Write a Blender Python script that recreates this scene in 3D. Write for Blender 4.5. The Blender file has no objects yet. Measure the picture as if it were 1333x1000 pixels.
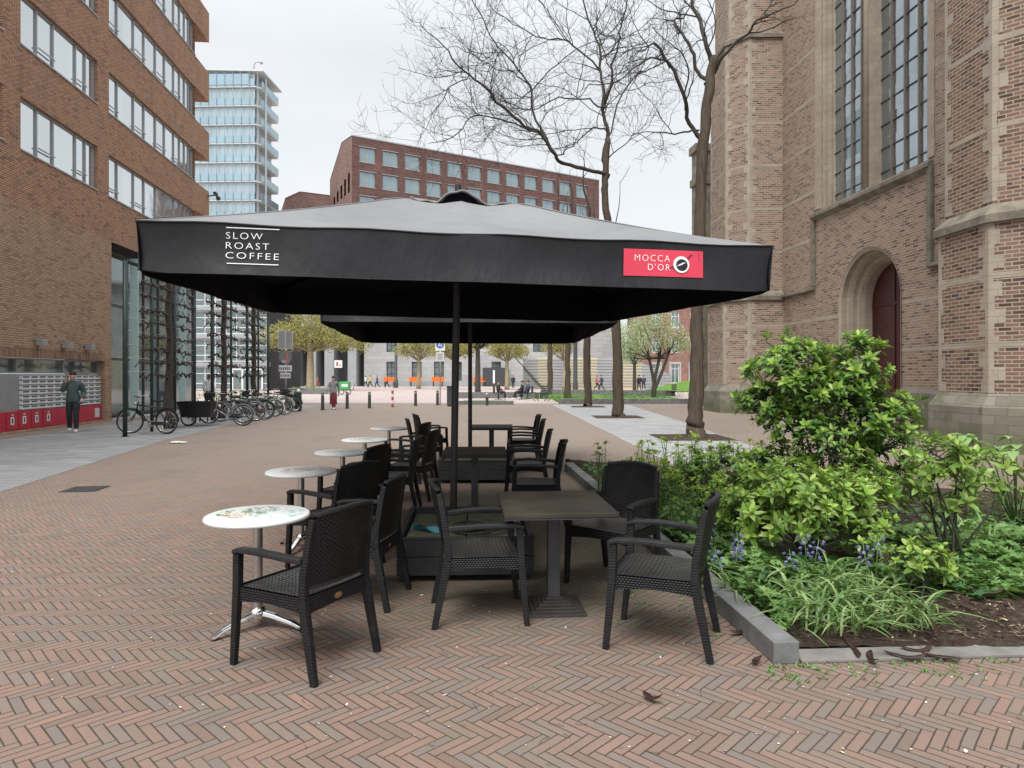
import bpy, bmesh, math, random
import numpy as np
from mathutils import Vector, Matrix, noise
R = math.radians
V = Vector
SC = bpy.context.scene
COL = SC.collection
# camera model of the place: eye 1.62 m above the paving, looking level along +Y
F, CX, HZ, H = 880.0, 666.5, 490.0, 1.62
def G(px, py):
    Y = F*H/(py-HZ); return V(((px-CX)/F*Y, Y, 0))
def at(px, py, Y):
    return V(((px-CX)/F*Y, Y, H+(HZ-py)/F*Y))

# ------------------------------------------------------------------ mesh builder
class MB:
    def __init__(s): s.v=[]; s.f=[]; s.mi=[]; s.sm=[]
    def add(s, vs, fs, mi=0, sm=False):
        o=len(s.v); s.v += [V(p) for p in vs]
        for f in fs: s.f.append([i+o for i in f]); s.mi.append(mi); s.sm.append(sm)
        return s
    def quad(s, a,b,c,d, mi=0): return s.add([a,b,c,d],[(0,1,2,3)],mi)
    def box(s, x0,x1,y0,y1,z0,z1, mi=0):
        return s.add([(x0,y0,z0),(x1,y0,z0),(x1,y1,z0),(x0,y1,z0),(x0,y0,z1),(x1,y0,z1),(x1,y1,z1),(x0,y1,z1)],
          [(3,2,1,0),(4,5,6,7),(0,1,5,4),(1,2,6,5),(2,3,7,6),(3,0,4,7)],mi)
    def obox(s, c, size, rz=0, mi=0, M=None):
        m = M or Matrix.Rotation(rz,3,'Z'); a,b,h=[q/2 for q in size]; c=V(c)
        vs=[c+m@V((x*a,y*b,z*h)) for z in(-1,1) for x,y in((-1,-1),(1,-1),(1,1),(-1,1))]
        return s.add(vs,[(3,2,1,0),(4,5,6,7),(0,1,5,4),(1,2,6,5),(2,3,7,6),(3,0,4,7)],mi)
    def prism(s, poly, z0, z1, mi=0, cap=True):
        n=len(poly)
        vs=[(p[0],p[1],z0) for p in poly]+[(p[0],p[1],z1) for p in poly]
        fs=[(i,(i+1)%n,n+(i+1)%n,n+i) for i in range(n)]
        if cap: fs += [tuple(range(n-1,-1,-1)), tuple(range(n,2*n))]
        return s.add(vs,fs,mi)
    def sweep(s, pts, prof, sc=None, ref=None, mi=0, sm=False, cap=True):
        pts=[V(p) for p in pts]; n=len(prof); m=len(pts); vs=[]; prev=None
        for i,p in enumerate(pts):
            t=(pts[min(i+1,m-1)]-pts[max(i-1,0)])
            t = t.normalized() if t.length>1e-9 else V((0,0,1))
            if ref is not None: a=t.cross(V(ref))
            elif prev is None:
                a=t.cross(V((0,0,1)) if abs(t.z)<.9 else V((1,0,0)))
            else: a=prev-t*prev.dot(t)
            if a.length<1e-6: a=t.cross(V((1,.3,.1)))
            a.normalize(); b=a.cross(t); prev=a
            k = 1 if sc is None else sc[i]
            ka,kb = k if isinstance(k,tuple) else (k,k)
            vs += [p+a*(q[0]*ka)+b*(q[1]*kb) for q in prof]
        fs=[(i*n+j, i*n+(j+1)%n, (i+1)*n+(j+1)%n, (i+1)*n+j) for i in range(m-1) for j in range(n)]
        s.add(vs,fs,mi,sm)
        if cap: s.f += [[len(s.v)-n*m+j for j in range(n-1,-1,-1)],[len(s.v)-n+j for j in range(n)]]; s.mi+=[mi,mi]; s.sm+=[False,False]
        return s
    def tube(s, pts, r, n=8, mi=0, cap=True, sm=True):
        pr=[(math.cos(2*math.pi*k/n),math.sin(2*math.pi*k/n)) for k in range(n)]
        rs=r if isinstance(r,(list,tuple)) else [r]*len(pts)
        return s.sweep(pts,pr,list(rs),None,mi,sm,cap)
    def bar(s, pts, w, h, ref=(0,0,1), mi=0, sc=None):
        return s.sweep(pts,[(-w/2,-h/2),(w/2,-h/2),(w/2,h/2),(-w/2,h/2)],sc,ref,mi)
    def lathe(s, prof, c=(0,0,0), n=24, mi=0, sm=True):
        c=V(c); vs=[]; m=len(prof)
        for r,z in prof: vs+=[c+V((r*math.cos(2*math.pi*k/n),r*math.sin(2*math.pi*k/n),z)) for k in range(n)]
        s.add(vs,[(i*n+k,i*n+(k+1)%n,(i+1)*n+(k+1)%n,(i+1)*n+k) for i in range(m-1) for k in range(n)],mi,sm)
        if prof[0][0]>1e-4: s.add(vs[:n],[tuple(range(n-1,-1,-1))],mi)
        if prof[-1][0]>1e-4: s.add(vs[-n:],[tuple(range(n))],mi)
        return s
    def ball(s, c, r, n=10, mi=0):
        rx,ry,rz = r if isinstance(r,tuple) else (r,r,r); c=V(c); vs=[]; m=max(4,n//2)
        for i in range(m+1):
            a=math.pi*i/m
            vs+=[c+V((rx*math.sin(a)*math.cos(2*math.pi*k/n),ry*math.sin(a)*math.sin(2*math.pi*k/n),-rz*math.cos(a))) for k in range(n)]
        return s.add(vs,[(i*n+k,i*n+(k+1)%n,(i+1)*n+(k+1)%n,(i+1)*n+k) for i in range(m) for k in range(n)],mi,True)
    def grid(s, fn, nu, nv, mi=0, sm=True):
        vs=[fn(i/nu,j/nv) for j in range(nv+1) for i in range(nu+1)]
        return s.add(vs,[(j*(nu+1)+i,j*(nu+1)+i+1,(j+1)*(nu+1)+i+1,(j+1)*(nu+1)+i) for j in range(nv) for i in range(nu)],mi,sm)
    def torus(s, c, ax, R0, r, n=28, m=6, mi=0):
        ax=V(ax).normalized(); a=ax.cross(V((0,0,1)) if abs(ax.z)<.9 else V((1,0,0))).normalized(); b=ax.cross(a); c=V(c); vs=[]
        for i in range(n):
            t=2*math.pi*i/n; d=a*math.cos(t)+b*math.sin(t)
            vs+=[c+d*(R0+r*math.cos(2*math.pi*j/m))+ax*(r*math.sin(2*math.pi*j/m)) for j in range(m)]
        return s.add(vs,[(i*m+j,((i+1)%n)*m+j,((i+1)%n)*m+(j+1)%m,i*m+(j+1)%m) for i in range(n) for j in range(m)],mi,True)
    def build(s, name, mats, parent=None, bevel=0, loc=None, rz=0, weld=False):
        me=bpy.data.meshes.new(name); me.from_pydata([tuple(p) for p in s.v],[],s.f)
        for m in (mats if isinstance(mats,(list,tuple)) else [mats]): me.materials.append(m)
        me.polygons.foreach_set('material_index',s.mi); me.polygons.foreach_set('use_smooth',s.sm)
        me.update()
        if bevel or weld:
            bm=bmesh.new(); bm.from_mesh(me)
            if weld: bmesh.ops.remove_doubles(bm,verts=bm.verts,dist=1e-5)
            if bevel:
                es=[e for e in bm.edges if len(e.link_faces)==2 and e.calc_face_angle(0)>.5]
                bmesh.ops.bevel(bm,geom=es,offset=bevel,segments=2,profile=.6,affect='EDGES',clamp_overlap=True)
            bm.to_mesh(me); bm.free()
        me.uv_layers.new(name='UVMap'); nl=len(me.loops); npol=len(me.polygons)
        nr=np.zeros(npol*3,'f'); me.polygons.foreach_get('normal',nr); lt=np.zeros(npol,'i'); me.polygons.foreach_get('loop_total',lt)
        vi=np.zeros(nl,'i'); me.loops.foreach_get('vertex_index',vi); co=np.zeros(len(me.vertices)*3,'f'); me.vertices.foreach_get('co',co)
        c=co.reshape(-1,3)[vi]; n_=np.repeat(nr.reshape(-1,3),lt,axis=0); fl=np.abs(n_[:,2])>.75; l=np.hypot(n_[:,0],n_[:,1])+1e-9
        uv=np.where(fl[:,None],c[:,:2],np.stack([(-n_[:,1]*c[:,0]+n_[:,0]*c[:,1])/l,c[:,2]],1)).astype('f')
        me.uv_layers[0].data.foreach_set('uv',uv.ravel())
        o=bpy.data.objects.new(name,me); COL.objects.link(o)
        if parent: o.parent=parent
        if loc is not None: o.location=loc
        if rz: o.rotation_euler.z=rz
        return o

def tag(o, label=None, cat=None, group=None, kind=None):
    if label: o['label']=label
    if cat: o['category']=cat
    if group: o['group']=group
    if kind: o['kind']=kind
    return o
def thing(name, label, cat, loc=(0,0,0), rz=0, group=None):
    o=bpy.data.objects.new(name,None); COL.objects.link(o); o.empty_display_size=.2
    o.location=loc; o.rotation_euler=(0,0,rz)
    return tag(o,label,cat,group)
def dup(root, loc, rz, label, group=None, skip=()):
    def cp(o,par):
        c=o.copy(); COL.objects.link(c)
        if par: c.parent=par
        for ch in list(o.children):
            if ch.name.split('.')[0] not in skip: cp(ch,c)
        return c
    c=cp(root,None); c.location=loc; c.rotation_euler=(root.rotation_euler.x,root.rotation_euler.y,rz); c['label']=label
    if group: c['group']=group
    return c

# ------------------------------------------------------------------ materials
class NT:
    def __init__(s, name, base=(.5,.5,.5), rough=.6, metal=0, spec=.5):
        s.m=bpy.data.materials.new(name); s.m.use_nodes=True; s.t=s.m.node_tree; s.b=s.t.nodes['Principled BSDF']
        s.b.inputs['Base Color'].default_value=(*base,1); s.b.inputs['Roughness'].default_value=rough
        s.b.inputs['Metallic'].default_value=metal; s.b.inputs['Specular IOR Level'].default_value=spec
    def n(s,typ,**k):
        n=s.t.nodes.new('ShaderNode'+typ)
        for a,b in k.items(): setattr(n,a,b)
        return n
    def put(s,sock,v):
        if isinstance(v,bpy.types.NodeSocket): s.t.links.new(v,sock)
        elif v is not None:
            sock.default_value = (*v,1) if isinstance(v,tuple) and len(v)==3 and sock.type=='RGBA' else v
    def M(s,op,a,b=None,c=None):
        n=s.n('Math',operation=op); s.put(n.inputs[0],a)
        if b is not None: s.put(n.inputs[1],b)
        if c is not None: s.put(n.inputs[2],c)
        return n.outputs[0]
    def sstep(s,x,a,b):
        n=s.n('MapRange',interpolation_type='SMOOTHSTEP'); s.put(n.inputs[0],x); n.inputs[1].default_value=a; n.inputs[2].default_value=b
        return n.outputs[0]
    def mix(s,f,a,b,mode='MIX'):
        n=s.n('MixRGB',blend_type=mode); s.put(n.inputs[0],f); s.put(n.inputs[1],a); s.put(n.inputs[2],b); return n.outputs[0]
    def fmix(s,f,a,b): # a + f(b-a)
        return s.M('MULTIPLY_ADD',s.M('SUBTRACT',b,a),f,a)
    def ramp(s,x,stops,interp='LINEAR'):
        n=s.n('ValToRGB'); s.put(n.inputs[0],x); e=n.color_ramp.elements; n.color_ramp.interpolation=interp
        while len(e)<len(stops): e.new(.5)
        for q,(p,c) in zip(e,stops): q.position=p; q.color=(*c,1)
        return n.outputs[0]
    def noise(s,scale,detail=3,vec=None,rough=.55):
        n=s.n('TexNoise'); n.inputs['Scale'].default_value=scale; n.inputs['Detail'].default_value=detail; n.inputs['Roughness'].default_value=rough
        s.put(n.inputs['Vector'],vec if vec is not None else s.obj()); return n.outputs[0]
    def obj(s): return s.n('TexCoord').outputs['Object']
    def pos(s): return s.n('NewGeometry').outputs['Position']
    def uv(s):
        x=s.n('SeparateXYZ'); s.t.links.new(s.n('TexCoord').outputs['UV'],x.inputs[0]); return x.outputs[0],x.outputs[1]
    def xyz(s,v):
        x=s.n('SeparateXYZ'); s.t.links.new(v,x.inputs[0]); return x.outputs
    def comb(s,a,b,c=0):
        x=s.n('CombineXYZ'); s.put(x.inputs[0],a); s.put(x.inputs[1],b); s.put(x.inputs[2],c); return x.outputs[0]
    def white(s,v):
        n=s.n('TexWhiteNoise',noise_dimensions='3D'); s.put(n.inputs['Vector'],v); return n.outputs['Value']
    def bump(s,h,st=.5,d=.01):
        n=s.n('Bump'); n.inputs['Strength'].default_value=st; n.inputs['Distance'].default_value=d
        s.put(n.inputs['Height'],h); s.t.links.new(n.outputs[0],s.b.inputs['Normal'])
    def col(s,c): s.put(s.b.inputs['Base Color'],c)
    def rough(s,c): s.put(s.b.inputs['Roughness'],c)

def plain(name, c, rough=.6, metal=0, var=.25, scale=6, bump=0, spec=.5):
    t=NT(name,c,rough,metal,spec)
    if var:
        n=t.noise(scale,5); lo=tuple(q*(1-var) for q in c); hi=tuple(min(1,q*(1+var)) for q in c)
        t.col(t.ramp(n,[(.25,lo),(.75,hi)]))
    if bump: t.bump(t.noise(scale*8,4),bump,.01)
    return t.m

def bond(t, w, h, mort, off=.5, wob=.0):
    """running bond on metre UVs -> (joint mask 0..1 (1=brick), per-brick random, row)"""
    u,v=t.uv()
    if wob:
        nz=t.noise(3,2); u=t.M('MULTIPLY_ADD',nz,wob,u); v=t.M('MULTIPLY_ADD',nz,wob*.5,v)
    vr=t.M('DIVIDE',v,h); row=t.M('FLOOR',vr); fv=t.M('SUBTRACT',vr,row)
    uo=t.M('ADD',t.M('DIVIDE',u,w),t.M('MULTIPLY',t.M('FLOORED_MODULO',row,2.0),off)); ci=t.M('FLOOR',uo); fu=t.M('SUBTRACT',uo,ci)
    du=t.M('MULTIPLY',t.M('MINIMUM',fu,t.M('SUBTRACT',1.0,fu)),w); dv=t.M('MULTIPLY',t.M('MINIMUM',fv,t.M('SUBTRACT',1.0,fv)),h)
    d=t.M('MINIMUM',du,dv)
    return t.sstep(d,mort*.35,mort*.75), t.white(t.comb(ci,row,.5)), row

def brickmat(name, stops, mortar, w=.215, h=.0635, mort=.011, patch=.35, patchcol=(.2,.14,.11), bump=.5, off=.5, rough=.85):
    t=NT(name,(.3,.2,.15),rough,0,.25)
    m,r,row=bond(t,w,h,mort,off,.006)
    c=t.ramp(r,stops)
    pn=t.sstep(t.noise(.55,4),.52,.72)
    c=t.mix(t.M('MULTIPLY',pn,patch),c,patchcol)
    c=t.mix(t.M('MULTIPLY',t.noise(45,3),.45),c,(.55,.5,.45),'MULTIPLY')
    mp=t.n('Mapping'); mp.inputs['Scale'].default_value=(1.1,1.1,.12); t.t.links.new(t.obj(),mp.inputs[0]); st=t.sstep(t.noise(1.2,6,mp.outputs[0],.65),.5,.75)
    c=t.mix(t.M('MULTIPLY',st,.38),c,tuple(q*.45 for q in patchcol)); c=t.mix(t.M('MULTIPLY',t.sstep(t.noise(.33,5,None,.6),.55,.7),.28),c,tuple(min(1,q*1.9) for q in patchcol))
    mo=t.mix(t.noise(2.2,3),mortar,tuple(q*.6 for q in mortar))
    t.col(t.mix(m,mo,c)); t.bump(m,bump,.006)
    return t.m

MAT={}
def mk():
    M=MAT
    # --- herringbone paving: 205 x 51 mm clinkers laid at 45 degrees
    t=NT('herringbone_clinkers',(.3,.22,.18),.8,0,.3); P=t.pos(); x,y,_=t.xyz(P)
    wn=t.n('TexNoise'); wn.inputs['Scale'].default_value=.9; wn.inputs['Detail'].default_value=2; t.put(wn.inputs['Vector'],P)
    wx,wy,_=t.xyz(wn.outputs['Color']); x=t.M('MULTIPLY_ADD',wx,.07,x); y=t.M('MULTIPLY_ADD',wy,.07,y)
    w=.0515; A,B=R(-43.5),R(46.5)
    u=t.M('DIVIDE',t.M('ADD',t.M('MULTIPLY',x,math.cos(A)),t.M('MULTIPLY',y,math.sin(A))),w)
    v=t.M('DIVIDE',t.M('ADD',t.M('MULTIPLY',x,math.cos(B)),t.M('MULTIPLY',y,math.sin(B))),w)
    i=t.M('FLOOR',u); j=t.M('FLOOR',v); fu=t.M('SUBTRACT',u,i); fv=t.M('SUBTRACT',v,j)
    k=t.M('FLOORED_MODULO',t.M('ADD',t.M('SUBTRACT',i,j),.01),8.0); k=t.M('FLOOR',k); h=t.M('LESS_THAN',k,3.5)
    k5=t.M('SUBTRACT',7.0,k)
    al=t.fmix(h,t.M('ADD',fv,k5),t.M('ADD',fu,k)); ac=t.fmix(h,fu,fv)
    ix=t.M('SUBTRACT',i,t.M('MULTIPLY',h,k)); iy=t.M('SUBTRACT',j,t.M('MULTIPLY',t.M('SUBTRACT',1.0,h),k5))
    d=t.M('MINIMUM',t.M('MINIMUM',al,t.M('SUBTRACT',4.0,al)),t.M('MINIMUM',ac,t.M('SUBTRACT',1.0,ac)))
    d=t.M('ADD',d,t.M('MULTIPLY',t.M('SUBTRACT',t.noise(60,2,P),.5),.07))
    m=t.sstep(d,.03,.10); rnd=t.white(t.comb(ix,iy,.3)); rn2=t.white(t.comb(ix,iy,7.3))
    c=t.ramp(rnd,[(0,(.165,.112,.088)),(.25,(.265,.162,.122)),(.5,(.225,.153,.121)),(.7,(.205,.166,.138)),(.88,(.16,.146,.13)),(1,(.31,.18,.135))])
    c=t.mix(.24,c,(.22,.155,.124))
    c=t.mix(t.M('MULTIPLY',rn2,.2),c,(.2,.16,.14))
    big=t.sstep(t.noise(.22,4,P),.35,.7)
    c=t.mix(t.M('MULTIPLY',big,.35),c,(.205,.165,.14))
    c=t.mix(t.sstep(t.noise(26,5,P,.7),.62,.8),c,(.2,.16,.13))
    c=t.mix(t.M('MULTIPLY',t.sstep(t.noise(4,5,P,.6),.45,.75),.3),c,(.15,.12,.10))
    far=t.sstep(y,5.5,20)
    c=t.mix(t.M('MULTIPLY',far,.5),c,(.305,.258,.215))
    vo=t.n('TexVoronoi'); vo.inputs['Scale'].default_value=5.5; t.put(vo.inputs['Vector'],P); c=t.mix(t.M('MULTIPLY',t.M('LESS_THAN',vo.outputs['Distance'],.085),.45),c,(.09,.08,.072))
    pt=t.sstep(t.noise(.75,5,P,.65),.5,.7); c=t.mix(t.M('MULTIPLY',pt,.38),c,(.15,.126,.108))
    # moss in joints; grime and painted shade under the tables, around planter and bed
    grime_shade=t.M('MULTIPLY',t.M('SUBTRACT',1.0,t.sstep(t.M('ABSOLUTE',t.M('SUBTRACT',x,.25)),.7,1.7)),t.M('MULTIPLY',t.sstep(y,3.7,5.2),t.M('SUBTRACT',1.0,t.sstep(y,9,12))))
    moss=t.M('MULTIPLY',t.sstep(t.noise(2.2,5,P,.65),.5,.68),1.0)
    jc=t.mix(moss,(.062,.050,.040),(.05,.08,.024))
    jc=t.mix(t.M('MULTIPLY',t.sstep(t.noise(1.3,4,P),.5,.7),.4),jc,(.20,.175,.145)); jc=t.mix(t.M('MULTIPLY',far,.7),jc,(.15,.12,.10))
    c=t.mix(t.M('MULTIPLY',grime_shade,t.M('MULTIPLY_ADD',t.noise(3,4,P),.7,.3)),c,(.095,.088,.06))
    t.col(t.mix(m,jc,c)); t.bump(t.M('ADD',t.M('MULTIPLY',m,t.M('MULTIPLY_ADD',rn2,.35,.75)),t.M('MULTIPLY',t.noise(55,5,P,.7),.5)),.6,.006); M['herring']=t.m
    # --- grey slabs
    def slab(name,cs,w,h,mort,mc,rough=.75):
        t=NT(name,cs[0],rough,0,.3); m,r,_=bond(t,w,h,mort,.5)
        c=t.ramp(r,[(i/(len(cs)-1),q) for i,q in enumerate(cs)])
        c=t.mix(t.M('MULTIPLY',t.noise(1.3,5),.4),c,tuple(q*.62 for q in cs[0]))
        c=t.mix(t.M('MULTIPLY',t.noise(40,3),.3),c,tuple(q*.7 for q in cs[0]))
        t.col(t.mix(m,mc,c)); t.bump(m,.35,.004); return t.m
    M['slab_left']=slab('blue_grey_slabs',[(.26,.265,.265),(.32,.325,.32),(.22,.23,.235),(.36,.36,.35)],.6,.3,.014,(.13,.125,.12))
    M['slab_right']=slab('pale_granite_slabs',[(.33,.34,.34),(.42,.42,.41),(.28,.29,.30)],.62,.31,.016,(.2,.19,.18))
    M['asphalt_pink']=plain('pink_plaza_paving',(.40,.325,.30),.85,0,.12,.6,.2)
    M['ground']=plain('pale_plaza_ground',(.42,.39,.36),.85,0,.12,.3)
    M['stone_dark']=plain('dark_basalt_kerb',(.15,.153,.152),.65,0,.42,5,.45)
    M['stone_kerb']=plain('grey_concrete_edging',(.19,.18,.165),.8,0,.2,9,.3)
    # soil
    t=NT('garden_soil',(.08,.06,.045),.95,0,.2); n=t.noise(22,8,None,.75)
    t.col(t.ramp(n,[(.3,(.03,.022,.017)),(.5,(.075,.054,.04)),(.62,(.13,.095,.07)),(.72,(.26,.21,.16))])); t.bump(n,1,.05); M['soil']=t.m
    t=NT('lawn',(.08,.16,.03),.9,0,.2); n=t.noise(5,6)
    t.col(t.ramp(n,[(.3,(.07,.15,.02)),(.7,(.13,.25,.04))])); t.bump(t.noise(60,3),.8,.03); M['lawn']=t.m
    # --- bricks
    M['brick_left']=brickmat('orange_red_brick',[(0,(.26,.165,.125)),(.12,(.45,.25,.155)),(.5,(.60,.335,.205)),(.85,(.54,.30,.19)),(1,(.40,.27,.21))],(.15,.125,.105),.215,.066,.017,.4,(.26,.17,.13))
    M['brick_left_low']=brickmat('brown_brick',[(0,(.31,.205,.145)),(.25,(.50,.31,.195)),(.7,(.57,.365,.23)),(1,(.44,.285,.195))],(.21,.18,.15),.215,.066,.016,.35,(.25,.16,.11))
    M['brick_soldier']=brickmat('soldier_course_brick',[(0,(.2,.12,.09)),(.5,(.36,.2,.13)),(1,(.42,.25,.16))],(.2,.17,.14),.062,.3,.011,.1,bump=.5,off=0)
    M['brick_church']=brickmat('old_church_brick',[(0,(.12,.078,.062)),(.25,(.25,.162,.122)),(.5,(.35,.24,.182)),(.75,(.285,.195,.15)),(.92,(.385,.26,.19)),(1,(.15,.095,.076))],(.43,.385,.315),.25,.086,.021,.3,(.25,.19,.16))
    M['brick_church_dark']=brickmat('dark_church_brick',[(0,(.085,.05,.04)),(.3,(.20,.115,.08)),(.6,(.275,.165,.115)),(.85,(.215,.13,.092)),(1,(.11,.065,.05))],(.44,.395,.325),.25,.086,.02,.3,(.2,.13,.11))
    M['brick_mid']=brickmat('dark_red_brick',[(0,(.08,.044,.04)),(.5,(.135,.07,.062)),(1,(.17,.092,.08))],(.2,.13,.115),.5,.14,.018,.3,(.15,.065,.055))
    M['brick_mid_side']=brickmat('grey_red_brick',[(0,(.16,.09,.08)),(.5,(.25,.15,.13)),(1,(.31,.19,.165))],(.26,.2,.18),.5,.14,.018,.3,(.2,.12,.1))
    M['brick_red']=brickmat('red_town_brick',[(0,(.20,.10,.08)),(.5,(.28,.15,.12)),(1,(.33,.185,.15))],(.27,.21,.18),.3,.1,.014,.2,(.3,.14,.1))
    t=NT('pale_church_sandstone',(.46,.40,.32),.85,0,.25); n=t.noise(1.5,6); m,r,_=bond(t,.5,.29,.012)
    c=t.ramp(n,[(.3,(.29,.245,.195)),(.7,(.42,.365,.295))]); c=t.mix(t.M('MULTIPLY',r,.35),c,(.33,.28,.22)); c=t.mix(t.sstep(t.noise(7,5),.55,.75),c,(.27,.235,.19))
    t.col(t.mix(m,(.26,.22,.18),c)); t.bump(m,.4,.006); M['sandstone']=t.m
    t=NT('mossy_plinth_stone',(.3,.27,.22),.9,0,.2); m,r,_=bond(t,.62,.2,.010,.37,.05); r=t.M('MULTIPLY_ADD',r,.45,t.M('MULTIPLY',t.noise(5,6,None,.7),.6)); n=t.noise(1.6,6,None,.65)
    c=t.ramp(r,[(0,(.13,.12,.097)),(.5,(.20,.183,.15)),(1,(.27,.247,.205))]); c=t.mix(t.sstep(n,.48,.66),c,(.13,.125,.075))
    z=t.xyz(t.pos())[2]; c=t.mix(t.M('MULTIPLY',t.M('SUBTRACT',1.0,t.sstep(z,.1,.75)),t.M('MULTIPLY_ADD',n,.8,.2)),c,(.10,.115,.05))
    t.col(t.mix(m,(.155,.14,.11),c)); t.bump(t.M('ADD',m,t.noise(9,6,None,.7)),.7,.015); M['plinth']=t.m
    t=NT('weathered_ledge_stone',(.3,.27,.22),.9,0,.2); n=t.noise(2.5,6,None,.65)
    t.col(t.ramp(n,[(.3,(.11,.10,.075)),(.5,(.19,.17,.135)),(.7,(.27,.24,.19))])); t.bump(t.noise(14,4),.5,.02); M['ledge']=t.m
    t=NT('grey_facade_stone',(.4,.4,.4),.8,0,.3); m,r,_=bond(t,1.5,.62,.03); t.col(t.mix(m,(.27,.27,.27),t.mix(t.M('MULTIPLY',t.noise(.8,4),.35),t.ramp(r,[(0,(.35,.355,.36)),(1,(.44,.44,.435))]),(.28,.285,.29)))); M['greystone']=t.m
    M['greystone2']=plain('blue_grey_facade_stone',(.31,.325,.34),.8,0,.12,.4)
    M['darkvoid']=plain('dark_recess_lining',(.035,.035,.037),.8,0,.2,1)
    # --- glass
    def glass(name,c,rough=.04,met=.55):
        t=NT(name,c,rough,met,.9); n=t.noise(1.1,2); t.bump(n,.05,.05); u,v=t.uv(); t.col(t.mix(t.M('MULTIPLY',t.white(t.comb(t.M('FLOOR',t.M('DIVIDE',u,.93)),0.0,t.M('FLOOR',t.M('DIVIDE',v,1.6)))),.35),c,tuple(q*.6 for q in c))); return t.m
    M['glass_sky']=glass('coated_window_glass',(.72,.76,.77),.05,.9)
    M['glass_mid']=glass('blue_green_window_glass',(.32,.42,.44),.06,.7)
    M['glass_dark']=glass('dark_window_glass',(.22,.26,.26),.05,.6)
    M['glass_church']=glass('old_leaded_glass',(.40,.45,.48),.10,.85)
    M['glass_mint']=plain('mint_frosted_glass',(.52,.70,.67),.25,0,.05,2)
    M['glass_tower']=plain('pale_blue_tower_glass',(.33,.46,.53),.12,.35,.12,.15)
    M['glass_tower2']=plain('clear_tower_glazing',(.40,.49,.53),.12,.3,.16,.15)
    M['tower_back']=plain('pale_tower_cladding',(.48,.56,.59),.5,.1,.14,.12)
    M['blind']=plain('white_window_blind',(.72,.74,.73),.8,0,.04,2)
    M['white']=plain('white_paint',(.76,.77,.77),.5,0,.04,3)
    M['white2']=plain('pale_grey_paint',(.58,.60,.60),.6,0,.05,3)
    M['alu']=plain('grey_aluminium_frame',(.33,.335,.34),.4,.3,.08,4)
    M['black']=plain('black_paint',(.018,.018,.02),.45,0,.2,8)
    M['darkgrey']=plain('dark_grey_paint',(.05,.052,.056),.5,0,.2,5)
    M['trellis']=plain('dark_green_steel',(.025,.045,.042),.45,.2,.25,6)
    M['steel']=plain('brushed_steel',(.55,.545,.53),.28,.95,.08,20)
    M['chrome']=plain('polished_aluminium',(.78,.78,.77),.14,1,.04,20)
    M['red']=plain('red_panel_paint',(.46,.02,.05),.5,0,.08,2)
    M['redpaint']=plain('signal_red',(.55,.04,.03),.5,0,.05,4)
    t=NT('dark_red_door_boards',(.12,.018,.018),.45,0,.5); u,v=t.uv(); f=t.M('FRACT',t.M('DIVIDE',u,.155)); m=t.sstep(t.M('MINIMUM',f,t.M('SUBTRACT',1.0,f)),.03,.09)
    c=t.mix(t.noise(2,5),(.085,.009,.009),(.045,.007,.007)); t.col(t.mix(m,(.008,.003,.003),c)); t.bump(m,.8,.01); M['door']=t.m
    M['orange']=plain('orange_bench_paint',(.75,.16,.02),.5,0,.05,4)
    M['blue']=plain('sign_blue',(.02,.10,.42),.45,0,.03,4)
    M['green']=plain('green_plastic',(.05,.33,.09),.5,0,.1,4)
    M['scooter']=plain('dark_green_scooter_paint',(.03,.07,.06),.25,.1,.1,4)
    # --- fabric
    t=NT('faded_canopy_fabric',(.3,.3,.3),.75,0,.35); n=t.noise(1.1,5,None,.6); n2=t.noise(120,2)
    c=t.ramp(n,[(.3,(.17,.172,.175)),(.7,(.235,.237,.24))]); t.col(t.mix(t.M('MULTIPLY',n2,.12),c,(.1,.1,.1)))
    ob=t.obj(); mp=t.n('Mapping'); mp.inputs['Scale'].default_value=(2,9,1); t.t.links.new(ob,mp.inputs[0]); cre=t.n('Mapping'); cre.inputs['Scale'].default_value=(.9,7,1); cre.inputs['Rotation'].default_value=(0,0,.35); t.t.links.new(ob,cre.inputs[0]); t.bump(t.M('ADD',t.noise(1.2,3,mp.outputs[0]),t.M('MULTIPLY',t.noise(1.0,6,cre.outputs[0],.7),.6)),.4,.05); M['canopy']=t.m
    t=NT('black_valance_fabric',(.02,.021,.024),.5,0,.3); n=t.noise(2,4); t.col(t.ramp(n,[(.3,(.008,.0085,.010)),(.75,(.019,.0195,.023))]))
    mp=t.n('Mapping'); mp.inputs['Scale'].default_value=(1.6,1.6,.8); t.t.links.new(t.obj(),mp.inputs[0]); t.bump(t.noise(1.7,4,mp.outputs[0]),.5,.06); M['valance']=t.m
    M['lining']=plain('black_canopy_lining',(.006,.006,.009),.9,0,.2,3,0,.1)
    t=NT('cracked_red_print',(.62,.045,.085),.55,0,.35); n=t.noise(16,4); M['print_red']=t.m
    mp=t.n('Mapping'); mp.inputs['Scale'].default_value=(6,6,2.2); mp.inputs['Rotation'].default_value=(0,R(25),0); t.t.links.new(t.obj(),mp.inputs[0])
    vo=t.n('TexVoronoi',feature='DISTANCE_TO_EDGE'); vo.inputs['Scale'].default_value=1.5; t.t.links.new(mp.outputs[0],vo.inputs['Vector'])
    cr=t.M('MULTIPLY',t.M('LESS_THAN',vo.outputs['Distance'],.02),t.M('GREATER_THAN',t.noise(2.5,2),.56))
    t.col(t.mix(cr,(.60,.045,.085),(.16,.02,.03)))
    M['print_white']=plain('white_print',(.80,.80,.78),.6,0,.06,12)
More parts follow.
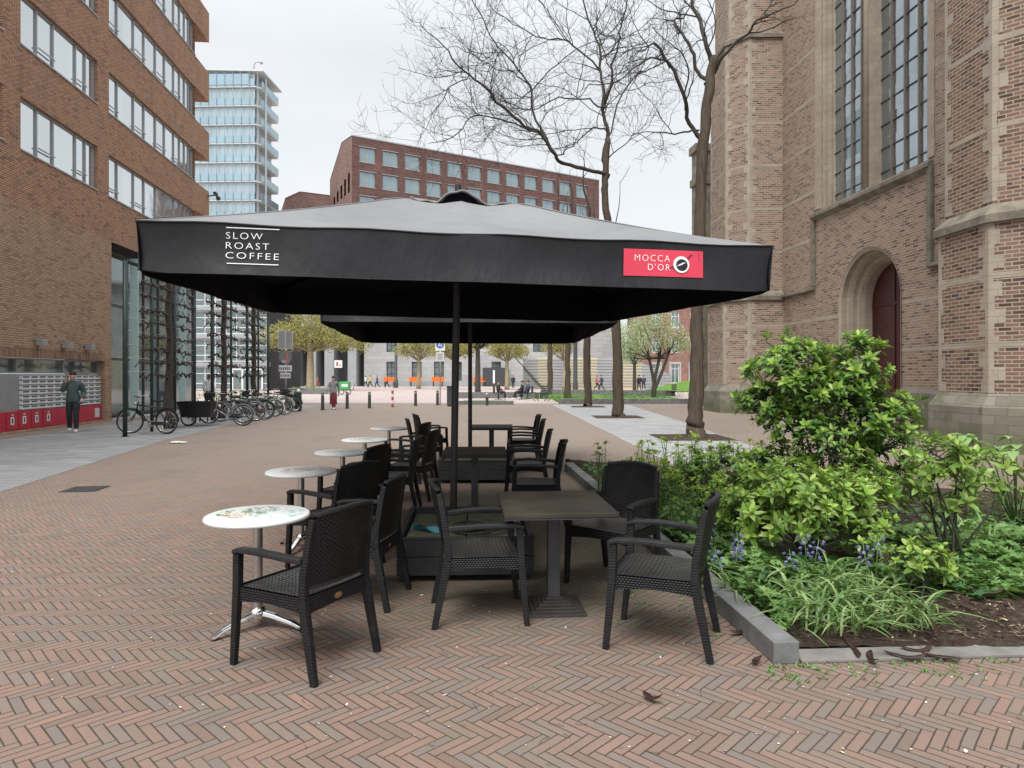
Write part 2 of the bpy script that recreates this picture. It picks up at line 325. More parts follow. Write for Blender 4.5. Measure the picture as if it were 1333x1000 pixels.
    # --- rattan resin
    def rattan(name,kind):
        t=NT(name,(.022,.022,.024),.5,0,.32); n=t.noise(9,4)
        c=t.ramp(n,[(.3,(.008,.008,.009)),(.8,(.021,.021,.022))])
        u,v=t.uv()
        oi=t.n('ObjectInfo').outputs['Random']; c=t.mix(t.M('MULTIPLY',oi,.5),c,(.006,.006,.007)); c=t.mix(t.M('MULTIPLY',t.sstep(t.noise(5,6,None,.7),.52,.78),.45),c,(.06,.055,.05))
        if kind=='weave':
            p,q=t.M('DIVIDE',u,.021),t.M('DIVIDE',v,.0135); iq=t.M('FLOOR',q)
            a=t.M('FRACT',t.M('ADD',p,t.M('MULTIPLY',t.M('FLOORED_MODULO',iq,2.0),.5))); b=t.M('FRACT',q)
            hh=t.M('MULTIPLY',t.M('SINE',t.M('MULTIPLY',a,math.pi)),t.M('SINE',t.M('MULTIPLY',b,math.pi)))
            t.col(t.mix(t.sstep(hh,.05,.55),(.004,.004,.005),c)); t.bump(hh,.9,.006)
        else:
            z=t.xyz(t.obj())[2]; q=t.M('FRACT',t.M('DIVIDE',z,.017)); hh=t.M('SINE',t.M('MULTIPLY',q,math.pi))
            t.col(t.mix(t.sstep(hh,.08,.4),(.005,.005,.006),c)); t.bump(t.sstep(hh,.0,.5),.8,.005)
        return t.m
    M['weave']=rattan('black_woven_resin','weave'); M['wrap']=rattan('black_wrapped_resin','wrap')
    t=NT('black_resin_seat',(.02,.02,.022),.33,0,.6); u,v=t.uv(); p,q=t.M('DIVIDE',u,.026),t.M('DIVIDE',v,.026)
    hh=t.M('MULTIPLY',t.M('SINE',t.M('MULTIPLY',t.M('ADD',p,q),math.pi)),t.M('SINE',t.M('MULTIPLY',t.M('SUBTRACT',p,q),math.pi)))
    t.col(t.mix(t.M('MULTIPLY',t.sstep(t.noise(4,6,None,.7),.5,.72),.6),t.ramp(t.noise(7,5),[(.3,(.022,.022,.023)),(.75,(.05,.049,.047))]),(.10,.095,.085))); t.bump(hh,1,.006); M['seat']=t.m
    M['arm']=plain('black_resin_arm',(.013,.013,.014),.5,0,.5,9,.15)
    M['bronze']=plain('bronze_badge',(.32,.19,.10),.4,.6,.1,30)
    # weathered dark table top
    t=NT('weathered_dark_tabletop',(.055,.048,.038),.55,0,.3); n=t.noise(2.6,6,None,.6)
    t.col(t.ramp(n,[(.3,(.017,.0155,.014)),(.5,(.033,.029,.022)),(.72,(.056,.047,.031))])); t.rough(t.ramp(n,[(.3,(.62,)*3),(.8,(.72,)*3)])); M['tabletop']=t.m
    M['iron']=plain('rusty_cast_iron',(.05,.045,.042),.65,.3,.4,16,.3)
    M['planterwood']=plain('black_planter_boards',(.018,.018,.019),.6,0,.35,5,.2)
    M['ballast']=plain('mossy_ballast_slabs',(.10,.105,.065),.9,0,.45,7,.5)
    # printed round table tops: white with painted flowers
    def flower(name,cols):
        t=NT(name,(.7,.72,.7),.35,0,.5); x,y,z=t.xyz(t.obj())
        base=t.mix(t.noise(11,4),(.66,.70,.69),(.80,.81,.79)); c=base
        for k,(cx,cy,rr,cc,sc) in enumerate(cols):
            d=t.M('SQRT',t.M('ADD',t.M('POWER',t.M('SUBTRACT',x,cx),2.0),t.M('POWER',t.M('SUBTRACT',y,cy),2.0)))
            nn=t.noise(sc,3); mk_=t.M('MULTIPLY',t.M('LESS_THAN',d,rr),t.sstep(nn,.52,.56))
            c=t.mix(mk_,c,cc)
        t.col(c); return t.m
    gr=(.16,.25,.13); M['top0']=flower('floral_tabletop_print',[(-.1,.06,.15,gr,28),(.13,-.02,.17,(.36,.55,.53),24),(-.13,.02,.10,(.62,.44,.2),31),(-.12,-.04,.06,(.45,.2,.12),37),(.02,.13,.12,gr,33)])
    M['top1']=flower('rose_tabletop_print',[(-.05,.0,.14,(.6,.2,.26),26),(.12,.02,.13,gr,30),(.0,.1,.13,gr,24),(-.12,-.02,.09,(.7,.36,.36),33)])
    M['top2']=flower('orange_tabletop_print',[(-.08,.0,.12,(.75,.25,.06),22),(.08,.05,.10,gr,30)])
    M['top3']=flower('brown_tabletop_print',[(-.06,.02,.14,(.33,.2,.1),26),(.1,.05,.11,gr,30)])
    M['top4']=flower('amber_tabletop_print',[(-.02,.02,.14,(.6,.36,.14),26),(.1,.0,.1,(.3,.12,.1),30)])
    # --- vegetation
    def leaf(name,stops,rough=.45,trans=.25,sat=None,spec=.4):
        t=NT(name,stops[0][1],rough,0,spec); g=t.n('NewGeometry'); r=g.outputs['Random Per Island']
        c=t.ramp(r,stops); n=t.noise(30,2); c=t.mix(t.M('MULTIPLY',n,.25),c,tuple(q*.5 for q in stops[0][1])); t.col(c)
        tr=t.n('BsdfTranslucent'); t.put(tr.inputs['Color'],t.mix(.35,c,(.35,.45,.06)))
        mx=t.n('MixShader'); mx.inputs[0].default_value=trans; out=[q for q in t.t.nodes if q.type=='OUTPUT_MATERIAL'][0]
        t.t.links.new(t.b.outputs[0],mx.inputs[1]); t.t.links.new(tr.outputs[0],mx.inputs[2]); t.t.links.new(mx.outputs[0],out.inputs['Surface']); return t.m
    M['leaf_aucuba']=leaf('glossy_shrub_leaf',[(0,(.06,.14,.035)),(.5,(.12,.25,.045)),(1,(.2,.35,.07))],.36,.3)
    M['leaf_aucuba2']=leaf('yellow_green_shrub_leaf',[(0,(.09,.19,.03)),(.5,(.19,.33,.06)),(1,(.38,.48,.14))],.38,.32)
    M['leaf_young']=leaf('young_shrub_leaf',[(0,(.20,.36,.05)),(.6,(.30,.46,.07)),(1,(.42,.55,.13))],.36,.34)
    M['leaf_spurge']=leaf('spurge_leaf',[(0,(.09,.20,.05)),(.5,(.16,.30,.06)),(1,(.25,.40,.09))],.55,.28)
    M['leaf_lime']=leaf('lime_spurge_bract',[(0,(.28,.42,.05)),(1,(.46,.58,.10))],.55,.3)
    M['leaf_strap']=leaf('bluebell_strap_leaf',[(0,(.09,.18,.05)),(.6,(.19,.31,.10)),(1,(.36,.45,.2))],.35,.2)
    M['leaf_geranium']=leaf('pale_geranium_leaf',[(0,(.09,.20,.055)),(.5,(.17,.31,.09)),(1,(.26,.41,.14))],.55,.28)
    M['leaf_dark']=leaf('dark_ground_leaf',[(0,(.04,.11,.035)),(.6,(.08,.18,.05)),(1,(.13,.25,.07))],.5,.2)
    M['leaf_hosta']=leaf('pale_broad_leaf',[(0,(.22,.38,.13)),(1,(.38,.54,.22))],.5,.3)
    M['leaf_spring']=leaf('yellow_spring_leaf',[(0,(.22,.21,.07)),(.5,(.38,.35,.12)),(1,(.54,.49,.21))],.6,.35)
    M['leaf_blossom']=leaf('white_blossom_and_leaf',[(0,(.22,.30,.08)),(.5,(.36,.44,.16)),(.6,(.70,.72,.60)),(1,(.82,.82,.74))],.6,.35)
    M['petal_blue']=leaf('bluebell_petal',[(0,(.20,.21,.48)),(1,(.42,.44,.70))],.6,.3)
    M['stem_dark']=plain('dark_plant_stem',(.035,.04,.022),.7,0,.3,20)
    M['stem_green']=plain('green_plant_stem',(.10,.18,.05),.6,0,.2,20)
    M['chip']=plain('pale_bark_chip',(.22,.16,.11),.9,0,.3,40)
    M['bar_stone']=plain('brownish_window_bars',(.17,.145,.12),.8,0,.2,8)
    M['pod']=plain('dark_seed_pod',(.035,.013,.011),.4,0,.4,25,.2)
    t=NT('smooth_grey_bark',(.13,.10,.075),.9,0,.2)
    mp=t.n('Mapping'); mp.inputs['Scale'].default_value=(9,9,1.4); t.t.links.new(t.obj(),mp.inputs[0]); n=t.noise(1.6,6,mp.outputs[0],.65)
    t.col(t.ramp(n,[(.25,(.045,.036,.027)),(.5,(.085,.067,.049)),(.75,(.125,.10,.075))])); t.bump(n,.6,.02); M['bark']=t.m
    M['bark_dark']=plain('dark_bark',(.06,.05,.042),.9,0,.35,12,.5)
    M['bark_pale']=plain('pale_plane_bark',(.30,.25,.16),.9,0,.3,3,.2)
    M['twig']=plain('dark_twig',(.028,.023,.021),.9,0,.2,3)
    M['twig_brown']=plain('brown_limb_bark',(.05,.041,.033),.9,0,.3,5)
    # --- people
    M['skin']=plain('skin',(.45,.27,.19),.55,0,.08,10)
    M['hair']=plain('brown_hair',(.05,.03,.02),.7,0,.3,30)
    M['jacket_teal']=plain('teal_jacket_cloth',(.055,.085,.08),.75,0,.2,12,.3)
    M['jeans']=plain('dark_jeans_cloth',(.02,.022,.027),.85,0,.25,14,.3)
    M['coat_grey']=plain('grey_quilted_coat',(.20,.20,.22),.6,0,.2,12,.3)
    M['skirt_red']=plain('dark_red_skirt_cloth',(.13,.012,.025),.8,0,.2,10)
    M['cl_yellow']=plain('yellow_jacket_cloth',(.70,.45,.03),.7,0,.1,10)
    M['cl_red']=plain('rust_jacket_cloth',(.45,.13,.09),.7,0,.1,10)
    M['cl_white']=plain('white_shirt_cloth',(.7,.7,.68),.7,0,.08,10)
    M['cl_black']=plain('black_jacket_cloth',(.02,.02,.024),.8,0,.2,10)
    M['cl_blue']=plain('navy_jacket_cloth',(.04,.055,.10),.8,0,.2,10)
    M['rubber']=plain('black_rubber',(.015,.015,.016),.7,0,.2,20)
    M['cyan']=plain('pale_blue_cloth',(.06,.22,.27),.6,0,.2,15,.3)
    M['paper']=plain('white_litter_paper',(.75,.75,.73),.8,0,.05,15)
    M['bikewhite']=plain('cream_bike_paint',(.55,.55,.50),.4,.1,.08,10)
    M['bikegreen']=plain('mint_bike_paint',(.13,.33,.22),.4,.1,.08,10)
    M['bikeblack']=plain('black_bike_paint',(.015,.015,.017),.35,.1,.1,10)
    M['bikegrey']=plain('grey_bike_paint',(.25,.26,.27),.35,.4,.08,10)
    M['wallyellow']=plain('yellowish_cladding',(.62,.52,.30),.8,0,.1,.5)
mk(); m_=MAT
SKYLO,SKYHI,EXPO=3.95,4.6,1.12
# ================================================================== SETTING: ground
def sheet(name, poly, z, mat):
    mb=MB(); mb.add([(x,y,z) for x,y in poly],[tuple(range(len(poly)))])
    return tag(mb.build(name,mat),kind='structure')
sheet('ground',[(-600,-60),(600,-60),(600,900),(-600,900)],-.012,m_['ground'])
sheet('plaza_paving',[(-70,40.5),(60,39),(60,109),(-70,109)],-.004,m_['asphalt_pink'])
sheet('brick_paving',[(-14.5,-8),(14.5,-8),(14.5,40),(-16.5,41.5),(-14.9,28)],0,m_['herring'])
lb_x=lambda Y: -12.18-.1*Y
sheet('slab_pavement',[(-6.2,2),(-7.15,9.44),(-8.0,13.4),(-8.75,16.8),(-9.5,23),(-10.2,31),(-10.6,37),(-15.2,37),(lb_x(24)+.9,24),(lb_x(2)+.9,2)],.004,m_['slab_left'])
sheet('slab_path',[(2.95,12.3),(2.75,20),(2.25,38.2),(6.6,38.2),(6.05,23.4),(5.6,16),(5.3,12)],.004,m_['slab_right'])
sheet('lawn',[(2.9,40),(11.5,40),(12.5,56),(2.6,60)],.03,m_['lawn'])
sheet('lawn',[(-3.0,38.8),(-.05,38.8),(-.4,45),(-3.2,45)],.03,m_['lawn'])
sheet('lawn_mound',[(19,70),(30,70),(30,82),(19,82)],.05,m_['lawn'])
mb=MB()
def mound(a,b):
    x=16+20*a; y=70+12*b; return (x,y,.06+1.6*math.sin(math.pi*min(1,max(0,b)))*math.sin(math.pi*a)**.7)
mb.grid(mound,16,8); tag(mb.build('lawn_mound',m_['lawn']),kind='structure')
# stone kerbs round the lawns
def kerb(pts,w,h,label,mat='stone_dark',group=None):
    mb=MB(); mb.bar([V((x,y,h/2-.005)) for x,y in pts],w,h+.01)
    return tag(mb.build('stone_kerb',m_[mat],None,.008),label,'kerb',group)
kerb([(2.75,39.8),(12.2,39.9)],.35,.30,'low dark stone kerb along the front of the lawn behind the tree row')
kerb([(-3.2,38.6),(.1,38.6)],.3,.22,'low dark stone kerb in front of the small lawn beside the litter bin')
kerb([(2.6,60.3),(13,56.5)],.4,.45,'dark stone seat edge at the back of the wide lawn')
kerb([(-4.5,50),(1.8,50.5)],.5,.45,'dark stone bench wall behind the sitting people')
# tree pits
def pit(c,sx,sy):
    mb=MB(); x,y=c; n=10
    def fn(a,b): return (x+(a-.5)*sx, y+(b-.5)*sy, .009+.03*noise.noise(V((a*5+x,b*5+y,0)))*math.sin(math.pi*a)*math.sin(math.pi*b)+.02*math.sin(math.pi*a)*math.sin(math.pi*b))
    mb.grid(fn,n,n)
    return tag(mb.build('tree_pit',m_['soil']),kind='structure')
TREES=[(4.82,17.9),(4.23,26.9),(4.05,36),(4.05,49),(3.3,60)]
pit((4.75,17.9),1.9,1.9); pit((4.2,26.9),1.9,1.9); pit((4.05,36),1.8,1.8)
# manhole
mb=MB(); p=G(111,637); mb.box(-.24,.24,-.24,.24,.001,.008,0); mb.box(-.21,.21,-.21,.21,.008,.011,1)
for k in range(7): mb.box(-.19+k*.06,-.165+k*.06,-.18,.18,.011,.014,0)
tag(mb.build('manhole_cover',[m_['iron'],m_['darkgrey']],None,0,p,R(8)),'dark rectangular iron cover set in the brick paving left of the round tables','manhole cover')

# ================================================================== facade helper
def wall(mb,x0,x1,z0,z1,holes,y=0,depth=.25,mi=0):
    """vertical wall face at local y with rectangular openings and reveals running inwards (+y)"""
    xs=sorted({x0,x1}|{min(max(q,x0),x1) for h in holes for q in h[:2]}); zs=sorted({z0,z1}|{min(max(q,z0),z1) for h in holes for q in h[2:4]})
    for a,b in zip(xs,xs[1:]):
        for c,d in zip(zs,zs[1:]):
            mx,mz=(a+b)/2,(c+d)/2
            if any(h[0]<mx<h[1] and h[2]<mz<h[3] for h in holes): continue
            mb.quad((a,y,c),(b,y,c),(b,y,d),(a,y,d),mi)
    for h in holes:
        a,b,c,d=h[:4]; Y=y+depth
        mb.quad((a,y,c),(a,y,d),(a,Y,d),(a,Y,c),mi); mb.quad((b,y,d),(b,y,c),(b,Y,c),(b,Y,d),mi)
        mb.quad((a,y,d),(b,y,d),(b,Y,d),(a,Y,d),mi); mb.quad((b,y,c),(a,y,c),(a,Y,c),(b,Y,c),mi)
def window(parent,x0,x1,z0,z1,y,bars=(),rails=(),fw=.06,glass='glass_sky',fm='alu',name='window',bd=.05,low=()):
    """frame mesh with the panes as its child; bars = x of mullions"""
    mb=MB(); e=.004
    mb.box(x0+e,x1-e,y,y+.08,z0+e,z0+fw); mb.box(x0+e,x1-e,y,y+.08,z1-fw,z1-e)
    mb.box(x0+e,x0+fw,y+.002,y+.078,z0+fw,z1-fw); mb.box(x1-fw,x1-e,y+.002,y+.078,z0+fw,z1-fw)
    for b in bars: mb.box(b-bd/2,b+bd/2,y-.004,y+.07,z0+fw,z1-fw)
    for r in rails: mb.box(x0+fw,x1-fw,y+.006,y+.066,r-bd/2,r+bd/2)
    for a,b,z in low: mb.box(a,b,y-.06,y-.035,z-.02,z+.02); 
    f=mb.build(name,m_[fm],parent)
    g=MB(); g.box(x0+.02,x1-.02,y+.045,y+.055,z0+.02,z1-.02); g.build('pane',m_[glass],f)
    return f

# ================================================================== LEFT BUILDING  (local x runs along the facade, -y faces the square)
ang=math.atan2(1,-.1); k_=math.hypot(1,.1)
lb=thing('brick_office','tall orange brick office block with bands of windows at the left edge','building',(-12.18,0,0),ang)
U=lambda Y: Y*k_
rowz=[(8.17,9.68),(11.2,12.7),(14.25,15.75),(17.35,18.85)]
holes=[]; wins=[]
for z0,z1 in rowz:
    for a,b in ((13.2,18.65),(19.43,23.74)):
        holes.append((U(a),U(b),z0,z1)); n=[0,.22,.42,.72,.86,1]; w=U(b)-U(a)
        wins.append((U(a),U(b),z0,z1,[U(a)+w*q for q in n[1:-1]],[(U(a)+w*.22,U(a)+w*.42,z0+.32),(U(a)+w*.72,U(a)+w*.86,z0+.32)]))
    a,b=U(24.55),U(33.0); holes.append((a,b,z0,z1)); w=b-a; n=[.1,.26,.37,.5,.61,.73,.81,.88,.94]
    wins.append((a,b,z0,z1,[a+w*q for q in n],[(a,a+w*.1,z0+.32),(a+w*.26,a+w*.37,z0+.32),(a+w*.5,a+w*.61,z0+.32),(a+w*.73,a+w*.81,z0+.32)]))
mb=MB()
wall(mb,U(2),U(33.0),6.56,21,holes)
for z0,z1 in [(6.56,8.1),(9.75,11.15),(12.75,14.2),(15.8,17.3),(18.9,20.4)]:     # spandrel bands run on past the glazing
    mb.box(U(33.0)+.003,U(35),0.001,3.6,z0,z1)
mb.quad((U(33.0),0,6.56),(U(33),6,6.56),(U(33),6,21),(U(33),0,21))
mb.build('upper_wall',m_['brick_left'],lb)
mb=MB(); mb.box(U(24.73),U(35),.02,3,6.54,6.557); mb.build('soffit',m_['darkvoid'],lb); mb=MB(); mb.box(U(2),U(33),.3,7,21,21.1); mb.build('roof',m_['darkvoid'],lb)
mb=MB(); niche=(U(16.4),U(24.25),.06,2.17)
wall(mb,U(2),U(24.73),0,6.56,[niche],0,.3)
mb.quad((U(24.73),0,0),(U(24.73),.8,0),(U(24.73),.8,6.54),(U(24.73),0,6.54)); mb.build('lower_wall',m_['brick_left_low'],lb)
mb=MB(); mb.box(U(16.4),U(24.25),-.006,.02,2.172,2.46); mb.build('lintel_course',m_['brick_soldier'],lb)
for a,b,z0,z1,bars,low in wins:
    f=window(lb,a,b,z0,z1,.10,bars,(),.06,'glass_sky','alu','window',.055,low); mb=MB(); mb.box(a-.02,b+.02,-.035,.1,z0-.05,z0-.004); mb.build('sill',m_['alu'],f)
window(lb,U(16.4),U(24.25),1.70,2.165,.2,[U(19.6),U(22)],(),.05,'glass_dark')
# double height glazing under the overhang, with mint glass fins
gx=[U(q) for q in (24.8,26.2,27.7,29.2,30.7,32.2,33.7,34.9)]
window(lb,U(24.75),U(34.95),.05,6.53,.75,gx[1:-1],[2.3,4.4],.09,'glass_dark','darkgrey','curtain_wall',.09)
for Y in (26.95,31.9):
    mb=MB(); mb.box(U(Y)-.02,U(Y)+.02,.02,.34,.03,6.3); mb.build('glass_fin',m_['glass_mint'],lb)
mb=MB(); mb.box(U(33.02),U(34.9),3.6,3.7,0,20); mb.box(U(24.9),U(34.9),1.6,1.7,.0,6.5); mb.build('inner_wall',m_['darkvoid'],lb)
# security camera on the corner
mb=MB(); mb.tube([(0,0,0),(0,-.35,.05),(0,-.5,-.02)],.035,8); mb.ball((0,-.52,-.1),.12,10); mb.box(-.3,.05,-.5,-.36,.02,.16)
cam=mb.build('security_camera',m_['darkgrey'],None,0,lb.matrix_basis@V((U(34.8),0,10.9)),ang); tag(cam,'dark security camera on the end of the lowest brick spandrel of the office block','security camera')
# wall lamps
for i,(px,py,l) in enumerate([(48,446,'first small grey box lamp on the brick wall, nearest the left edge'),(82,450,'middle small grey box lamp on the brick wall above the mailboxes'),(112,452.5,'small grey box lamp on the brick wall farthest from the left edge')]):
    Y=-12.18/((px-CX)/F+.1); z=H+(HZ-py)/F*Y
    t=thing('wall_lamp',l,'wall lamp',lb.matrix_basis@V((U(Y),0,z)) if False else (lb_x(Y),Y,z),ang,'box lamps above the mailboxes')
    mb=MB(); mb.box(-.13,.13,-.24,-.03,-.08,.09); mb.build('lamp_housing',m_['alu'],t,.01)
    mb=MB(); mb.box(-.05,.05,-.03,0,-.03,.05); mb.build('bracket',m_['darkgrey'],t)
    mb=MB(); mb.box(-.1,.1,-.22,-.06,-.086,-.081); mb.build('lens',m_['white'],t)
# mailboxes in the niche
bank=thing('mailbox_bank','bank of white mailboxes over red lockers set in the brick office wall','mailboxes',(lb_x(0),0,0),ang)
mb=MB(); mb.box(U(16.42),U(24.22),.19,.25,.62,1.69); mb.build('backing_panel',m_['alu'],bank)
def mailbox(x0,x1,z0,z1):
    mb=MB(); mb.box(x0,x1,.11,.188,z0,z1,0); mb.box(x0+.04,x1-.04,.1085,.112,z0+.055,z0+.095,1); mb.box(x0+.1,x1-.1,.108,.111,z0+.012,z0+.035,2)
    mb.build('mailbox',[m_['white'],m_['black'],m_['white2']],bank)
rows=7; rh=(1.66-.64)/rows
for r in range(rows):
    z=.64+r*rh
    for c in range(3):
        x=U(17.05)+c*.405; mailbox(x,x+.385,z+.012,z+rh-.028)
    for c in range(11):
        x=U(19.68)+c*.412; mailbox(x,x+.39,z+.012,z+rh-.028)
mb=MB(); mb.box(U(16.42),U(24.22),.10,.25,.07,.615); mb.build('red_lockers',m_['red'],bank,.006)
for Y in (17.2,18.1,18.95,19.5,20.1,20.7):
    mb=MB(); mb.box(U(Y),U(Y)+.5,.085,.099,.11,.575); d=mb.build('locker_door',m_['red'],bank)
    mb=MB(); mb.box(U(Y)+.17,U(Y)+.33,.079,.084,.24,.46,0); mb.box(U(Y)+.22,U(Y)+.28,.0765,.0785,.28,.42,1); mb.box(U(Y)+.2,U(Y)+.3,.079,.084,.50,.545,2); mb.build('sticker',[m_['white'],m_['black'],m_['wallyellow']],d)
mb=MB(); mb.box(U(23.75),U(24.05),.085,.099,.18,.5); mb.build('vent_grille',m_['white2'],bank)

# ================================================================== CHURCH (local x runs towards the camera along the wall, +y is inside)
cang=math.atan2(-1,.083); ck=1/math.hypot(1,.083)
cO=V((14.16-.083*40,40,0))
ch=thing('church','old brick church with pale stone bands, tall leaded window and red door','church',cO,cang)
c2=lambda X,Y: (Matrix.Rotation(-cang,3,'Z')@(V((X,Y,0))-cO)).xy
uY=lambda Y: (40-Y)/.9966
TOP=24
dc,dr,di,ds=16.85,1.70,1.28,4.28     # door centre, outer and inner radius, springing height
wu0,wu1,wz0,wz1=13.65,19.87,8.12,22
mb=MB()
# wall pieces around the arch and window
N=20
ring=[(dc-dr,0)]+[(dc-dr*math.cos(math.pi*i/N),ds+dr*math.sin(math.pi*i/N)) for i in range(N+1)]+[(dc+dr,0)]
wall(mb,4.4,dc-dr,0,8.0,[]); wall(mb,dc+dr,40,0,8.0,[])
for (xa,za),(xb,zb) in zip(ring[1:-1],ring[2:-1]):
    mb.quad((xa,0,za),(xb,0,zb),(xb,0,8.0),(xa,0,8.0))
wall(mb,4.4,40,8.0,TOP,[(wu0,wu1,wz0,wz1)],0,.62)
mb.quad((40,0,0),(40,9,0),(40,9,TOP),(40,0,TOP)); mb.quad((4.4,9,0),(4.4,0,0),(4.4,0,TOP),(4.4,9,TOP))
mb.build('nave_wall',m_['brick_church'],ch)
mb=MB(); mb.add([(4.2,-.4,TOP),(40.5,-.4,TOP),(40.5,9,TOP+9),(4.2,9,TOP+9)],[(0,1,2,3)]); mb.build('roof',m_['darkgrey'],ch)
# stepped stone arch: rings going inwards
steps=[(dr+.06,-.04),(dr,.0),(dr-.05,.02),(dr-.05,.22),(dr-.13,.27),(dr-.19,.25),(dr-.23,.34),(dr-.23,.5),(dr-.31,.56),(dr-.38,.54),(di,.68),(di,1.0)]
mb=MB(); M_=24; vs=[]
for r,y in steps:
    pr=[(dc-r,0)]+[(dc-r*math.cos(math.pi*i/M_),ds+r*math.sin(math.pi*i/M_)) for i in range(M_+1)]+[(dc+r,0)]
    vs+=[(x,y,z) for x,z in pr]
n=M_+3; mb.add(vs,[(i*n+k,i*n+k+1,(i+1)*n+k+1,(i+1)*n+k) for i in range(len(steps)-1) for k in range(n-1)],0,False)
mb.build('door_arch',m_['sandstone'],ch)
dpr=[(dc-di,.12)]+[(dc-di*math.cos(math.pi*i/M_),ds+di*math.sin(math.pi*i/M_)) for i in range(M_+1)]+[(dc+di,.12)]
mb=MB(); mb.add([(x,.97,z) for x,z in dpr],[tuple(range(len(dpr)))]); mb.box(dc-.03,dc+.03,.93,.965,.14,5.3); mb.box(dc-di+.02,dc+di-.02,.935,.966,4.1,4.2)
d=mb.build('door',m_['door'],ch)
mb=MB()
for z in (1.2,3.3):
    for s in(-1,1): mb.box(dc+s*1.2-.0,dc+s*.5,.95,.964,z,z+.06) if s>0 else mb.box(dc-1.2,dc-.5,.95,.964,z,z+.06)
mb.build('hinges',m_['black'],d)
mb=MB(); mb.box(dc-dr-.1,dc+dr+.1,-.5,.95,0,.11); mb.build('doorstep',m_['plinth'],ch,.01)
# window: deep stone jambs, mullions, leaded glass
mb=MB()
for s,x in ((1,wu0),(-1,wu1)):
    for k,(dx,y0,y1) in enumerate([(0,-.03,.1),(.09,.1,.24),(.2,.24,.4),(.33,.4,.62)]):
        a,b=sorted((x-s*.22 if k==0 else x+s*.001,x+s*(dx+.08))); mb.box(a,b,y0,y1,wz0+.02,wz1)
mb.build('window_jambs',m_['sandstone'],ch,.015)
wf=MB(); wc=16.62
wf.box(wc-.19,wc+.19,.10,.6,wz0,wz1); wf.box(wc-.27,wc+.27,.3,.61,wz0,wz1); wf.tube([(wc,.09,wz0),(wc,.09,wz1)],.11,8)
wf=wf.build('window',m_['sandstone'],ch)
mb=MB(); e0,e1=wu0+.36,wu1-.36
for a,b in ((e0,wc-.2),(wc+.2,e1)):
    for k in range(1,4):
        x=a+(b-a)*k/4; mb.box(x-.033,x+.033,.38,.52,wz0,wz1,1)
    z=wz0+.45
    while z<wz1: mb.box(a,b,.42,.45,z,z+.032); z+=.80
mb.build('glazing_bars',[m_['darkgrey'],m_['bar_stone']],wf)
mb=MB()
for a,b in ((e0,wc-.2),(wc+.2,e1)):
    for k in range(4):
        xa,xb=a+(b-a)*k/4,a+(b-a)*(k+1)/4; z=wz0
        while z<wz1:
            t1,t2=random.uniform(-.009,.009),random.uniform(-.009,.009); mb.quad((xa,.46+t1,z),(xb,.46-t1,z),(xb,.46-t1+t2,z+.80),(xa,.46+t1+t2,z+.80)); z+=.80
mb.build('pane',m_['glass_church'],wf)
# sill and label mould
lx0,lx1=uY(26.75),20.02
mb=MB(); mb.add([(lx0,-.18,7.86),(lx1,-.18,7.86),(lx1,-.18,7.98),(lx0,-.18,7.98),(lx0,.7,8.42),(lx1,.7,8.42),(lx0,0.01,7.7),(lx1,0.01,7.7)],
  [(0,1,2,3),(3,2,5,4),(6,7,1,0),(0,3,4,6),(1,7,5,2)]); mb.build('window_sill',m_['ledge'],ch)
for q in ((lx0-.02,lx0+.14,-.13,.0,5.15,7.85),(lx1-.14,lx1+.04,-.13,.0,4.95,7.85),(9,lx0+.14,-.16,0,5.0,5.14),(lx1-.14,24,-.16,0,4.86,4.98)):
    mb=MB(); mb.box(*q); mb.build('label_mould',m_['ledge'],ch,.03)
for a0,a1 in ((4.4,dc-dr-.06),(dc+dr+.06,40)):
    mb=MB(); mb.add([(x,y,z) for x in (a0,a1) for y,z in ((0,0),(-.22,0),(-.22,1.1),(0,1.26))],[(0,1,2,3),(7,6,5,4),(1,5,6,2),(2,6,7,3)]); mb.build('wall_plinth',m_['plinth'],ch)
rnd=random.Random(3)
for z in (2.3,3.8):
    for a,b,dz in ((9,dc-dr-.06,0),(dc+dr+.06,24,.1)): mb=MB(); mb.box(a,b,-.004,0.01,z+dz,z+.11+dz); mb.build('stone_band',m_['sandstone'],ch)
for z in (7.0,8.87,10.75,12.6,14.5):
    for a,b in ((8,wu0-.24),(wu1+.24,24)): mb=MB(); mb.box(a,b,-.004,.01,z,z+.115); mb.build('stone_band',m_['sandstone'],ch)
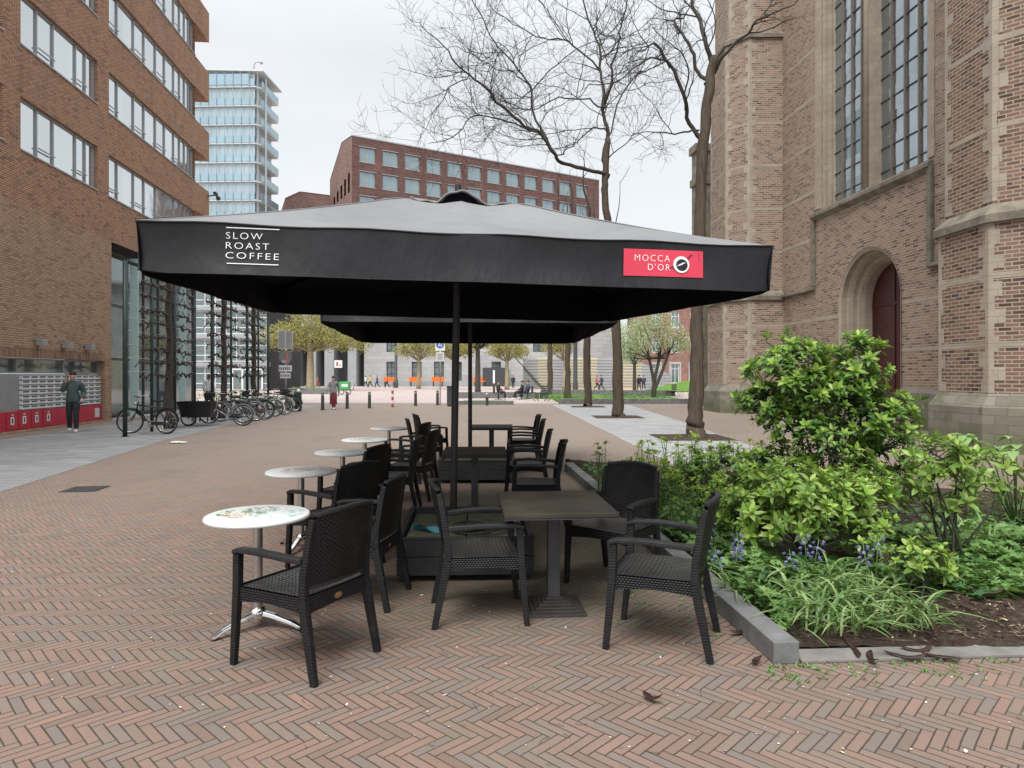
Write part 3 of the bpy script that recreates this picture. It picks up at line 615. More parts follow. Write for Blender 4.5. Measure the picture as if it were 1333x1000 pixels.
def buttress(yfar,ynear,xend,cham,dark,nm='buttress'):
    """octagonal buttress; outline given in world XY, from the wall out to xend"""
    wx=lambda Y:14.16-.083*Y
    pts=[(wx(yfar),yfar),(xend+cham,yfar),(xend,yfar-cham),(xend+.06,ynear+cham),(xend+.06+cham,ynear),(wx(ynear)+.02,ynear)]
    pl=[V(c2(*p)) for p in pts]
    cen=sum(pl,V((0,0)))/len(pl)
    def off(d,q=pl):
        o=[]
        for i,p in enumerate(q):
            if i in(0,len(q)-1):
                o.append(V((p.x+(d if i==len(q)-1 else -d),p.y))); continue
            a,b=(p-q[i-1]).normalized(),(q[i+1]-p).normalized(); n1=V((a.y,-a.x)); n2=V((b.y,-b.x))
            if n1.dot(p-cen)<0: n1,n2=-n1,-n2
            m=(n1+n2).normalized(); o.append(p+m*(d/max(.3,m.dot(n1))))
        return o
    if (pl[1]-pl[0]).cross(pl[2]-pl[1])<0: pl.reverse()
    b=MB(); b.prism(off(0,pl),1.2,5.05); b.prism(off(-.12,pl),5.05,16.5); b.prism(off(-.3,pl),16.5,TOP)
    bo=b.build(nm,m_[dark],ch)
    p=MB(); p.prism(off(.2,pl),0,.95); q0,q1=off(.2,pl),off(.004,pl); n=len(pl)
    p.add([(a.x,a.y,.95) for a in q0]+[(a.x,a.y,1.25) for a in q1],[(i,(i+1)%n,n+(i+1)%n,n+i) for i in range(n)]); p.build('plinth',m_['plinth'],bo)
    for z,d0,d1 in ((4.92,.11,-.11),(16.3,-.02,-.29)):
        l=MB(); q0,q1=off(d0,pl),off(d1,pl)
        l.prism(q0,z,z+.17); l.add([(a.x,a.y,z+.17) for a in q0]+[(a.x,a.y,z+.42) for a in q1],[(i,(i+1)%n,n+(i+1)%n,n+i) for i in range(n)]); l.build('ledge',m_['ledge'],bo)
    for z,d in ((2.25,.005),(3.72,.005),(6.95,-.115),(8.82,-.115),(10.7,-.115),(12.55,-.115),(14.4,-.115),(18.2,-.295),(20,-.295)):
        s=MB(); s.prism(off(d,pl),z,z+.12,0,False); s.build('stone_band',m_['sandstone'],bo)
    hh=.29
    for lo,hi,d in ((1.26,4.92,.010),(5.4,16.3,-.11),(16.75,TOP,-.29)):
        q=off(d,pl)
        for i in range(1,n-1):
            s=MB(); z=lo; k=0
            while z<hi-.05:
                z1=min(z+hh*rnd.uniform(.8,1.15),hi)
                L=(.12,.25)[(k+i)%2]*rnd.uniform(.7,1.25); K=(.25,.12)[(k+i)%2]*rnd.uniform(.7,1.25)
                a=q[i]+(q[i-1]-q[i]).normalized()*min(L,(q[i-1]-q[i]).length*.46); c=q[i]+(q[(i+1)]-q[i]).normalized()*min(K,(q[i+1]-q[i]).length*.46)
                s.add([(a.x,a.y,z),(q[i].x,q[i].y,z),(c.x,c.y,z),(a.x,a.y,z1),(q[i].x,q[i].y,z1),(c.x,c.y,z1)],[(0,1,4,3),(1,2,5,4)])
                z=z1; k+=1
            s.build('quoins',m_['sandstone'],bo)
    return bo
buttress(33.1,29.2,9.35,.86,'brick_church')
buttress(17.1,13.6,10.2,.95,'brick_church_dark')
# turret of the church farther back: stone faced pier
mb=MB(); p0=c2(10.55,37.6); mb.obox((p0[0],p0[1],7),(.9,.8,14)); mb.obox((p0[0],p0[1],12.4),(1.05,1.0,.4)); mb.obox((p0[0],p0[1],14.2),(1.1,1.1,.4)); mb.build('stone_pier',m_['ledge'],ch)
# ================================================================== PARASOLS
def text_mesh(s, size, spacing=1.0):
    cu=bpy.data.curves.new('t','FONT'); cu.body=s; cu.size=size; cu.space_character=spacing; cu.resolution_u=3; cu.offset=-size*.013
    o=bpy.data.objects.new('t',cu); COL.objects.link(o); dg=bpy.context.evaluated_depsgraph_get()
    me=bpy.data.meshes.new_from_object(o.evaluated_get(dg)); bpy.data.objects.remove(o)
    vs=[v.co.copy() for v in me.vertices]; fs=[list(p.vertices) for p in me.polygons]; bpy.data.meshes.remove(me)
    return vs,fs
S=2.05; ZB,ZT,ZA=2.285,2.60,3.40      # half side, valance bottom, valance top, apex
um=thing('parasol','large square black parasol with a faded grey top and printed valance, nearest the camera','parasol',(-.565,6.46,0),R(8),'square parasols over the terrace')
um.rotation_euler=(R(1.75),R(.75),R(8))
def side(k): return Matrix.Rotation(k*math.pi/2,3,'Z')
def val(s,t):
    """valance surface on the near side: s -1..1 along, t 0 top..1 bottom"""
    x=s*S; b=.018*math.sin(t*math.pi)*(.6+.4*math.sin(s*5)) - .03*t*(1-abs(s)**4)
    w=.012*math.sin(s*9+1)*t+.006*math.sin(s*23)*t
    corner=max(0,abs(s)-.93)/.07
    kink=.012*math.exp(-(s/.05)**2)
    return V((x-(.004*corner*t*(1 if s>0 else -1)), -S+b-w-kink+.010*t*corner, ZT-(ZT-ZB)*t*(1-.05*corner*(t>.9))-.012*(1-s*s)*0))
def roof(s,t,dz=0):
    """s -1..1 along the edge, t 0 eave..1 apex"""
    k=1-t; sag=-.055*math.sin(math.pi*min(1,t*1.05))*(math.sin(math.pi*abs(s))**1.0)-.05*math.sin(math.pi*t)
    wr=.006*math.sin(s*14+t*5)*k
    tt=t if t<.74 else .74+(t-.74)*.3
    return V((s*S*k, -S*k, ZT+(ZA-ZT)*tt+sag+wr+dz))
can=MB(); lin=MB(); va=MB(); vi=MB()
for k in range(4):
    Mx=side(k)
    can.grid(lambda a,b:Mx@roof(a*2-1,b*.93),32,16); lin.grid(lambda a,b:Mx@roof(1-a*2,b*.93,-.012),16,8)
    va.grid(lambda a,b:Mx@val(1-(a*2),1-b),64,6)
    vi.grid(lambda a,b:Mx@(val(a*2-1,1-b)+V((0,.006,0))),32,4)
can.build('canopy',m_['canopy'],um,weld=True); lin.build('canopy_lining',m_['lining'],um)
va.build('valance',m_['valance'],um); vi.build('valance_lining',m_['lining'],um)
hm=MB()
for k in range(4):
    Mx=side(k)
    hm.tube([Mx@(val(-1+2*i/24,1)+V((0,-.001,.004))) for i in range(25)],.0035,5); hm.tube([Mx@(roof(-1+2*i/24,0)+V((0,-.003,-.002))) for i in range(25)],.006,5)
hm.build('seam_piping',m_['valance'],um)
for k in range(4):
    Mx=side(k); sm_=MB(); sm_.tube([Mx@(roof(-1,i/20*.76)+V((0,0,.001))) for i in range(21)],.006,5); sm_.build('canopy_seam',m_['canopy'],um)
vc=MB()                                                                    # vent cap with an arched mouth on each side
for k in range(4):
    Mx=side(k)
    def cap(a,b):
        s=a*2-1; t=.785+b*.215; p=roof(s,t,.010-.02*b); q=abs(s*S*.215)/.185; arch=max(0,1-q*q)**.5 if q<.93 else max(0,(1.15-q)/.22)*.36
        p.z+=.085*arch*(1-b*.9)*(1 if b<.75 else (1-b)/.25)+.006*math.sin(s*17)*(1-b); return Mx@p
    vc.grid(cap,48,8)
    vc.tube([cap(i/48,0) for i in range(49)],.008,5)
vc.build('vent_cap',m_['canopy'],um)
for k in range(4):
    mb=MB(); Mx=side(k); mb.grid(lambda a,b:Mx@(roof((a*2-1)*.40,.81)+V((0,0,.002+.08*b*max(0,1-((a*2-1))**2)**.5))),12,2); mb.build('vent_mesh',m_['lining'],um)
mb=MB(); mb.lathe([(.034,0.05),(.034,3.3),(.03,3.42)],n=12); mb.build('pole',m_['black'],um)
mb=MB(); mb.lathe([(.05,2.50),(.085,2.52),(.085,2.60),(.05,2.62)],n=12); mb.build('slider',m_['lining'],um); mb=MB(); mb.lathe([(.05,3.1),(.1,3.12),(.1,3.20),(.04,3.23)],n=12); mb.build('hub',m_['lining'],um)
for k in range(8):
    a=k*math.pi/4; d=V((math.cos(a),math.sin(a),0)); L=S*(1.414 if k%2 else 1)-.05
    mb=MB(); mb.bar([d*.08+V((0,0,3.15)),d*L+V((0,0,ZT-.045))],.025,.04); rb=mb.build('rib',m_['lining'],um)
    mb=MB(); mb.bar([d*.08+V((0,0,2.56)),d*L*.5+V((0,0,2.83))],.02,.03); mb.build('strut',m_['lining'],rb)
# printing on the valance
def on_val(vs,x0,z0):  # text coordinates in metres, x right from the valance middle, z down from its top
    o=[]
    for p in vs:
        s=(x0+p.x)/S; t=(z0-p.y)/(ZT-ZB); q=val(s,t); o.append(q+V((0,-.008-p.z,0)))
    return o
pr=MB(); PZ=0
def line(txt,x,zb,h,width):
    vs,fs=text_mesh(txt,h*1.4,1.25); xs=[v.x for v in vs]; a,b=min(xs),max(xs)
    for v in vs: v.x=(v.x-a)/(b-a)*width; v.z=PZ
    pr.add(on_val(vs,x,zb),fs)
X0=-1.53
line('SLOW',X0,.092,.042,.215); line('ROAST',X0,.153,.042,.255); line('COFFEE',X0,.214,.042,.315)
def strip(mb,x0,x1,z0,z1,n=8,off=0):
    mb.grid(lambda a,b:on_val([V((x0+(x1-x0)*a,-(z1+(z0-z1)*b),off))],0,0)[0],n,1)
strip(pr,X0,X0+.315,.022,.027); strip(pr,X0+.01,X0+.315,.242,.247)
pr.build('valance_lettering',m_['print_white'],um)
rp=MB(); LX,LW=.99,.55; strip(rp,LX,LX+LW,.052,.232,10,-.002); red=rp.build('red_print_patch',m_['print_red'],um)
PZ=.0055; pr=MB(); line('MOCCA',LX+.075,.132,.045,.24); line("D'OR",LX+.165,.192,.045,.15)
ec=V((LX+.395,.148)); n=28
def disc(mb,cx,cz,r,r0=0,off=0):
    o=[V((cx+r*math.cos(2*math.pi*i/n),-(cz+r*math.sin(2*math.pi*i/n)),off)) for i in range(n)]
    if r0:
        q=[V((cx+.004+r0*math.cos(2*math.pi*i/n),-(cz+.004+r0*math.sin(2*math.pi*i/n)),off)) for i in range(n)]
        mb.add(on_val(o+q,0,0),[(i,(i+1)%n,n+(i+1)%n,n+i) for i in range(n)])
    else: mb.add(on_val(o,0,0),[tuple(range(n))])
disc(pr,ec.x,ec.y,.056,.041,.006)
for sx,sy,l in ((-.01,.006,.03),(.008,-.004,.03)):                           # bean-like strokes in the disc
    vs=[V((ec.x+sx-l*.9,-(ec.y+sy+.010),.009)),V((ec.x+sx,-(ec.y+sy-.010),.009)),V((ec.x+sx+l*.8,-(ec.y+sy-.008),.009)),V((ec.x+sx,-(ec.y+sy+.0),.009))]
    pr.add(on_val(vs,0,0),[(0,1,2,3)])
pr.build('patch_lettering',m_['print_white'],red)
pr=MB(); disc(pr,ec.x+.004,ec.y+.004,.041,0,.006); pr.build('patch_disc',m_['valance'],red)
u2=dup(um,(-.70,11.3,0),R(4),'square black parasol standing behind the nearest one, mostly hidden below its edge',None,('valance_lettering','red_print_patch'))
u2.rotation_euler=(R(-1.2),0,R(4)); u2.location.z=.03; 

# ---- planters that weigh the parasols down
def planter(loc,rz,label,w=1.08,d=1.5,h=.34):
    t=thing('parasol_planter',label,'planter',loc,rz,'planter boxes at the parasol feet')
    for sx,sy,a,b in ((0,-1,w,.03),(0,1,w,.03),(-1,0,.03,d-.06),(1,0,.03,d-.06)):
        mb=MB(); cx,cy=sx*(w/2-.015),sy*(d/2-.015)
        for k in range(2): mb.obox((cx,cy,.05+.075+k*.148),(a,b,.142))
        mb.build('board_side',m_['planterwood'],t,.004)
    mb=MB(); mb.box(-w/2-.01,w/2+.01,-d/2-.01,-d/2+.035,.342,.352); mb.box(-w/2-.01,w/2+.01,d/2-.035,d/2+.01,.342,.352); mb.box(-w/2-.01,-w/2+.035,-d/2+.036,d/2-.036,.342,.352); mb.box(w/2-.035,w/2+.01,-d/2+.036,d/2-.036,.342,.352); mb.build('rim',m_['planterwood'],t,.004)
    for sx in(-1,1):
        for sy in(-1,1):
            mb=MB(); mb.obox((sx*(w/2-.06),sy*(d/2-.06),.025),(.07,.07,.055)); mb.build('foot',m_['black'],t)
    mb=MB()
    for i in range(2):
        for j in range(2): mb.obox(((i-.5)*(w-.08)/2,(j-.5)*(d-.08)/2,.255),((w-.10)/2,(d-.10)/2,.08))
    mb.build('ballast_slab',m_['ballast'],t,.01)
    return t
planter((-.40,5.96,0),R(3),'black board planter box weighing down the nearest parasol',1.08,1.28)
planter((-.55,10.95,0),R(1),'black board planter box under the second parasol, behind the second square table',1.15,1.5)
# cable and blue cloth in the nearest planter
mb=MB(); rn=random.Random(5)
for k in range(3):
    pts=[]; cx,cy=-.42+.06*k,5.72; 
    for i in range(40):
        a=i*.33+k; r=.15+.05*math.sin(i*.5+k); pts.append(V((cx+r*1.2*math.cos(a)+.005*i,cy+r*math.sin(a)*.8,.31+.05*abs(math.sin(i*.21+k)))))
    mb.tube(pts,.006,5)
tag(mb.build('cable',m_['rubber']),'tangle of black cable lying in the nearest planter box','cable')
mb=MB()
def rag(a,b): return V((-.86+.30*a+.04*b,5.80-.10*a+.08*(b-.5),.318+.018*math.sin(a*7)*math.cos(b*4)+.012*math.sin(b*9+a*5)+.02*(1-a)))
mb.grid(rag,14,8); mb.grid(lambda a,b:rag(1-a,b)-V((0,0,.012)),14,8)
tag(mb.build('cloth',m_['cyan']),'crumpled pale blue cloth in the nearest planter box','cloth')

# ================================================================== CHAIRS
def make_chair():
    t=thing('armchair','x','chair',(0,0,0))
    for s in (1,-1):
        # front leg: floor -> seat -> bends into the arm
        mb=MB(); pts=[(.285,s*.262,0),(.262,s*.268,.22),(.243,s*.27,.44),(.238,s*.272,.60),(.236,s*.272,.635)]
        mb.bar(pts,.046,.040,(0,1,0),0,[.78,.9,1.0,1.0,1.0]); mb.build('leg',m_['wrap'],t,.006)
        mb=MB(); pts=[(-.315,s*.255,0),(-.27,s*.25,.22),(-.228,s*.245,.43)]
        mb.bar(pts,.05,.040,(0,1,0),0,[.78,.95,1.05]); mb.build('leg',m_['wrap'],t,.006)
        mb=MB(); pts=[(-.228,s*.245,.432),(-.232,s*.243,.56),(-.262,s*.238,.75),(-.285,s*.234,.862)]
        mb.bar(pts,.045,.036,(0,1,0),0,[1.05,.95,.85,.75]); mb.build('back_post',m_['wrap'],t,.006)
        mb=MB(); pts=[(.262,s*.272,.640),(.22,s*.273,.655),(.08,s*.280,.662),(-.08,s*.276,.655),(-.225,s*.250,.64)]
        mb.bar(pts,.056,.030,(0,0,1),0,[(.95,.85),(1,1),(1,1.05),(.9,1.1),(.7,1.2)]); mb.build('armrest',m_['arm'],t,.009)
    # seat: dished slab with rounded front
    def st(a,b):
        x=-.235+.505*a; y=(b-.5)*(.50+.03*a); d=-.016*math.sin(math.pi*b)*math.sin(math.pi*min(1,a*1.1)); drop=-.02*max(0,(a-.85)/.15)**2
        return V((x,y,.452+d+drop))
    mb=MB(); mb.grid(st,14,14); mb.grid(lambda a,b:st(a,1-b)-V((0,0,.02)),6,6); mb.build('seat',m_['seat'],t)
    # apron: woven band all round, arched below
    mb=MB()
    def band(p,q,h0,dip,th):
        p,q=V(p),V(q); d=(q-p); nn=V((d.y,-d.x,0)).normalized()*th
        def fn(o): return lambda a,b: p+d*a+o+V((0,0,.448-.012*0-(h0-dip*math.sin(math.pi*a))*(1-b)))
        mb.grid(fn(V((0,0,0))),10,2,0,False); mb.grid(lambda a,b: fn(-nn)(1-a,b),10,2,0,False); mb.grid(lambda a,b: (fn(V((0,0,0)))(1-a,0)*(1-b)+fn(-nn)(1-a,0)*b),10,1,0,False)
    band((.268,-.25,0),(.268,.25,0),.085,.02,.02); band((.24,.274,0),(-.23,.258,0),.085,.02,.02); band((-.245,.25,0),(-.245,-.25,0),.095,.012,.02); band((-.23,-.258,0),(.24,-.274,0),.085,.02,.02)
    mb.build('seat_apron',m_['weave'],t)
    # back: curved woven shell between the posts
    def bk(a,b,o=0):
        y=(a-.5)*.455*(1-.03*b); z=.495+b*(.385+.022*math.sin(math.pi*a)); x=-.232-.058*b-.045*math.sin(math.pi*a)*(.5+.6*b)
        return V((x+o,y,z))
    mb=MB(); mb.grid(lambda a,b:bk(a,b,.009),20,14); mb.grid(lambda a,b:bk(1-a,b,-.009),20,14)
    for f in ((lambda a,b:(bk(a,1,.009)*(1-b)+bk(a,1,-.009)*b)),(lambda a,b:(bk(1-a,0,.009)*(1-b)+bk(1-a,0,-.009)*b))): mb.grid(f,20,1)
    br=mb.build('backrest',m_['weave'],t)
    mb=MB(); mb.bar([bk(i/16,1)+V((0,0,.004)) for i in range(17)],.034,.022,(0,0,1)); mb.build('top_rail',m_['arm'],br,.006)
    mb=MB(); mb.bar([bk(i/12,0)+V((0,0,-.004)) for i in range(13)],.026,.02,(0,0,1)); mb.build('lower_rail',m_['arm'],br,.005)
    mb=MB(); nn=20
    vs=[(-.2485,.031*math.cos(2*math.pi*i/nn),.398+.017*math.sin(2*math.pi*i/nn)) for i in range(nn)]+[(-.2455,.031*math.cos(2*math.pi*i/nn),.398+.017*math.sin(2*math.pi*i/nn)) for i in range(nn)]
    mb.add(vs,[tuple(range(nn))[::-1]]+[(i,(i+1)%nn,nn+(i+1)%nn,nn+i) for i in range(nn)])
    for k in (-1,0,1): mb.ball((-.2488,k*.011,.398),(.0015,.004,.008),8)
    mb.build('badge',m_['bronze'],t)
    return t
CH=[(-1.19,3.90,152,'black armchair closest to the camera, its bronze badge facing the viewer'),
 (-1.13,4.93,172,'black armchair between the nearest two round tables, its back just behind the closest armchair'),
 (-1.52,5.80,150,'black armchair drawn up to the second round table, seen from behind over the closest armchair'),
 (-1.66,7.15,160,'black armchair beside the third round table, mostly hidden by the armchairs in front'),
 (-1.42,8.05,183,'black armchair standing sideways right of the third round table'),
 (-1.33,9.05,170,'black armchair right of the fourth round table, next to the second planter box'),
 (-1.62,10.5,165,'black armchair on the far side of the fourth round table'),
 (-1.45,11.4,10,'black armchair right of the fifth round table with its back turned to the bollards'),
 (-1.55,12.9,20,'farthest black armchair of the row beside the round tables'),
 (-.216,4.62,7,'black armchair left of the nearest square table, in front of the planter box'),
 (.916,4.16,159,'black armchair right of the nearest square table, beside the front end of the stone edging'),
 (.81,5.36,232,'black armchair behind the nearest square table, facing the camera with its back against the bed'),
 (.27,7.55,180,'black armchair right of the second square table, the nearer of the two there'),
 (.20,9.1,178,'black armchair right of the second square table, the farther of the two there'),
 (.22,11.3,180,'black armchair right of the third square table, the nearer of the two there'),
 (.20,12.6,185,'black armchair right of the third square table, the farthest one on the bed side')]
c0=make_chair()
for i,(x,y,a,l) in enumerate(CH):
    if i==0: c0.location=(x,y,0); c0.rotation_euler.z=R(a); c0['label']=l; c0['group']='black woven terrace armchairs'
    else: dup(c0,(x,y,0),R(a),l)

# ================================================================== TABLES
def round_table(loc,rz,top,label,fa=110):
    t=thing('round_table',label,'table',loc,rz,'round tables in a row on the left of the terrace')
    mb=MB(); D=.325; mb.lathe([(0,.702),(D-.02,.702),(D-.004,.706),(D,.716),(D-.003,.728),(D-.012,.733),(0,.733)],n=56); mb.build('tabletop',m_[top],t)
    mb=MB(); mb.lathe([(.03,.10),(.03,.68)],n=16); mb.lathe([(.03,.677),(.10,.682),(.10,.701)],n=16); mb.build('column',m_['steel'],t)
    b=MB(); b.lathe([(.05,.07),(.055,.10),(.045,.13),(.03,.135)],n=16); b=b.build('base_hub',m_['chrome'],t)
    for k in range(3):
        a=k*math.pi*2/3+R(fa)-rz; d=V((math.cos(a),math.sin(a),0))
        mb=MB(); mb.sweep([d*.03+V((0,0,.10)),d*.12+V((0,0,.082)),d*.24+V((0,0,.045)),d*.29+V((0,0,.022)),d*.305+V((0,0,.018))],[(-.024,-.014),(.024,-.014),(.018,.014),(-.018,.014)],[1.1,1,.85,.8,.6],(0,0,1)); f=mb.build('foot',m_['chrome'],t,.006)
        mb=MB(); mb.lathe([(.015,0),(.015,.014)],c=d*.285,n=10); mb.build('glide',m_['rubber'],f)
    return t
RT=[(-1.64,4.36,20,'top0','round white table printed with yellow and blue flowers, nearest to the camera'),(-1.99,6.38,35,'top1','round white table with a pink flower print, second from the camera'),
 (-2.0,7.98,10,'top2','round white table with an orange flower print, third from the camera'),(-2.08,9.55,50,'top3','round white table with a brown print, fourth from the camera'),(-2.12,11.65,5,'top4','round white table farthest from the camera beside the last armchairs')]
for i,(x,y,a,tp,l) in enumerate(RT): round_table((x,y,0),R(a),tp,l,110+37*i)
def square_table(loc,rz,label,w=.74,d=.86):
    t=thing('square_table',label,'table',loc,rz,'dark square tables under the parasols')
    mb=MB(); mb.box(-w/2,w/2,-d/2,d/2,.712,.744); mb.build('tabletop',m_['tabletop'],t,.006)
    mb=MB(); mb.box(-w/2+.004,w/2-.004,-d/2+.004,d/2-.004,.704,.711); mb.build('underside_plate',m_['darkgrey'],t)
    mb=MB(); mb.box(-.042,.042,-.042,.042,.085,.70); mb.build('column',m_['darkgrey'],t,.006)
    mb=MB(); mb.box(-.2,.2,-.2,.2,.69,.703); mb.build('top_bracket',m_['iron'],t)
    mb=MB(); hs=[(.205,0,.016),(.170,.0161,.030),(.140,.0301,.044),(.112,.0441,.058),(.086,.0581,.072),(.064,.0721,.088)]
    for r,a,b in hs: mb.box(-r,r,-r,r,a,b)
    mb.build('stepped_foot',m_['iron'],t,.004)
    return t
square_table((.29,4.74,0),R(4),'dark square table with stepped iron foot, nearest the camera and beside the stone bed edge')
square_table((-.44,8.0,0),R(2),'dark square table in front of the second planter box')
square_table((-.36,11.9,0),R(0),'dark square table farthest from the camera under the second parasol')
# ================================================================== PLANTING BED
BED=[(1.50,3.93),(6.8,4.28),(7.6,8.8),(4.2,11.8),(.98,12.2)]
mb=MB()
def inbed(x,y):
    c=False; n=len(BED)
    for i in range(n):
        (a,b),(d,e)=BED[i],BED[(i+1)%n]
        if (b>y)!=(e>y) and x<(d-a)*(y-b)/(e-b)+a: c=not c
    return c
def bed(a,b):
    y=4.0+8.2*b; xl=1.56-.073*(y-3.85); xr=6.9+.16*(y-4.2) if y<8.8 else 7.6-1.95*(y-8.8)
    x=xl+(max(xr,xl+.1)-xl)*a; e=min(1,a*6,(1-a)*6,b*9)
    return V((x,y,.02+.09*e+.05*noise.noise(V((x*1.7,y*1.7,0)))*e+.025*noise.noise(V((x*6,y*6,3)))))
mb.grid(bed,90,120); tag(mb.build('bed_soil',m_['soil']),kind='structure')
def bedz(x,y): return .07
def kerbstone(p,q,w,h,label,mat,n=1,cat='kerb'):
    mb=MB(); p,q=V((*p,0)),V((*q,0))
    d=(q-p)/n
    for i in range(n): mb.bar([p+d*i+d.normalized()*.003+V((0,0,h/2)),p+d*(i+1)-d.normalized()*.003+V((0,0,h/2))],w,h,(0,0,1))
    return tag(mb.build('stone_kerb',m_[mat],None,.006),label,cat)
kerbstone((1.545,3.80),(.985,11.75),.15,.125,'raised dark stone edging between the terrace and the planting bed','stone_dark',8)
kerbstone((1.625,3.885),(7.2,4.26),.16,.02,'flush grey stone strip along the front of the planting bed','stone_kerb',7)
kerbstone((6.95,4.25),(7.75,8.85),.14,.05,'low stone edging on the church side of the planting bed','stone_kerb',5)
kerbstone((.95,11.85),(4.25,11.95),.14,.05,'low stone edging at the far end of the planting bed','stone_kerb',5)

def leaf(mb,p,d,up,L,Wd,curl=.25,fold=.18,mi=0):
    d=d.normalized(); s=d.cross(up)
    if s.length<1e-4: s=d.cross(V((1,0,.2)))
    s.normalize(); n=s.cross(d)
    c=[p]; ts=(.0,.33,.68,1); ws=(0,.5,.40,0)
    for t in ts[1:]: c.append(p+d*(L*t*(1-.25*curl*t))-n*(curl*L*t*t*.6))
    l=[c[i]-s*Wd*ws[i]+n*fold*Wd for i in(1,2)]; r=[c[i]+s*Wd*ws[i]+n*fold*Wd for i in(1,2)]
    mb.add([c[0],c[1],c[2],c[3],l[0],l[1],r[0],r[1]],[(0,1,4),(4,1,2,5),(5,2,3),(0,6,1),(1,6,7,2),(7,3,2)],mi,True)
def rdir(rg,el0,el1):
    a=rg.uniform(0,2*math.pi); e=R(rg.uniform(el0,el1)); return V((math.cos(a)*math.cos(e),math.sin(a)*math.cos(e),math.sin(e)))
def shrub(name,label,loc,blobs,nr,leafmat,L,Wd,seed,per=(7,10),stems=14,hmin=.15,cat='shrub',group=None,stemr=.009):
    """branching stems from the foot to rosettes of leaves spread in an uneven crown; blobs = (x,y,z,rx,ry,rz,weight)"""
    rg=random.Random(seed); t=thing(name,label,cat,loc,0,group); lm=MB(); sm=MB()
    tot=sum(b[6] for b in blobs); tips=[]
    main=[]
    for i in range(stems):
        b=blobs[i%len(blobs)]; e=V((b[0]+rg.uniform(-.6,.6)*b[3],b[1]+rg.uniform(-.6,.6)*b[4],b[2]+rg.uniform(-.3,.5)*b[5])); f=V((rg.uniform(-.12,.12),rg.uniform(-.12,.12),0)); pts=[]
        bend=V((rg.uniform(-.1,.1),rg.uniform(-.1,.1),0))
        for k in range(7):
            u=k/6; pts.append(f.lerp(V((e.x,e.y,f.z)),u**1.5)+V((0,0,e.z*u))+bend*math.sin(math.pi*u))
        sm.tube(pts,[stemr*(1.3-.8*k/6) for k in range(7)],5); main.append(pts)
    for i in range(nr):
        w=rg.uniform(0,tot)
        for b in blobs:
            w-=b[6]
            if w<=0: break
        while True:
            q=V((rg.uniform(-1,1),rg.uniform(-1,1),rg.uniform(-1,1)))
            if q.length<1: break
        q=q.normalized()*(q.length**.45)*(1+.5*noise.noise(q*2.6+V((seed,0,0))))
        p=V((b[0]+q.x*b[3],b[1]+q.y*b[4],b[2]+q.z*b[5]))
        if p.z<hmin: continue
        o=V((q.x,q.y,q.z*.6+.75)).normalized(); o=(o+rdir(rg,-20,60)*.35).normalized()
        best=min(main,key=lambda P:min((c-p).length for c in P[3:])); c=min(best[2:],key=lambda c:(c-p).length)
        base=p-o*L*.6
        if (base-c).length<.75 : sm.tube([c,c.lerp(base,.5)+V((0,0,-.02)),base,p],[stemr*.5,stemr*.4,stemr*.35,stemr*.3],4)
        a=o.cross(V((0,0,1)));
        if a.length<1e-3:a=V((1,0,0))
        a.normalize(); bb=o.cross(a); yng=rg.random(); k=rg.randint(*per); ph=rg.uniform(0,6.28); sz=rg.uniform(.5,1.3)
        for j in range(k):
            g=ph+j*2.4; tilt=R(28+ 55*(1-j/k)+rg.uniform(-10,10)); d=o*math.cos(tilt)+(a*math.cos(g)+bb*math.sin(g))*math.sin(tilt)
            leaf(lm,p-o*L*.35*(1-j/k),d,o,L*sz*(.55+.5*(1-j/k))*rg.uniform(.85,1.15),Wd*sz*rg.uniform(.8,1.15),rg.uniform(.1,.5),.18,0 if j<k*.5 or yng<.2 else 1)
    sm.build('stems',m_['stem_dark'],t); lm.build('leaves',[m_[leafmat],m_['leaf_young']],t)
    return t
shrub('aucuba_shrub','tall glossy green shrub in the planting bed in front of the red church door',(3.25,6.9,.06),[(-.42,0,1.62,.40,.42,.36,3),(-.62,.1,1.30,.30,.35,.22,1.2),(.25,0,1.66,.30,.36,.34,2),(.05,.1,1.30,.55,.5,.30,2.6),(.45,-.1,1.15,.38,.4,.30,1.8),(-.1,-.1,.95,.5,.5,.22,1.2),(.5,.1,.72,.42,.4,.3,1.4),(-.62,0,.62,.36,.4,.26,1.2),(0,-.1,.55,.6,.5,.3,2.0)],900,'leaf_aucuba',.112,.038,11,(7,11),26,.15,'shrub',None,.012)
shrub('aucuba_shrub','broad low yellow-green shrub in front of the tall glossy shrub',(2.45,5.45,.06),[(-.15,0,.62,.48,.45,.24,3),(.3,.1,.55,.4,.4,.25,2),(-.45,.05,.45,.3,.35,.22,1.3),(.1,-.1,.32,.45,.4,.2,1)],420,'leaf_aucuba2',.098,.035,12,(6,10),16,.1)
shrub('aucuba_shrub','open yellow-green shrub with dark bare stems right of the low shrub',(3.55,5.5,.06),[(-.1,0,.92,.28,.3,.16,1.6),(.35,.1,.80,.3,.3,.17,1.4),(-.32,.1,.66,.22,.25,.14,.8),(.05,.0,.62,.22,.2,.12,.5)],125,'leaf_aucuba2',.105,.037,13,(5,9),12,.25,'shrub',None,.010)
shrub('aucuba_shrub','small yellow-green shrub low on the right edge of the strap leaves',(2.85,4.72,.06),[(0,0,.30,.24,.2,.13,2)],45,'leaf_aucuba2',.09,.033,14,(5,8),7,.08)
shrub('aucuba_shrub','dark green shrub mass between the tall shrub and the spurges',(2.3,7.2,.06),[(0,0,.55,.45,.6,.28,2),(-.3,.3,.45,.4,.4,.25,1)],200,'leaf_aucuba',.095,.034,15,(6,9),10,.1)
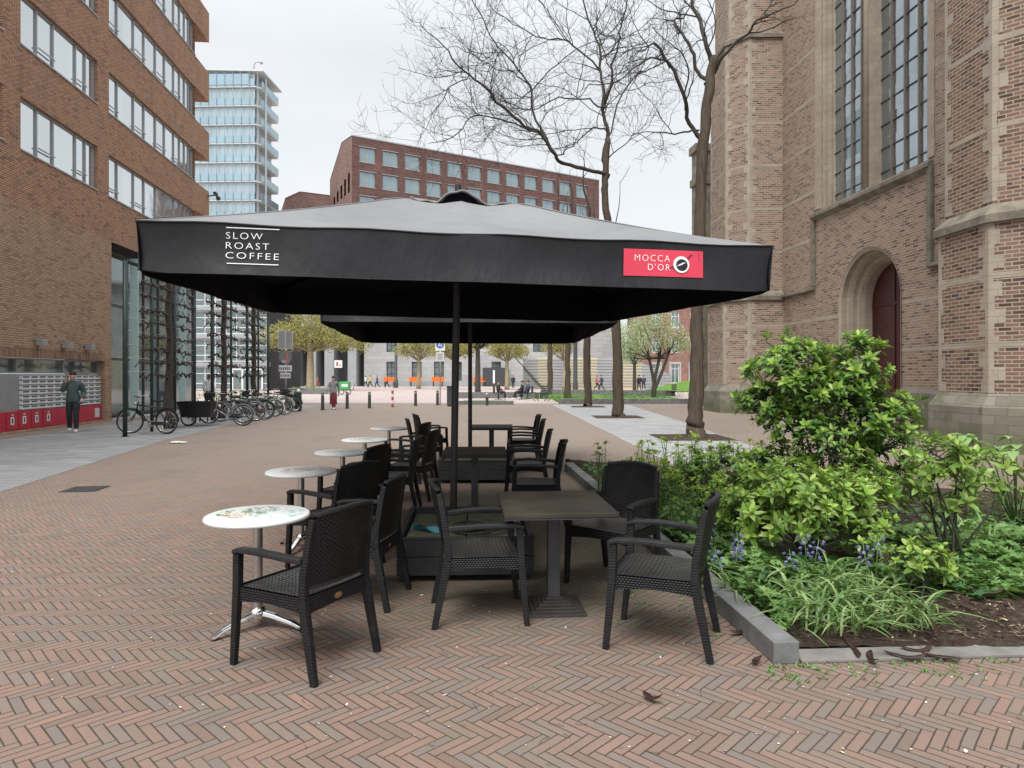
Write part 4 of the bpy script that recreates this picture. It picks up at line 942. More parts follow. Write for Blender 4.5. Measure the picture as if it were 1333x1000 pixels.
# ---- spurges: upright stems, whorls of narrow leaves, lime heads
def spurge(loc,n,h,rad,seed,label):
    rg=random.Random(seed); t=thing('spurge_plant',label,'plant',loc,0,'spurges with lime green heads'); lm=MB(); sm=MB(); hm=MB()
    for i in range(n):
        hm=MB(); a=rg.uniform(0,6.28); r=rad*math.sqrt(rg.random()); b=V((r*math.cos(a),r*math.sin(a),0)); hh=h*rg.uniform(.6,1.08); lean=V((rg.uniform(-.12,.12),rg.uniform(-.12,.12),0))
        tip=b+lean+V((0,0,hh)); sm.tube([b,b.lerp(tip,.5)+lean*-.15,tip],[.006,.005,.004],4)
        for k in range(26):
            u=.15+.8*k/26; p=b.lerp(tip,u); g=k*2.4; d=V((math.cos(g),math.sin(g),.35)); leaf(lm,p,d,V((0,0,1)),.085*rg.uniform(.7,1.2),.02,.5)
        for k in range(14):
            d=rdir(rg,5,75); p=tip+d*.045*rg.uniform(.4,1.1); leaf(hm,p,d,V((0,0,1)),.035,.032,.3)
        hm.build('flower_head',m_['leaf_lime'],t)
    sm.build('stems',m_['stem_green'],t); lm.build('leaves',m_['leaf_spurge'],t)
spurge((1.55,7.3,.05),26,.66,.32,21,'lime-headed spurge just right of the armchair behind the nearest square table')
spurge((2.0,8.0,.05),34,.80,.42,22,'tallest lime-headed spurge clump at the back of the bed, below the big tree')
spurge((1.45,8.8,.05),12,.66,.35,23,'lime-headed spurge at the far left of the bed beside the stone edging')
spurge((2.7,8.0,.05),26,.74,.4,24,'lime-headed spurge clump behind the dark green shrub, left of the tall shrub')
spurge((1.8,6.4,.05),24,.55,.3,25,'low lime-headed spurge behind the right-hand armchair')
spurge((4.9,7.3,.05),12,.6,.4,26,'lime-headed spurge near the right edge of the picture beside the broad leaves')
# ---- bluebells
def bluebell(loc,n,seed,label):
    rg=random.Random(seed); t=thing('bluebell_plant',label,'flower',loc,0,'bluebells in flower'); sm=MB(); pm=MB(); lm=MB()
    for i in range(n):
        pm=MB(); b=V((rg.uniform(-.13,.13),rg.uniform(-.1,.1),0)); tip=b+V((rg.uniform(-.08,.08),rg.uniform(-.06,.06),rg.uniform(.32,.46))); sm.tube([b,b.lerp(tip,.6)+V((0,0,.02)),tip],[.004,.0035,.003],4)
        for k in range(11):
            p=b.lerp(tip,.66+.034*k); g=k*2.4; d=V((math.cos(g),math.sin(g),-.3)); c=p+d*.022
            for j in range(4): leaf(pm,c,(d*.6+V((math.cos(j*1.57),math.sin(j*1.57),-.8))*.5),d,.026,.013,-.5)
        pm.build('flower_spike',m_['petal_blue'],t)
        for k in range(5): leaf(lm,b,V((rg.uniform(-1,1),rg.uniform(-1,1),rg.uniform(.8,1.6))),V((0,0,1)),rg.uniform(.25,.4),.018,.7)
    sm.build('stems',m_['stem_green'],t); lm.build('leaves',m_['leaf_strap'],t)
bluebell((1.72,5.55,.05),2,31,'bluebells right behind the armchair beside the stone edging')
bluebell((1.85,5.15,.05),2,32,'few bluebells near the stone edging, in front of the spurges')
bluebell((2.12,4.82,.05),3,33,'dense bluebells at the top of the strap leaf clump')
bluebell((2.55,4.75,.05),2,34,'sparse bluebells right of the dense ones, above the strap leaves')
bluebell((1.62,4.9,.05),2,35,'single low bluebells next to the end of the stone edging')
# ---- strap leaf clumps
def straps(loc,n,seed,label,L=.5,rad=.28,mat='leaf_strap'):
    rg=random.Random(seed); t=thing('strap_leaf_plant',label,'plant',loc,0,'strap leaved clumps'); lm=MB()
    for i in range(n):
        a=rg.uniform(0,6.28); r=rad*math.sqrt(rg.random()); b=V((r*math.cos(a),r*math.sin(a),0)); g=rg.uniform(0,6.28); o=V((math.cos(g),math.sin(g),0)); o=(o+b*1.2).normalized(); l=L*rg.uniform(.55,1.15); w=rg.uniform(.006,.012); s=V((-o.y,o.x,0)); pk=rg.uniform(.2,.62); rc=rg.uniform(.35,1.1); bd=rg.uniform(-.45,.45)
        c=[]
        for k in range(7):
            u=k/6; c.append(b+o*l*rc*(.2*u+.7*u*u)+s*(bd*l*u*u)+V((0,0,l*(1.15*pk*u*2-1.35*pk*u*u*(.75+.5*rc)))))
        for q in c: q.z=max(q.z,.01+.01*rg.random())
        ws=[.6,.9,1,1,.85,.55,.05]; vs=[]
        for k in range(7): vs+=[c[k]-s*w*ws[k]+V((0,0,.004)),c[k],c[k]+s*w*ws[k]+V((0,0,.004))]
        lm.add(vs,[(k*3+j,k*3+j+1,k*3+j+4,k*3+j+3) for k in range(6) for j in(0,1)],0,True)
    lm.build('leaves',m_[mat],t)
straps((2.0,4.38,.04),210,41,'dense clump of arching strap leaves at the front of the bed by the kerb end',.37,.32)
straps((2.42,4.45,.04),190,42,'arching strap leaves at the front of the bed left of the bare soil',.37,.32)
straps((1.72,4.75,.05),90,43,'upright strap leaves beside the raised stone edging',.42,.22)
straps((2.2,4.9,.05),100,44,'strap leaves behind the two front clumps, below the low shrub',.45,.3)
straps((4.3,6.2,.05),80,45,'strap leaves in the middle of the bed right of the bare stems',.42,.3)
# ---- ground cover (uncountable)
def cover(name,n,pts,seed,mat,size,hmax,label,lobes=7):
    rg=random.Random(seed); mb=MB()
    for i in range(n):
        cx,cy,rx,ry=rg.choice(pts); a=rg.uniform(0,6.28); r=math.sqrt(rg.random()); x,y=cx+rx*r*math.cos(a),cy+ry*r*math.sin(a)
        xl=1.66-.073*(y-3.85)
        if not inbed(x,y) or x<xl: continue
        hh=hmax*(1-.6*r*r)*rg.uniform(.35,1)*(.65+.6*noise.noise(V((x*2.5,y*2.5,seed))));hh=max(.03,hh)
        c=V((x,y,.06+hh)); n_=(V((rg.uniform(-.6,.6),rg.uniform(-.6,.6),1))).normalized(); u=n_.cross(V((rg.uniform(-1,1),rg.uniform(-1,1),0))).normalized(); v=n_.cross(u); s=size*rg.uniform(.6,1.2)
        vs=[c-n_*s*.15]
        m=lobes*2
        for k in range(m+1):
            t=math.pi*2*(k/m)*.94+.2; rr=s*(1 if k%2==0 else .62); vs.append(c+u*rr*math.cos(t)+v*rr*math.sin(t)+n_*s*.1*math.sin(3*t))
        mb.add(vs,[(0,k,k+1) for k in range(1,m+1)],0,True)
    return tag(mb.build(name,m_[mat]),label,'ground cover',None,'stuff')
cover('geranium_ground_cover',4200,[(4.0,6.0,1.1,.7),(4.6,5.6,1.2,.8),(3.9,5.3,.5,.35),(5.5,6.4,1.2,1.0),(3.2,5.0,.35,.25),(4.4,5.05,1.0,.4),(3.7,4.9,.6,.25)],51,'leaf_geranium',.055,.30,'pale lobed geranium leaves carpeting the right of the bed')
cover('geranium_ground_cover',3600,[(1.65,6.2,.3,1.0),(1.9,5.6,.35,.6),(1.7,6.9,.4,.6),(2.0,6.4,.5,.5),(1.45,7.8,.3,.9),(1.75,4.95,.25,.6),(2.05,5.05,.45,.35),(1.62,4.5,.15,.4),(2.7,5.0,.4,.25)],52,'leaf_geranium',.05,.30,'pale lobed geranium leaves along the stone edging behind the armchairs')
cover('dark_ground_cover',4200,[(2.6,6.4,1.2,1.2),(1.8,8.2,1.0,1.6),(1.4,10,.6,1.6),(1.75,5.1,.3,.6),(3.4,7.6,1.6,1.4),(5.2,7.2,1.6,1.4),(2.3,5.1,.4,.3),(3.3,4.95,.9,.3),(4.6,4.9,1.2,.3),(1.7,4.9,.25,.5)],53,'leaf_dark',.042,.27,'dark low leaves filling the gaps between the shrubs',5)
# broad pale leaves at the right edge
def broad(loc,n,seed,label):
    rg=random.Random(seed); t=thing('broad_leaf_plant',label,'plant',loc); lm=MB(); sm=MB()
    for i in range(n):
        tip=V((rg.uniform(-.65,.6),rg.uniform(-.35,.35),rg.uniform(.80,.98))); sm.tube([V((0,0,0)),tip*.55+V((0,0,.18)),tip],[.008,.007,.004],4)
        for k in range(5): leaf(lm,tip,rdir(rg,-25,15),V((0,0,1)),rg.uniform(.11,.19),rg.uniform(.07,.11),.35)
    sm.build('stems',m_['stem_green'],t); lm.build('leaves',m_['leaf_hosta'],t)
broad((5.15,6.9,.05),16,61,'plant with broad pale green leaves at the right edge in front of the church buttress')
# dry seed pods on the soil and strip
rg=random.Random(8)
PODS=[(1110,850,'on the stone strip below the strap leaves'),(1135,862,'lying on the paving below the strap leaves, the lowest one'),(1195,851,'next to the bare soil, left of a pair'),(1222,861,'on the paving at the right, the frontmost of its pair'),(1215,822,'on the bare soil right of the strap leaves'),(1262,790,'on the bare soil below the geranium leaves'),(1205,795,'half buried in the soil at the edge of the shrub'),(1300,803,'on the bare soil nearest the right edge'),(962,827,'beside the raised kerb at the foot of the right-hand armchair'),(985,866,'lying on the paving by the kerb end'),(1160,840,'just behind the stone strip, right of the strap leaves'),(1248,842,'on the soil behind the stone strip, near the right edge'),(1180,860,'lying across the joint between the stone strip and the paving'),(1285,775,'highest on the bare soil, under the geranium leaves'),(849,914,'alone on the open paving below the terrace')]
for px,py,l in PODS:
    p=G(px,py); z=.075 if inbed(p.x,p.y) and p.y>4.02 else .014
    if z>.05:
        k=(H-.1)/H; p=V((p.x*k,p.y*k,0)); z=.115
    mb=MB(); a0=rg.uniform(0,6.28); L=rg.uniform(.17,.27)*(.55 if px<1000 else 1); cv=rg.uniform(.3,1.0); pts=[]
    for k in range(12):
        u=k/11-.5; pts.append(V((L*u*math.cos(a0)-cv*L*(u*u-.1)*math.sin(a0),L*u*math.sin(a0)+cv*L*(u*u-.1)*math.cos(a0),.010+.03*max(0,u*2)**2+.012*max(0,-u*2)**2)))
    mb.sweep(pts,[(math.cos(q*.785)*.017,math.sin(q*.785)*.005) for q in range(8)],[.3,.7,1,1.1,1,1.1,1,1.1,1,.9,.6,.2],(0,0,1),0,True)
    tag(mb.build('seed_pod',m_['pod'],None,0,V((p.x,p.y,z))),'curled dark seed pod '+l,'seed pod','fallen seed pods')
mb=MB(); rg=random.Random(99)                      # bark mulch and dead leaves on the bare soil
for i in range(3200):
    x,y=rg.uniform(2.3,6.2),rg.uniform(4.08,5.3); x+=(rg.random()**2)*-.8
    if not inbed(x,y): continue
    e=min(1,max(0,(y-4)/8.2*9)); c=V((x,y,.02+.09*e+.05*e*noise.noise(V((x*1.7,y*1.7,0)))+.025*noise.noise(V((x*6,y*6,3)))+.009))
    a=rg.uniform(0,6.28); s=rg.uniform(.008,.028); u=V((math.cos(a),math.sin(a),rg.uniform(-.4,.4)))*s; v=V((-math.sin(a),math.cos(a),rg.uniform(-.4,.4)))*s*rg.uniform(.15,.45)
    mb.add([c-u,c-v,c+u,c+v,c+V((0,0,-.004))],[(0,1,2,3),(0,1,4),(1,2,4),(2,3,4),(3,0,4)],0 if rg.random()<.5 else (1 if rg.random()<.88 else 2))
tag(mb.build('bark_mulch',[m_['chip'],m_['bark'],m_['wallyellow']]),'chips of bark and dead leaf bits on the bare soil','mulch',None,'stuff')
# litter
p=G(232,577); mb=MB(); mb.grid(lambda a,b:V(((a-.5)*.36,(b-.5)*.2,.02+.05*abs(noise.noise(V((a*4,b*4,1)))))),14,10); tag(mb.build('paper_scrap',m_['paper'],None,0,p),'crumpled white paper lying at the edge of the grey slabs by the bicycles','litter')
mb=MB(); rg=random.Random(77)
for i in range(260):
    y=2.9+abs(rg.gauss(0,1))*2.6; x=rg.uniform(-.75,.75)*y+(.25 if rg.random()<.6 else -.2)
    if inbed(x,y): continue
    c=V((x,y,.006)); a=rg.uniform(0,6.28); s=rg.uniform(.003,.009)*(1 if rg.random()<.93 else 1.9); u=V((math.cos(a),math.sin(a),rg.uniform(-.3,.3)))*s; v=V((-math.sin(a),math.cos(a),.2))*s*rg.uniform(.4,.9)
    mb.add([c-u,c-v*.8,c+u,c+v],[(0,1,2,3)],0 if rg.random()<.7 else 1)
tag(mb.build('fallen_petals',[m_['paper'],m_['wallyellow']]),'scattered white petals and crumbs on the paving','petals',None,'stuff')
mb=MB()
for i in range(150):
    y=rg.uniform(2.9,8); x=rg.uniform(-.4,.75)*y
    if inbed(x,y): continue
    a=rg.uniform(0,6.28); L=rg.uniform(.02,.09); c=V((x,y,.007)); u=V((math.cos(a),math.sin(a),0)); w=V((-u.y,u.x,0)); mb.tube([c,c+u*L*.5+w*rg.uniform(-.01,.01),c+u*L],.0013,3)
tag(mb.build('fallen_twigs',m_['bark']),'thin bits of twig scattered on the paving','twigs',None,'stuff')
mb=MB()                                              # weeds in the joints near the bed
for i in range(300):
    if i<120: x=1.4+rg.uniform(0,4.5)*rg.random(); y=3.78+.07*(x-1.5)-abs(rg.gauss(0,.12))
    else: y=rg.uniform(4.2,9); x=1.34-.073*(y-3.85)-abs(rg.gauss(0,.05))-(.0 if rg.random()<.6 else rg.uniform(0,1.2))
    for k in range(5): leaf(mb,V((x+rg.uniform(-.012,.012),y+rg.uniform(-.01,.01),.0)),rdir(rg,20,80),V((0,0,1)),rg.uniform(.012,.034),.009,.4)
tag(mb.build('joint_weeds',m_['leaf_geranium']),'tiny green weeds in the paving joints along the bed','weeds',None,'stuff')

# ================================================================== BARE TREES
def wavy(p,d,L,n,rg,wob,lift):
    pts=[p]; d=d.normalized()
    for i in range(n):
        d=(d+V((rg.uniform(-1,1),rg.uniform(-1,1),rg.uniform(-1,1)))*wob+V((0,0,lift))).normalized(); pts.append(pts[-1]+d*(L/n))
    return pts
def sprout(pts,r0,r1,lv,rg,bm,tm,par):
    """spawn side shoots along a limb"""
    n=len(pts); step,Ls,ang=par[lv]
    total=sum((b-a).length for a,b in zip(pts,pts[1:])); k=int(total/step*rg.uniform(.8,1.2))
    for i in range(k):
        u=rg.uniform(.18 if lv==0 else .08,1); f=u*(n-1); j=min(int(f),n-2); p=pts[j].lerp(pts[j+1],f-j); t=(pts[j+1]-pts[j]).normalized()
        s=rdir(rg,-35,60); s=(s-t*s.dot(t)); 
        if s.length<.05: continue
        d=t*math.cos(R(ang))+s.normalized()*math.sin(R(ang)); L=rg.uniform(*Ls)*(1.15-.5*u); rr=min((.022,.010,.0065)[min(lv,2)]*rg.uniform(.7,1.2),max(.004,(r0+(r1-r0)*u)*.6))
        q=wavy(p,d,L,11 if lv<1 else 6,rg,.27,.015); last=lv+1>=len(par)
        (tm if lv>=1 else bm).tube(q,[rr*(1-.62*m/(len(q)-1))+.0015 for m in range(len(q))],5 if lv==0 else 3,0,False)
        if not last: sprout(q,rr,rr*.3,lv+1,rg,bm,tm,par)
def bare_tree(loc,label,trunk,limbs,seed,par,bark='bark',rs=1):
    """trunk / limbs are lists of world points with radii"""
    rg=random.Random(seed); L=V((*loc,0)); t=thing('bare_tree',label,'tree',L,0,'bare trees in a row beside the terrace'); tm=MB(); bm=MB(); wm=MB()
    def fine(path):
        pts=[V(q[:3])-L for q in path]; rr=[q[3] for q in path]; o=[];ro=[]; N_=5
        for i in range(len(pts)-1):
            p0=pts[max(i-1,0)];p1=pts[i];p2=pts[i+1];p3=pts[min(i+2,len(pts)-1)]
            for k in range(N_):
                u=k/N_; o.append(.5*((2*p1)+(p2-p0)*u+(2*p0-5*p1+4*p2-p3)*u*u+(3*p1-p0-3*p2+p3)*u**3)+V((rg.uniform(-1,1),rg.uniform(-1,1),0))*rr[i]*.12); ro.append((rr[i]+(rr[i+1]-rr[i])*u)*rg.uniform(.94,1.07))
        o.append(pts[-1]); ro.append(rr[-1]); return o,ro
    o,ro=fine(trunk); ro=[q*.74 for q in ro]; tm.tube(o,ro,14)
    for path in limbs:
        o,ro=fine(path); ro=[q*.56 for q in ro]; o=[o[0]]+[p+V((noise.noise(p*.9+V((seed,0,0))),noise.noise(p*.9+V((0,seed,0))),noise.noise(p*.9+V((0,0,seed)))))*.22+V((noise.noise(p*3),noise.noise(p*3+V((9,0,0))),noise.noise(p*3+V((0,9,0)))))*.07 for p in o[1:]]; bm.tube(o,ro,8); sprout(o,ro[0],ro[-1],0,rg,bm,wm,par)
    tm.build('trunk',m_[bark],t); c=bm.build('branches',m_['twig_brown'],t); tag(wm.build('twigs',m_['twig'],c),kind='stuff')
    return t
def PX(l,Y,rg=None,dy=0):
    """limb given as (px,py,depth offset,radius)"""
    return [(*at(x,y,Y+d),r) for x,y,d,r in l]
par=[(.42,(1.0,3.9),55),(.31,(.5,1.9),50),(.33,(.25,.9),48)]
# second tree of the row: the wide crown over the parasol
Y2=26.9
bare_tree((4.23,Y2),'bare tree with a wide fine-twigged crown spreading over the parasol, second from the camera',
 PX([(805,544,0,.40),(804,530,0,.30),(802,430,0,.24),(795,330,0,.21),(788,262,0,.19),(788,228,0,.18),(791,180,0,.15)],Y2),
 [PX([(790,232,0,.16),(770,226,-.3,.14),(740,214,-.6,.13),(716,198,-1,.12),(700,172,-1.2,.11),(668,155,-1.6,.10),(640,130,-2,.085),(612,95,-2.3,.06),(575,62,-2.6,.04),(545,28,-2.8,.02)],Y2),
  PX([(712,190,-1,.09),(696,150,-.6,.08),(690,110,-.4,.07),(664,80,-.2,.055),(640,45,0,.04),(618,5,.2,.03),(600,-40,.3,.015)],Y2),
  PX([(702,172,-1.2,.06),(660,160,-2.2,.05),(620,155,-3,.04),(590,178,-3.4,.03),(560,185,-3.6,.015)],Y2),
  PX([(788,226,0,.14),(789,170,.2,.13),(786,135,.3,.11),(779,85,.5,.09),(772,40,.6,.07),(758,-10,.7,.05),(748,-70,.8,.02)],Y2),
  PX([(788,135,.3,.09),(800,95,.0,.08),(806,50,-.3,.06),(816,10,-.5,.045),(830,-50,-.8,.02)],Y2),
  PX([(789,170,.2,.07),(774,163,.6,.055),(762,172,1,.045),(740,190,1.4,.035),(715,200,1.7,.02)],Y2),
  PX([(780,90,.5,.07),(745,60,.9,.06),(725,50,1.2,.05),(690,48,1.6,.04),(650,20,2,.025),(620,-25,2.2,.012)],Y2),
  PX([(786,140,.2,.06),(750,128,-1,.05),(715,132,-1.8,.04),(680,142,-2.4,.03),(645,118,-3,.015)],Y2),
  PX([(791,180,.0,.06),(815,110,.8,.05),(840,92,1.2,.04),(868,80,1.6,.03),(890,60,1.9,.015)],Y2),
  PX([(789,215,.0,.05),(812,190,.9,.04),(830,175,1.4,.03),(846,185,1.7,.012)],Y2),
  PX([(612,95,-2.3,.04),(585,120,-2.8,.03),(560,150,-3.1,.02),(545,190,-3.3,.01)],Y2),
  PX([(690,110,-.4,.05),(668,95,-1.2,.04),(640,90,-2,.03),(600,60,-2.6,.02),(560,75,-3,.01)],Y2)],4,par)
# nearest tree: forked trunk beside the church
Y1=17.9
bare_tree((4.83,Y1),'thick bare tree with a forked crown beside the church, nearest to the camera',
 PX([(906,573,0,.40),(905,560,0,.32),(905,530,0,.27),(907,430,0,.22),(909,330,0,.205),(913,220,0,.195),(918,160,0,.19),(925,100,0,.165),(930,75,0,.14)],Y1),
 [PX([(928,85,0,.13),(916,55,.1,.11),(908,20,.2,.09),(905,-40,.3,.07),(900,-120,.4,.03)],Y1),
  PX([(926,95,0,.09),(940,72,-.3,.08),(972,45,-.6,.06),(985,32,-.8,.045),(1020,12,-1,.03),(1050,-10,-1.2,.015)],Y1),
  PX([(914,180,0,.11),(904,160,-.1,.095),(888,118,-.3,.085),(870,85,-.5,.07),(850,58,-.6,.05),(838,62,-.7,.03),(820,82,-1.1,.015)],Y1),
  PX([(919,110,0,.10),(905,95,.2,.085),(898,62,.4,.075),(885,38,.5,.06),(882,22,.6,.05),(895,18,.7,.035),(910,-5,.8,.02)],Y1),
  PX([(872,88,-.5,.05),(845,82,-1.2,.04),(818,95,-1.8,.03),(780,110,-2.4,.022),(740,128,-3,.012)],Y1),
  PX([(910,170,.0,.05),(880,170,-.6,.035),(850,174,-1.1,.025),(820,180,-1.5,.012)],Y1)],9,[(.5,(.6,2.2),46),(.30,(.3,1.0),42),(.3,(.2,.5),40)])
# remaining trees of the row: generic upright crowns
def row_tree(px,Y,py0,htop,r,seed,label,lean=0):
    b=G(px,py0) if py0 else at(px,490,Y); b=V(((px-CX)/F*Y,Y,0)); rg=random.Random(seed)
    tr=[(b.x,b.y,0,r*1.5),(b.x,b.y,.5,r*1.1),(b.x+lean*.3,b.y,3,r),(b.x+lean*.7,b.y,6,r*.9),(b.x+lean,b.y,8,r*.75)]
    top=V((b.x+lean,b.y,8)); limbs=[]
    for k in range(6):
        a=k*1.05+rg.uniform(-.3,.3); z0=rg.uniform(5.2,8); p=V((b.x+lean*z0/8,b.y,z0)); s=V((math.cos(a),math.sin(a),0))*rg.uniform(1,2.1)
        limbs.append([(*p,r*.5),(*(p+s*.5+V((0,0,1.2))),r*.4),(*(p+s+V((0,0,2.6))),r*.3),(*(p+s*1.35+V((0,0,htop-z0-1.2)*1) if False else p+s*1.35+V((0,0,max(2.6,(htop-z0)*.8)))),r*.08)])
    limbs.append([(*top,r*.7),(top.x+.2,top.y,top.z+2,r*.5),(top.x-.1,top.y,htop-1,r*.25),(top.x,top.y,htop,.02)])
    return bare_tree((b.x,b.y),label,tr,limbs,seed,[(.7,(.7,1.8),40),(.4,(.4,1.0),40),(.5,(.3,.7),38)])
row_tree(765,36.2,None,13.5,.25,31,'slim bare tree standing at the front edge of the lawn, third from the camera',-.15)
row_tree(739,49.5,None,15,.28,32,'slim bare tree rising from the planting beyond the lawn edge, fourth from the camera')
row_tree(716,60,None,15,.30,33,'slim bare tree of the row farthest from the camera, left of the lamp post')

# ================================================================== LEAFY TREES in the distance
def leafy(px,Y,htrunk,blobs,mat,bark,n,size,seed,label,r=.28,stems=None,group='leafy trees round the far plaza',twist=0):
    rg=random.Random(seed); L=V(((px-CX)/F*Y,Y,0)); t=thing('leafy_tree',label,'tree',L,0,group); tm=MB(); lm=MB(); bm=MB()
    stems=stems or [(0,0,0)]
    for sx,sy,ln in stems:
        tm.tube([V((sx*.2,sy*.2,-.05)),V((sx*.5,sy*.5,.6)),V((sx+ln*.5,sy,htrunk*.6)),V((sx+ln,sy,htrunk)),V((sx+ln*1.3,sy,htrunk*1.35))],[r*1.35,r*1.05,r*.95,r*.8,r*.4],10)
    tm.build('trunk',m_[bark],t)
    tot=sum(b[6] for b in blobs)
    for b in blobs:
        c=V(b[:3]); s=stems[rg.randrange(len(stems))]; p=V((s[0]+s[2],s[1],htrunk)); 
        for k in range(5):
            e=c+V((rg.uniform(-.75,.75)*b[3],rg.uniform(-.75,.75)*b[4],rg.uniform(-.6,.8)*b[5])); bm.tube([p,p.lerp(e,.5)+V((0,0,-.12*b[5])),e],[r*.35,r*.2,.02],5)
    for i in range(n):
        w=rg.uniform(0,tot)
        for b in blobs:
            w-=b[6]
            if w<=0: break
        q=V((rg.gauss(0,1),rg.gauss(0,1),rg.gauss(0,1))).normalized()*(rg.random()**.4)*(1+.3*noise.noise(V((rg.random()*4,seed,i*.01))))
        p=V((b[0]+q.x*b[3],b[1]+q.y*b[4],b[2]+q.z*b[5]))
        if noise.noise(p*1.1+V((seed,0,0)))<-.22: continue
        for k in range(3):
            o=V((rg.uniform(-1,1),rg.uniform(-1,1),rg.uniform(-1,1)))*size*1.3; d=rdir(rg,-60,60); leaf(lm,p+o,d,rdir(rg,-80,80),size*rg.uniform(.7,1.3),size*.55,.3)
    bm.build('limbs',m_[bark],t); lm.build('crown',m_[mat],t); return t
leafy(404,76,4.4,[(0,0,6.4,4.0,3.5,1.9,3),(-3.2,0,6.1,2.6,3,1.7,1.6),(3.2,0,6.0,3.0,3,1.6,2),(0.3,0,8.6,3.0,3,2.0,2),(5.2,0,5.6,2.2,2.5,1.3,1)],'leaf_spring','bark_pale',4600,.22,101,'large yellow-leaved plane tree left of the parasol, behind the woman in the grey coat',.42)
leafy(352,92,4.5,[(0,0,7.5,3.6,3,2.8,2),(-2,0,9.5,2.6,3,2.2,1.4),(2.5,0,6.4,2.2,2.4,1.4,1)],'leaf_spring','bark_pale',2200,.24,102,'yellow-leaved tree in front of the glass office, left of the large plane tree',.3)
leafy(545,88,3.6,[(0,0,5.6,2.4,2.4,1.4,2),(-1.8,0,5.0,1.5,1.6,.9,1),(1.8,0,5.1,1.6,1.6,.9,1),(0,0,8,2.5,2.5,2,1)],'leaf_spring','bark_pale',1700,.22,103,'yellow-leaved young tree in front of the orange benches',.24)
leafy(590,84,3.6,[(0,0,5.4,2.1,2.2,1.4,2),(-1.4,0,4.8,1.3,1.6,.8,1),(1.6,0,4.9,1.3,1.6,.9,1),(0,0,7.5,2.3,2.3,1.8,1)],'leaf_spring','bark_pale',1700,.22,104,'yellow-leaved young tree right behind the blue pedestrian sign',.24)
leafy(622,58,3.9,[(0,0,5.4,1.5,1.7,1.1,2),(-.9,0,4.6,.9,1.2,.6,1),(1.0,0,4.7,.8,1.2,.6,1),(0,0,7.3,2.0,2,1.6,1)],'leaf_spring','bark_dark',1000,.18,105,'yellow-leaved tree with a dark trunk beside the small lawn',.24)
leafy(660,82,3.4,[(0,0,5.3,2.0,2.2,1.3,2),(1.6,0,4.6,1.4,1.6,.8,1),(-1.4,0,4.8,1.2,1.6,.8,1),(0,0,7.2,2.2,2.2,1.7,1)],'leaf_spring','bark_pale',1700,.22,106,'yellow-leaved tree behind the people on the bench',.26)
leafy(735,80,3.4,[(0,0,5.4,1.8,2,1.2,1),(-1.6,0,5.0,1.4,1.4,.9,1),(0,0,7,2,2,1.5,1)],'leaf_spring','bark_pale',1100,.22,107,'yellow-leaved tree in front of the ribbed ramp wall, between the slim bare trees',.24)
leafy(851,52,3.0,[(-1.7,0,4.5,1.5,1.5,1.3,2),(.7,0,4.9,1.6,1.5,1.5,2),(-.4,0,6.3,1.6,1.6,1.3,1.6),(2.2,0,4.3,1.0,1.2,1.0,1),(-2.2,0,3.4,.8,1,.7,.5)],'leaf_blossom','bark_dark',3000,.13,108,'white blossoming tree with several dark leaning stems on the wide lawn',.13,[(.15,0,-.5),(-.1,.1,.55),(.1,-.1,.9)],'blossoming trees on the lawn')
leafy(826,63,2.7,[(0,0,4.2,1.7,1.6,1.5,2),(-1.1,0,5.4,1.4,1.4,1.2,1),(.6,0,6,1.2,1.2,1.2,1)],'leaf_blossom','bark_dark',1700,.13,109,'white blossoming single-stemmed tree left of the several-stemmed one',.17,None,'blossoming trees on the lawn')
# low dark bushes at the lawn
def bush(px,Y,rx,ry,h,n,mat,seed,label,size=.07,group='low bushes round the lawns'):
    rg=random.Random(seed); t=thing('low_bush',label,'bush',V(((px-CX)/F*Y,Y,0)),0,group); lm=MB(); sm=MB()
    for k in range(6): 
        a=k*1.05; sm.tube([V((math.cos(a)*rx*.3,math.sin(a)*ry*.3,0)),V((math.cos(a)*rx*.6,math.sin(a)*ry*.6,h*.6))],[.02,.01],4)
    for i in range(n):
        a=rg.uniform(0,6.28); r=math.sqrt(rg.random()); z=h*(1-.55*r*r)*(rg.random()**.5)*(.8+.4*noise.noise(V((r*math.cos(a)*3,r*math.sin(a)*3,seed))))
        leaf(lm,V((rx*r*math.cos(a),ry*r*math.sin(a),z+.03)),rdir(rg,-10,80),V((0,0,1)),size*rg.uniform(.7,1.4),size*.6,.3)
    sm.build('stems',m_['stem_dark'],t); lm.build('leaves',m_[mat],t)
bush(705,44,1.3,1.2,.65,600,'leaf_dark',1,'low dark bush left of the lawn, by the wooden seat backs'); bush(735,43,1.4,1.3,.7,600,'leaf_dark',2,'low dark bush around the foot of a slim bare tree')
bush(757,42,1.0,.9,.55,400,'leaf_dark',3,'small dark bush just left of the third slim tree'); bush(845,46,2.3,1.0,.75,900,'leaf_dark',4,'wide dark bush under the white blossoming tree')
bush(800,45,1.1,.8,.6,350,'leaf_dark',5,'small dark bush on the lawn right of the slim trees'); bush(893,58,1.7,1.2,.95,700,'leaf_strap',6,'bright green bush at the right end of the wide lawn')
bush(780,64,2.4,1.4,.8,700,'leaf_dark',7,'dark bush behind the wide lawn in front of the ramp wall'); bush(408,70,3.0,1.6,.8,900,'leaf_strap',8,'bright green planting round the foot of the large plane tree',.1)
bush(282,40,1.3,.8,1.0,500,'leaf_strap',9,'bright green planting behind the parked bicycles, left',.1); bush(318,44,1.6,.8,1.0,500,'leaf_strap',10,'bright green planting behind the parked bicycles, right',.1)
kerb([((375-CX)/F*62,62),((432-CX)/F*62,62)],.5,.5,'dark stone edge of the planter at the large plane tree')

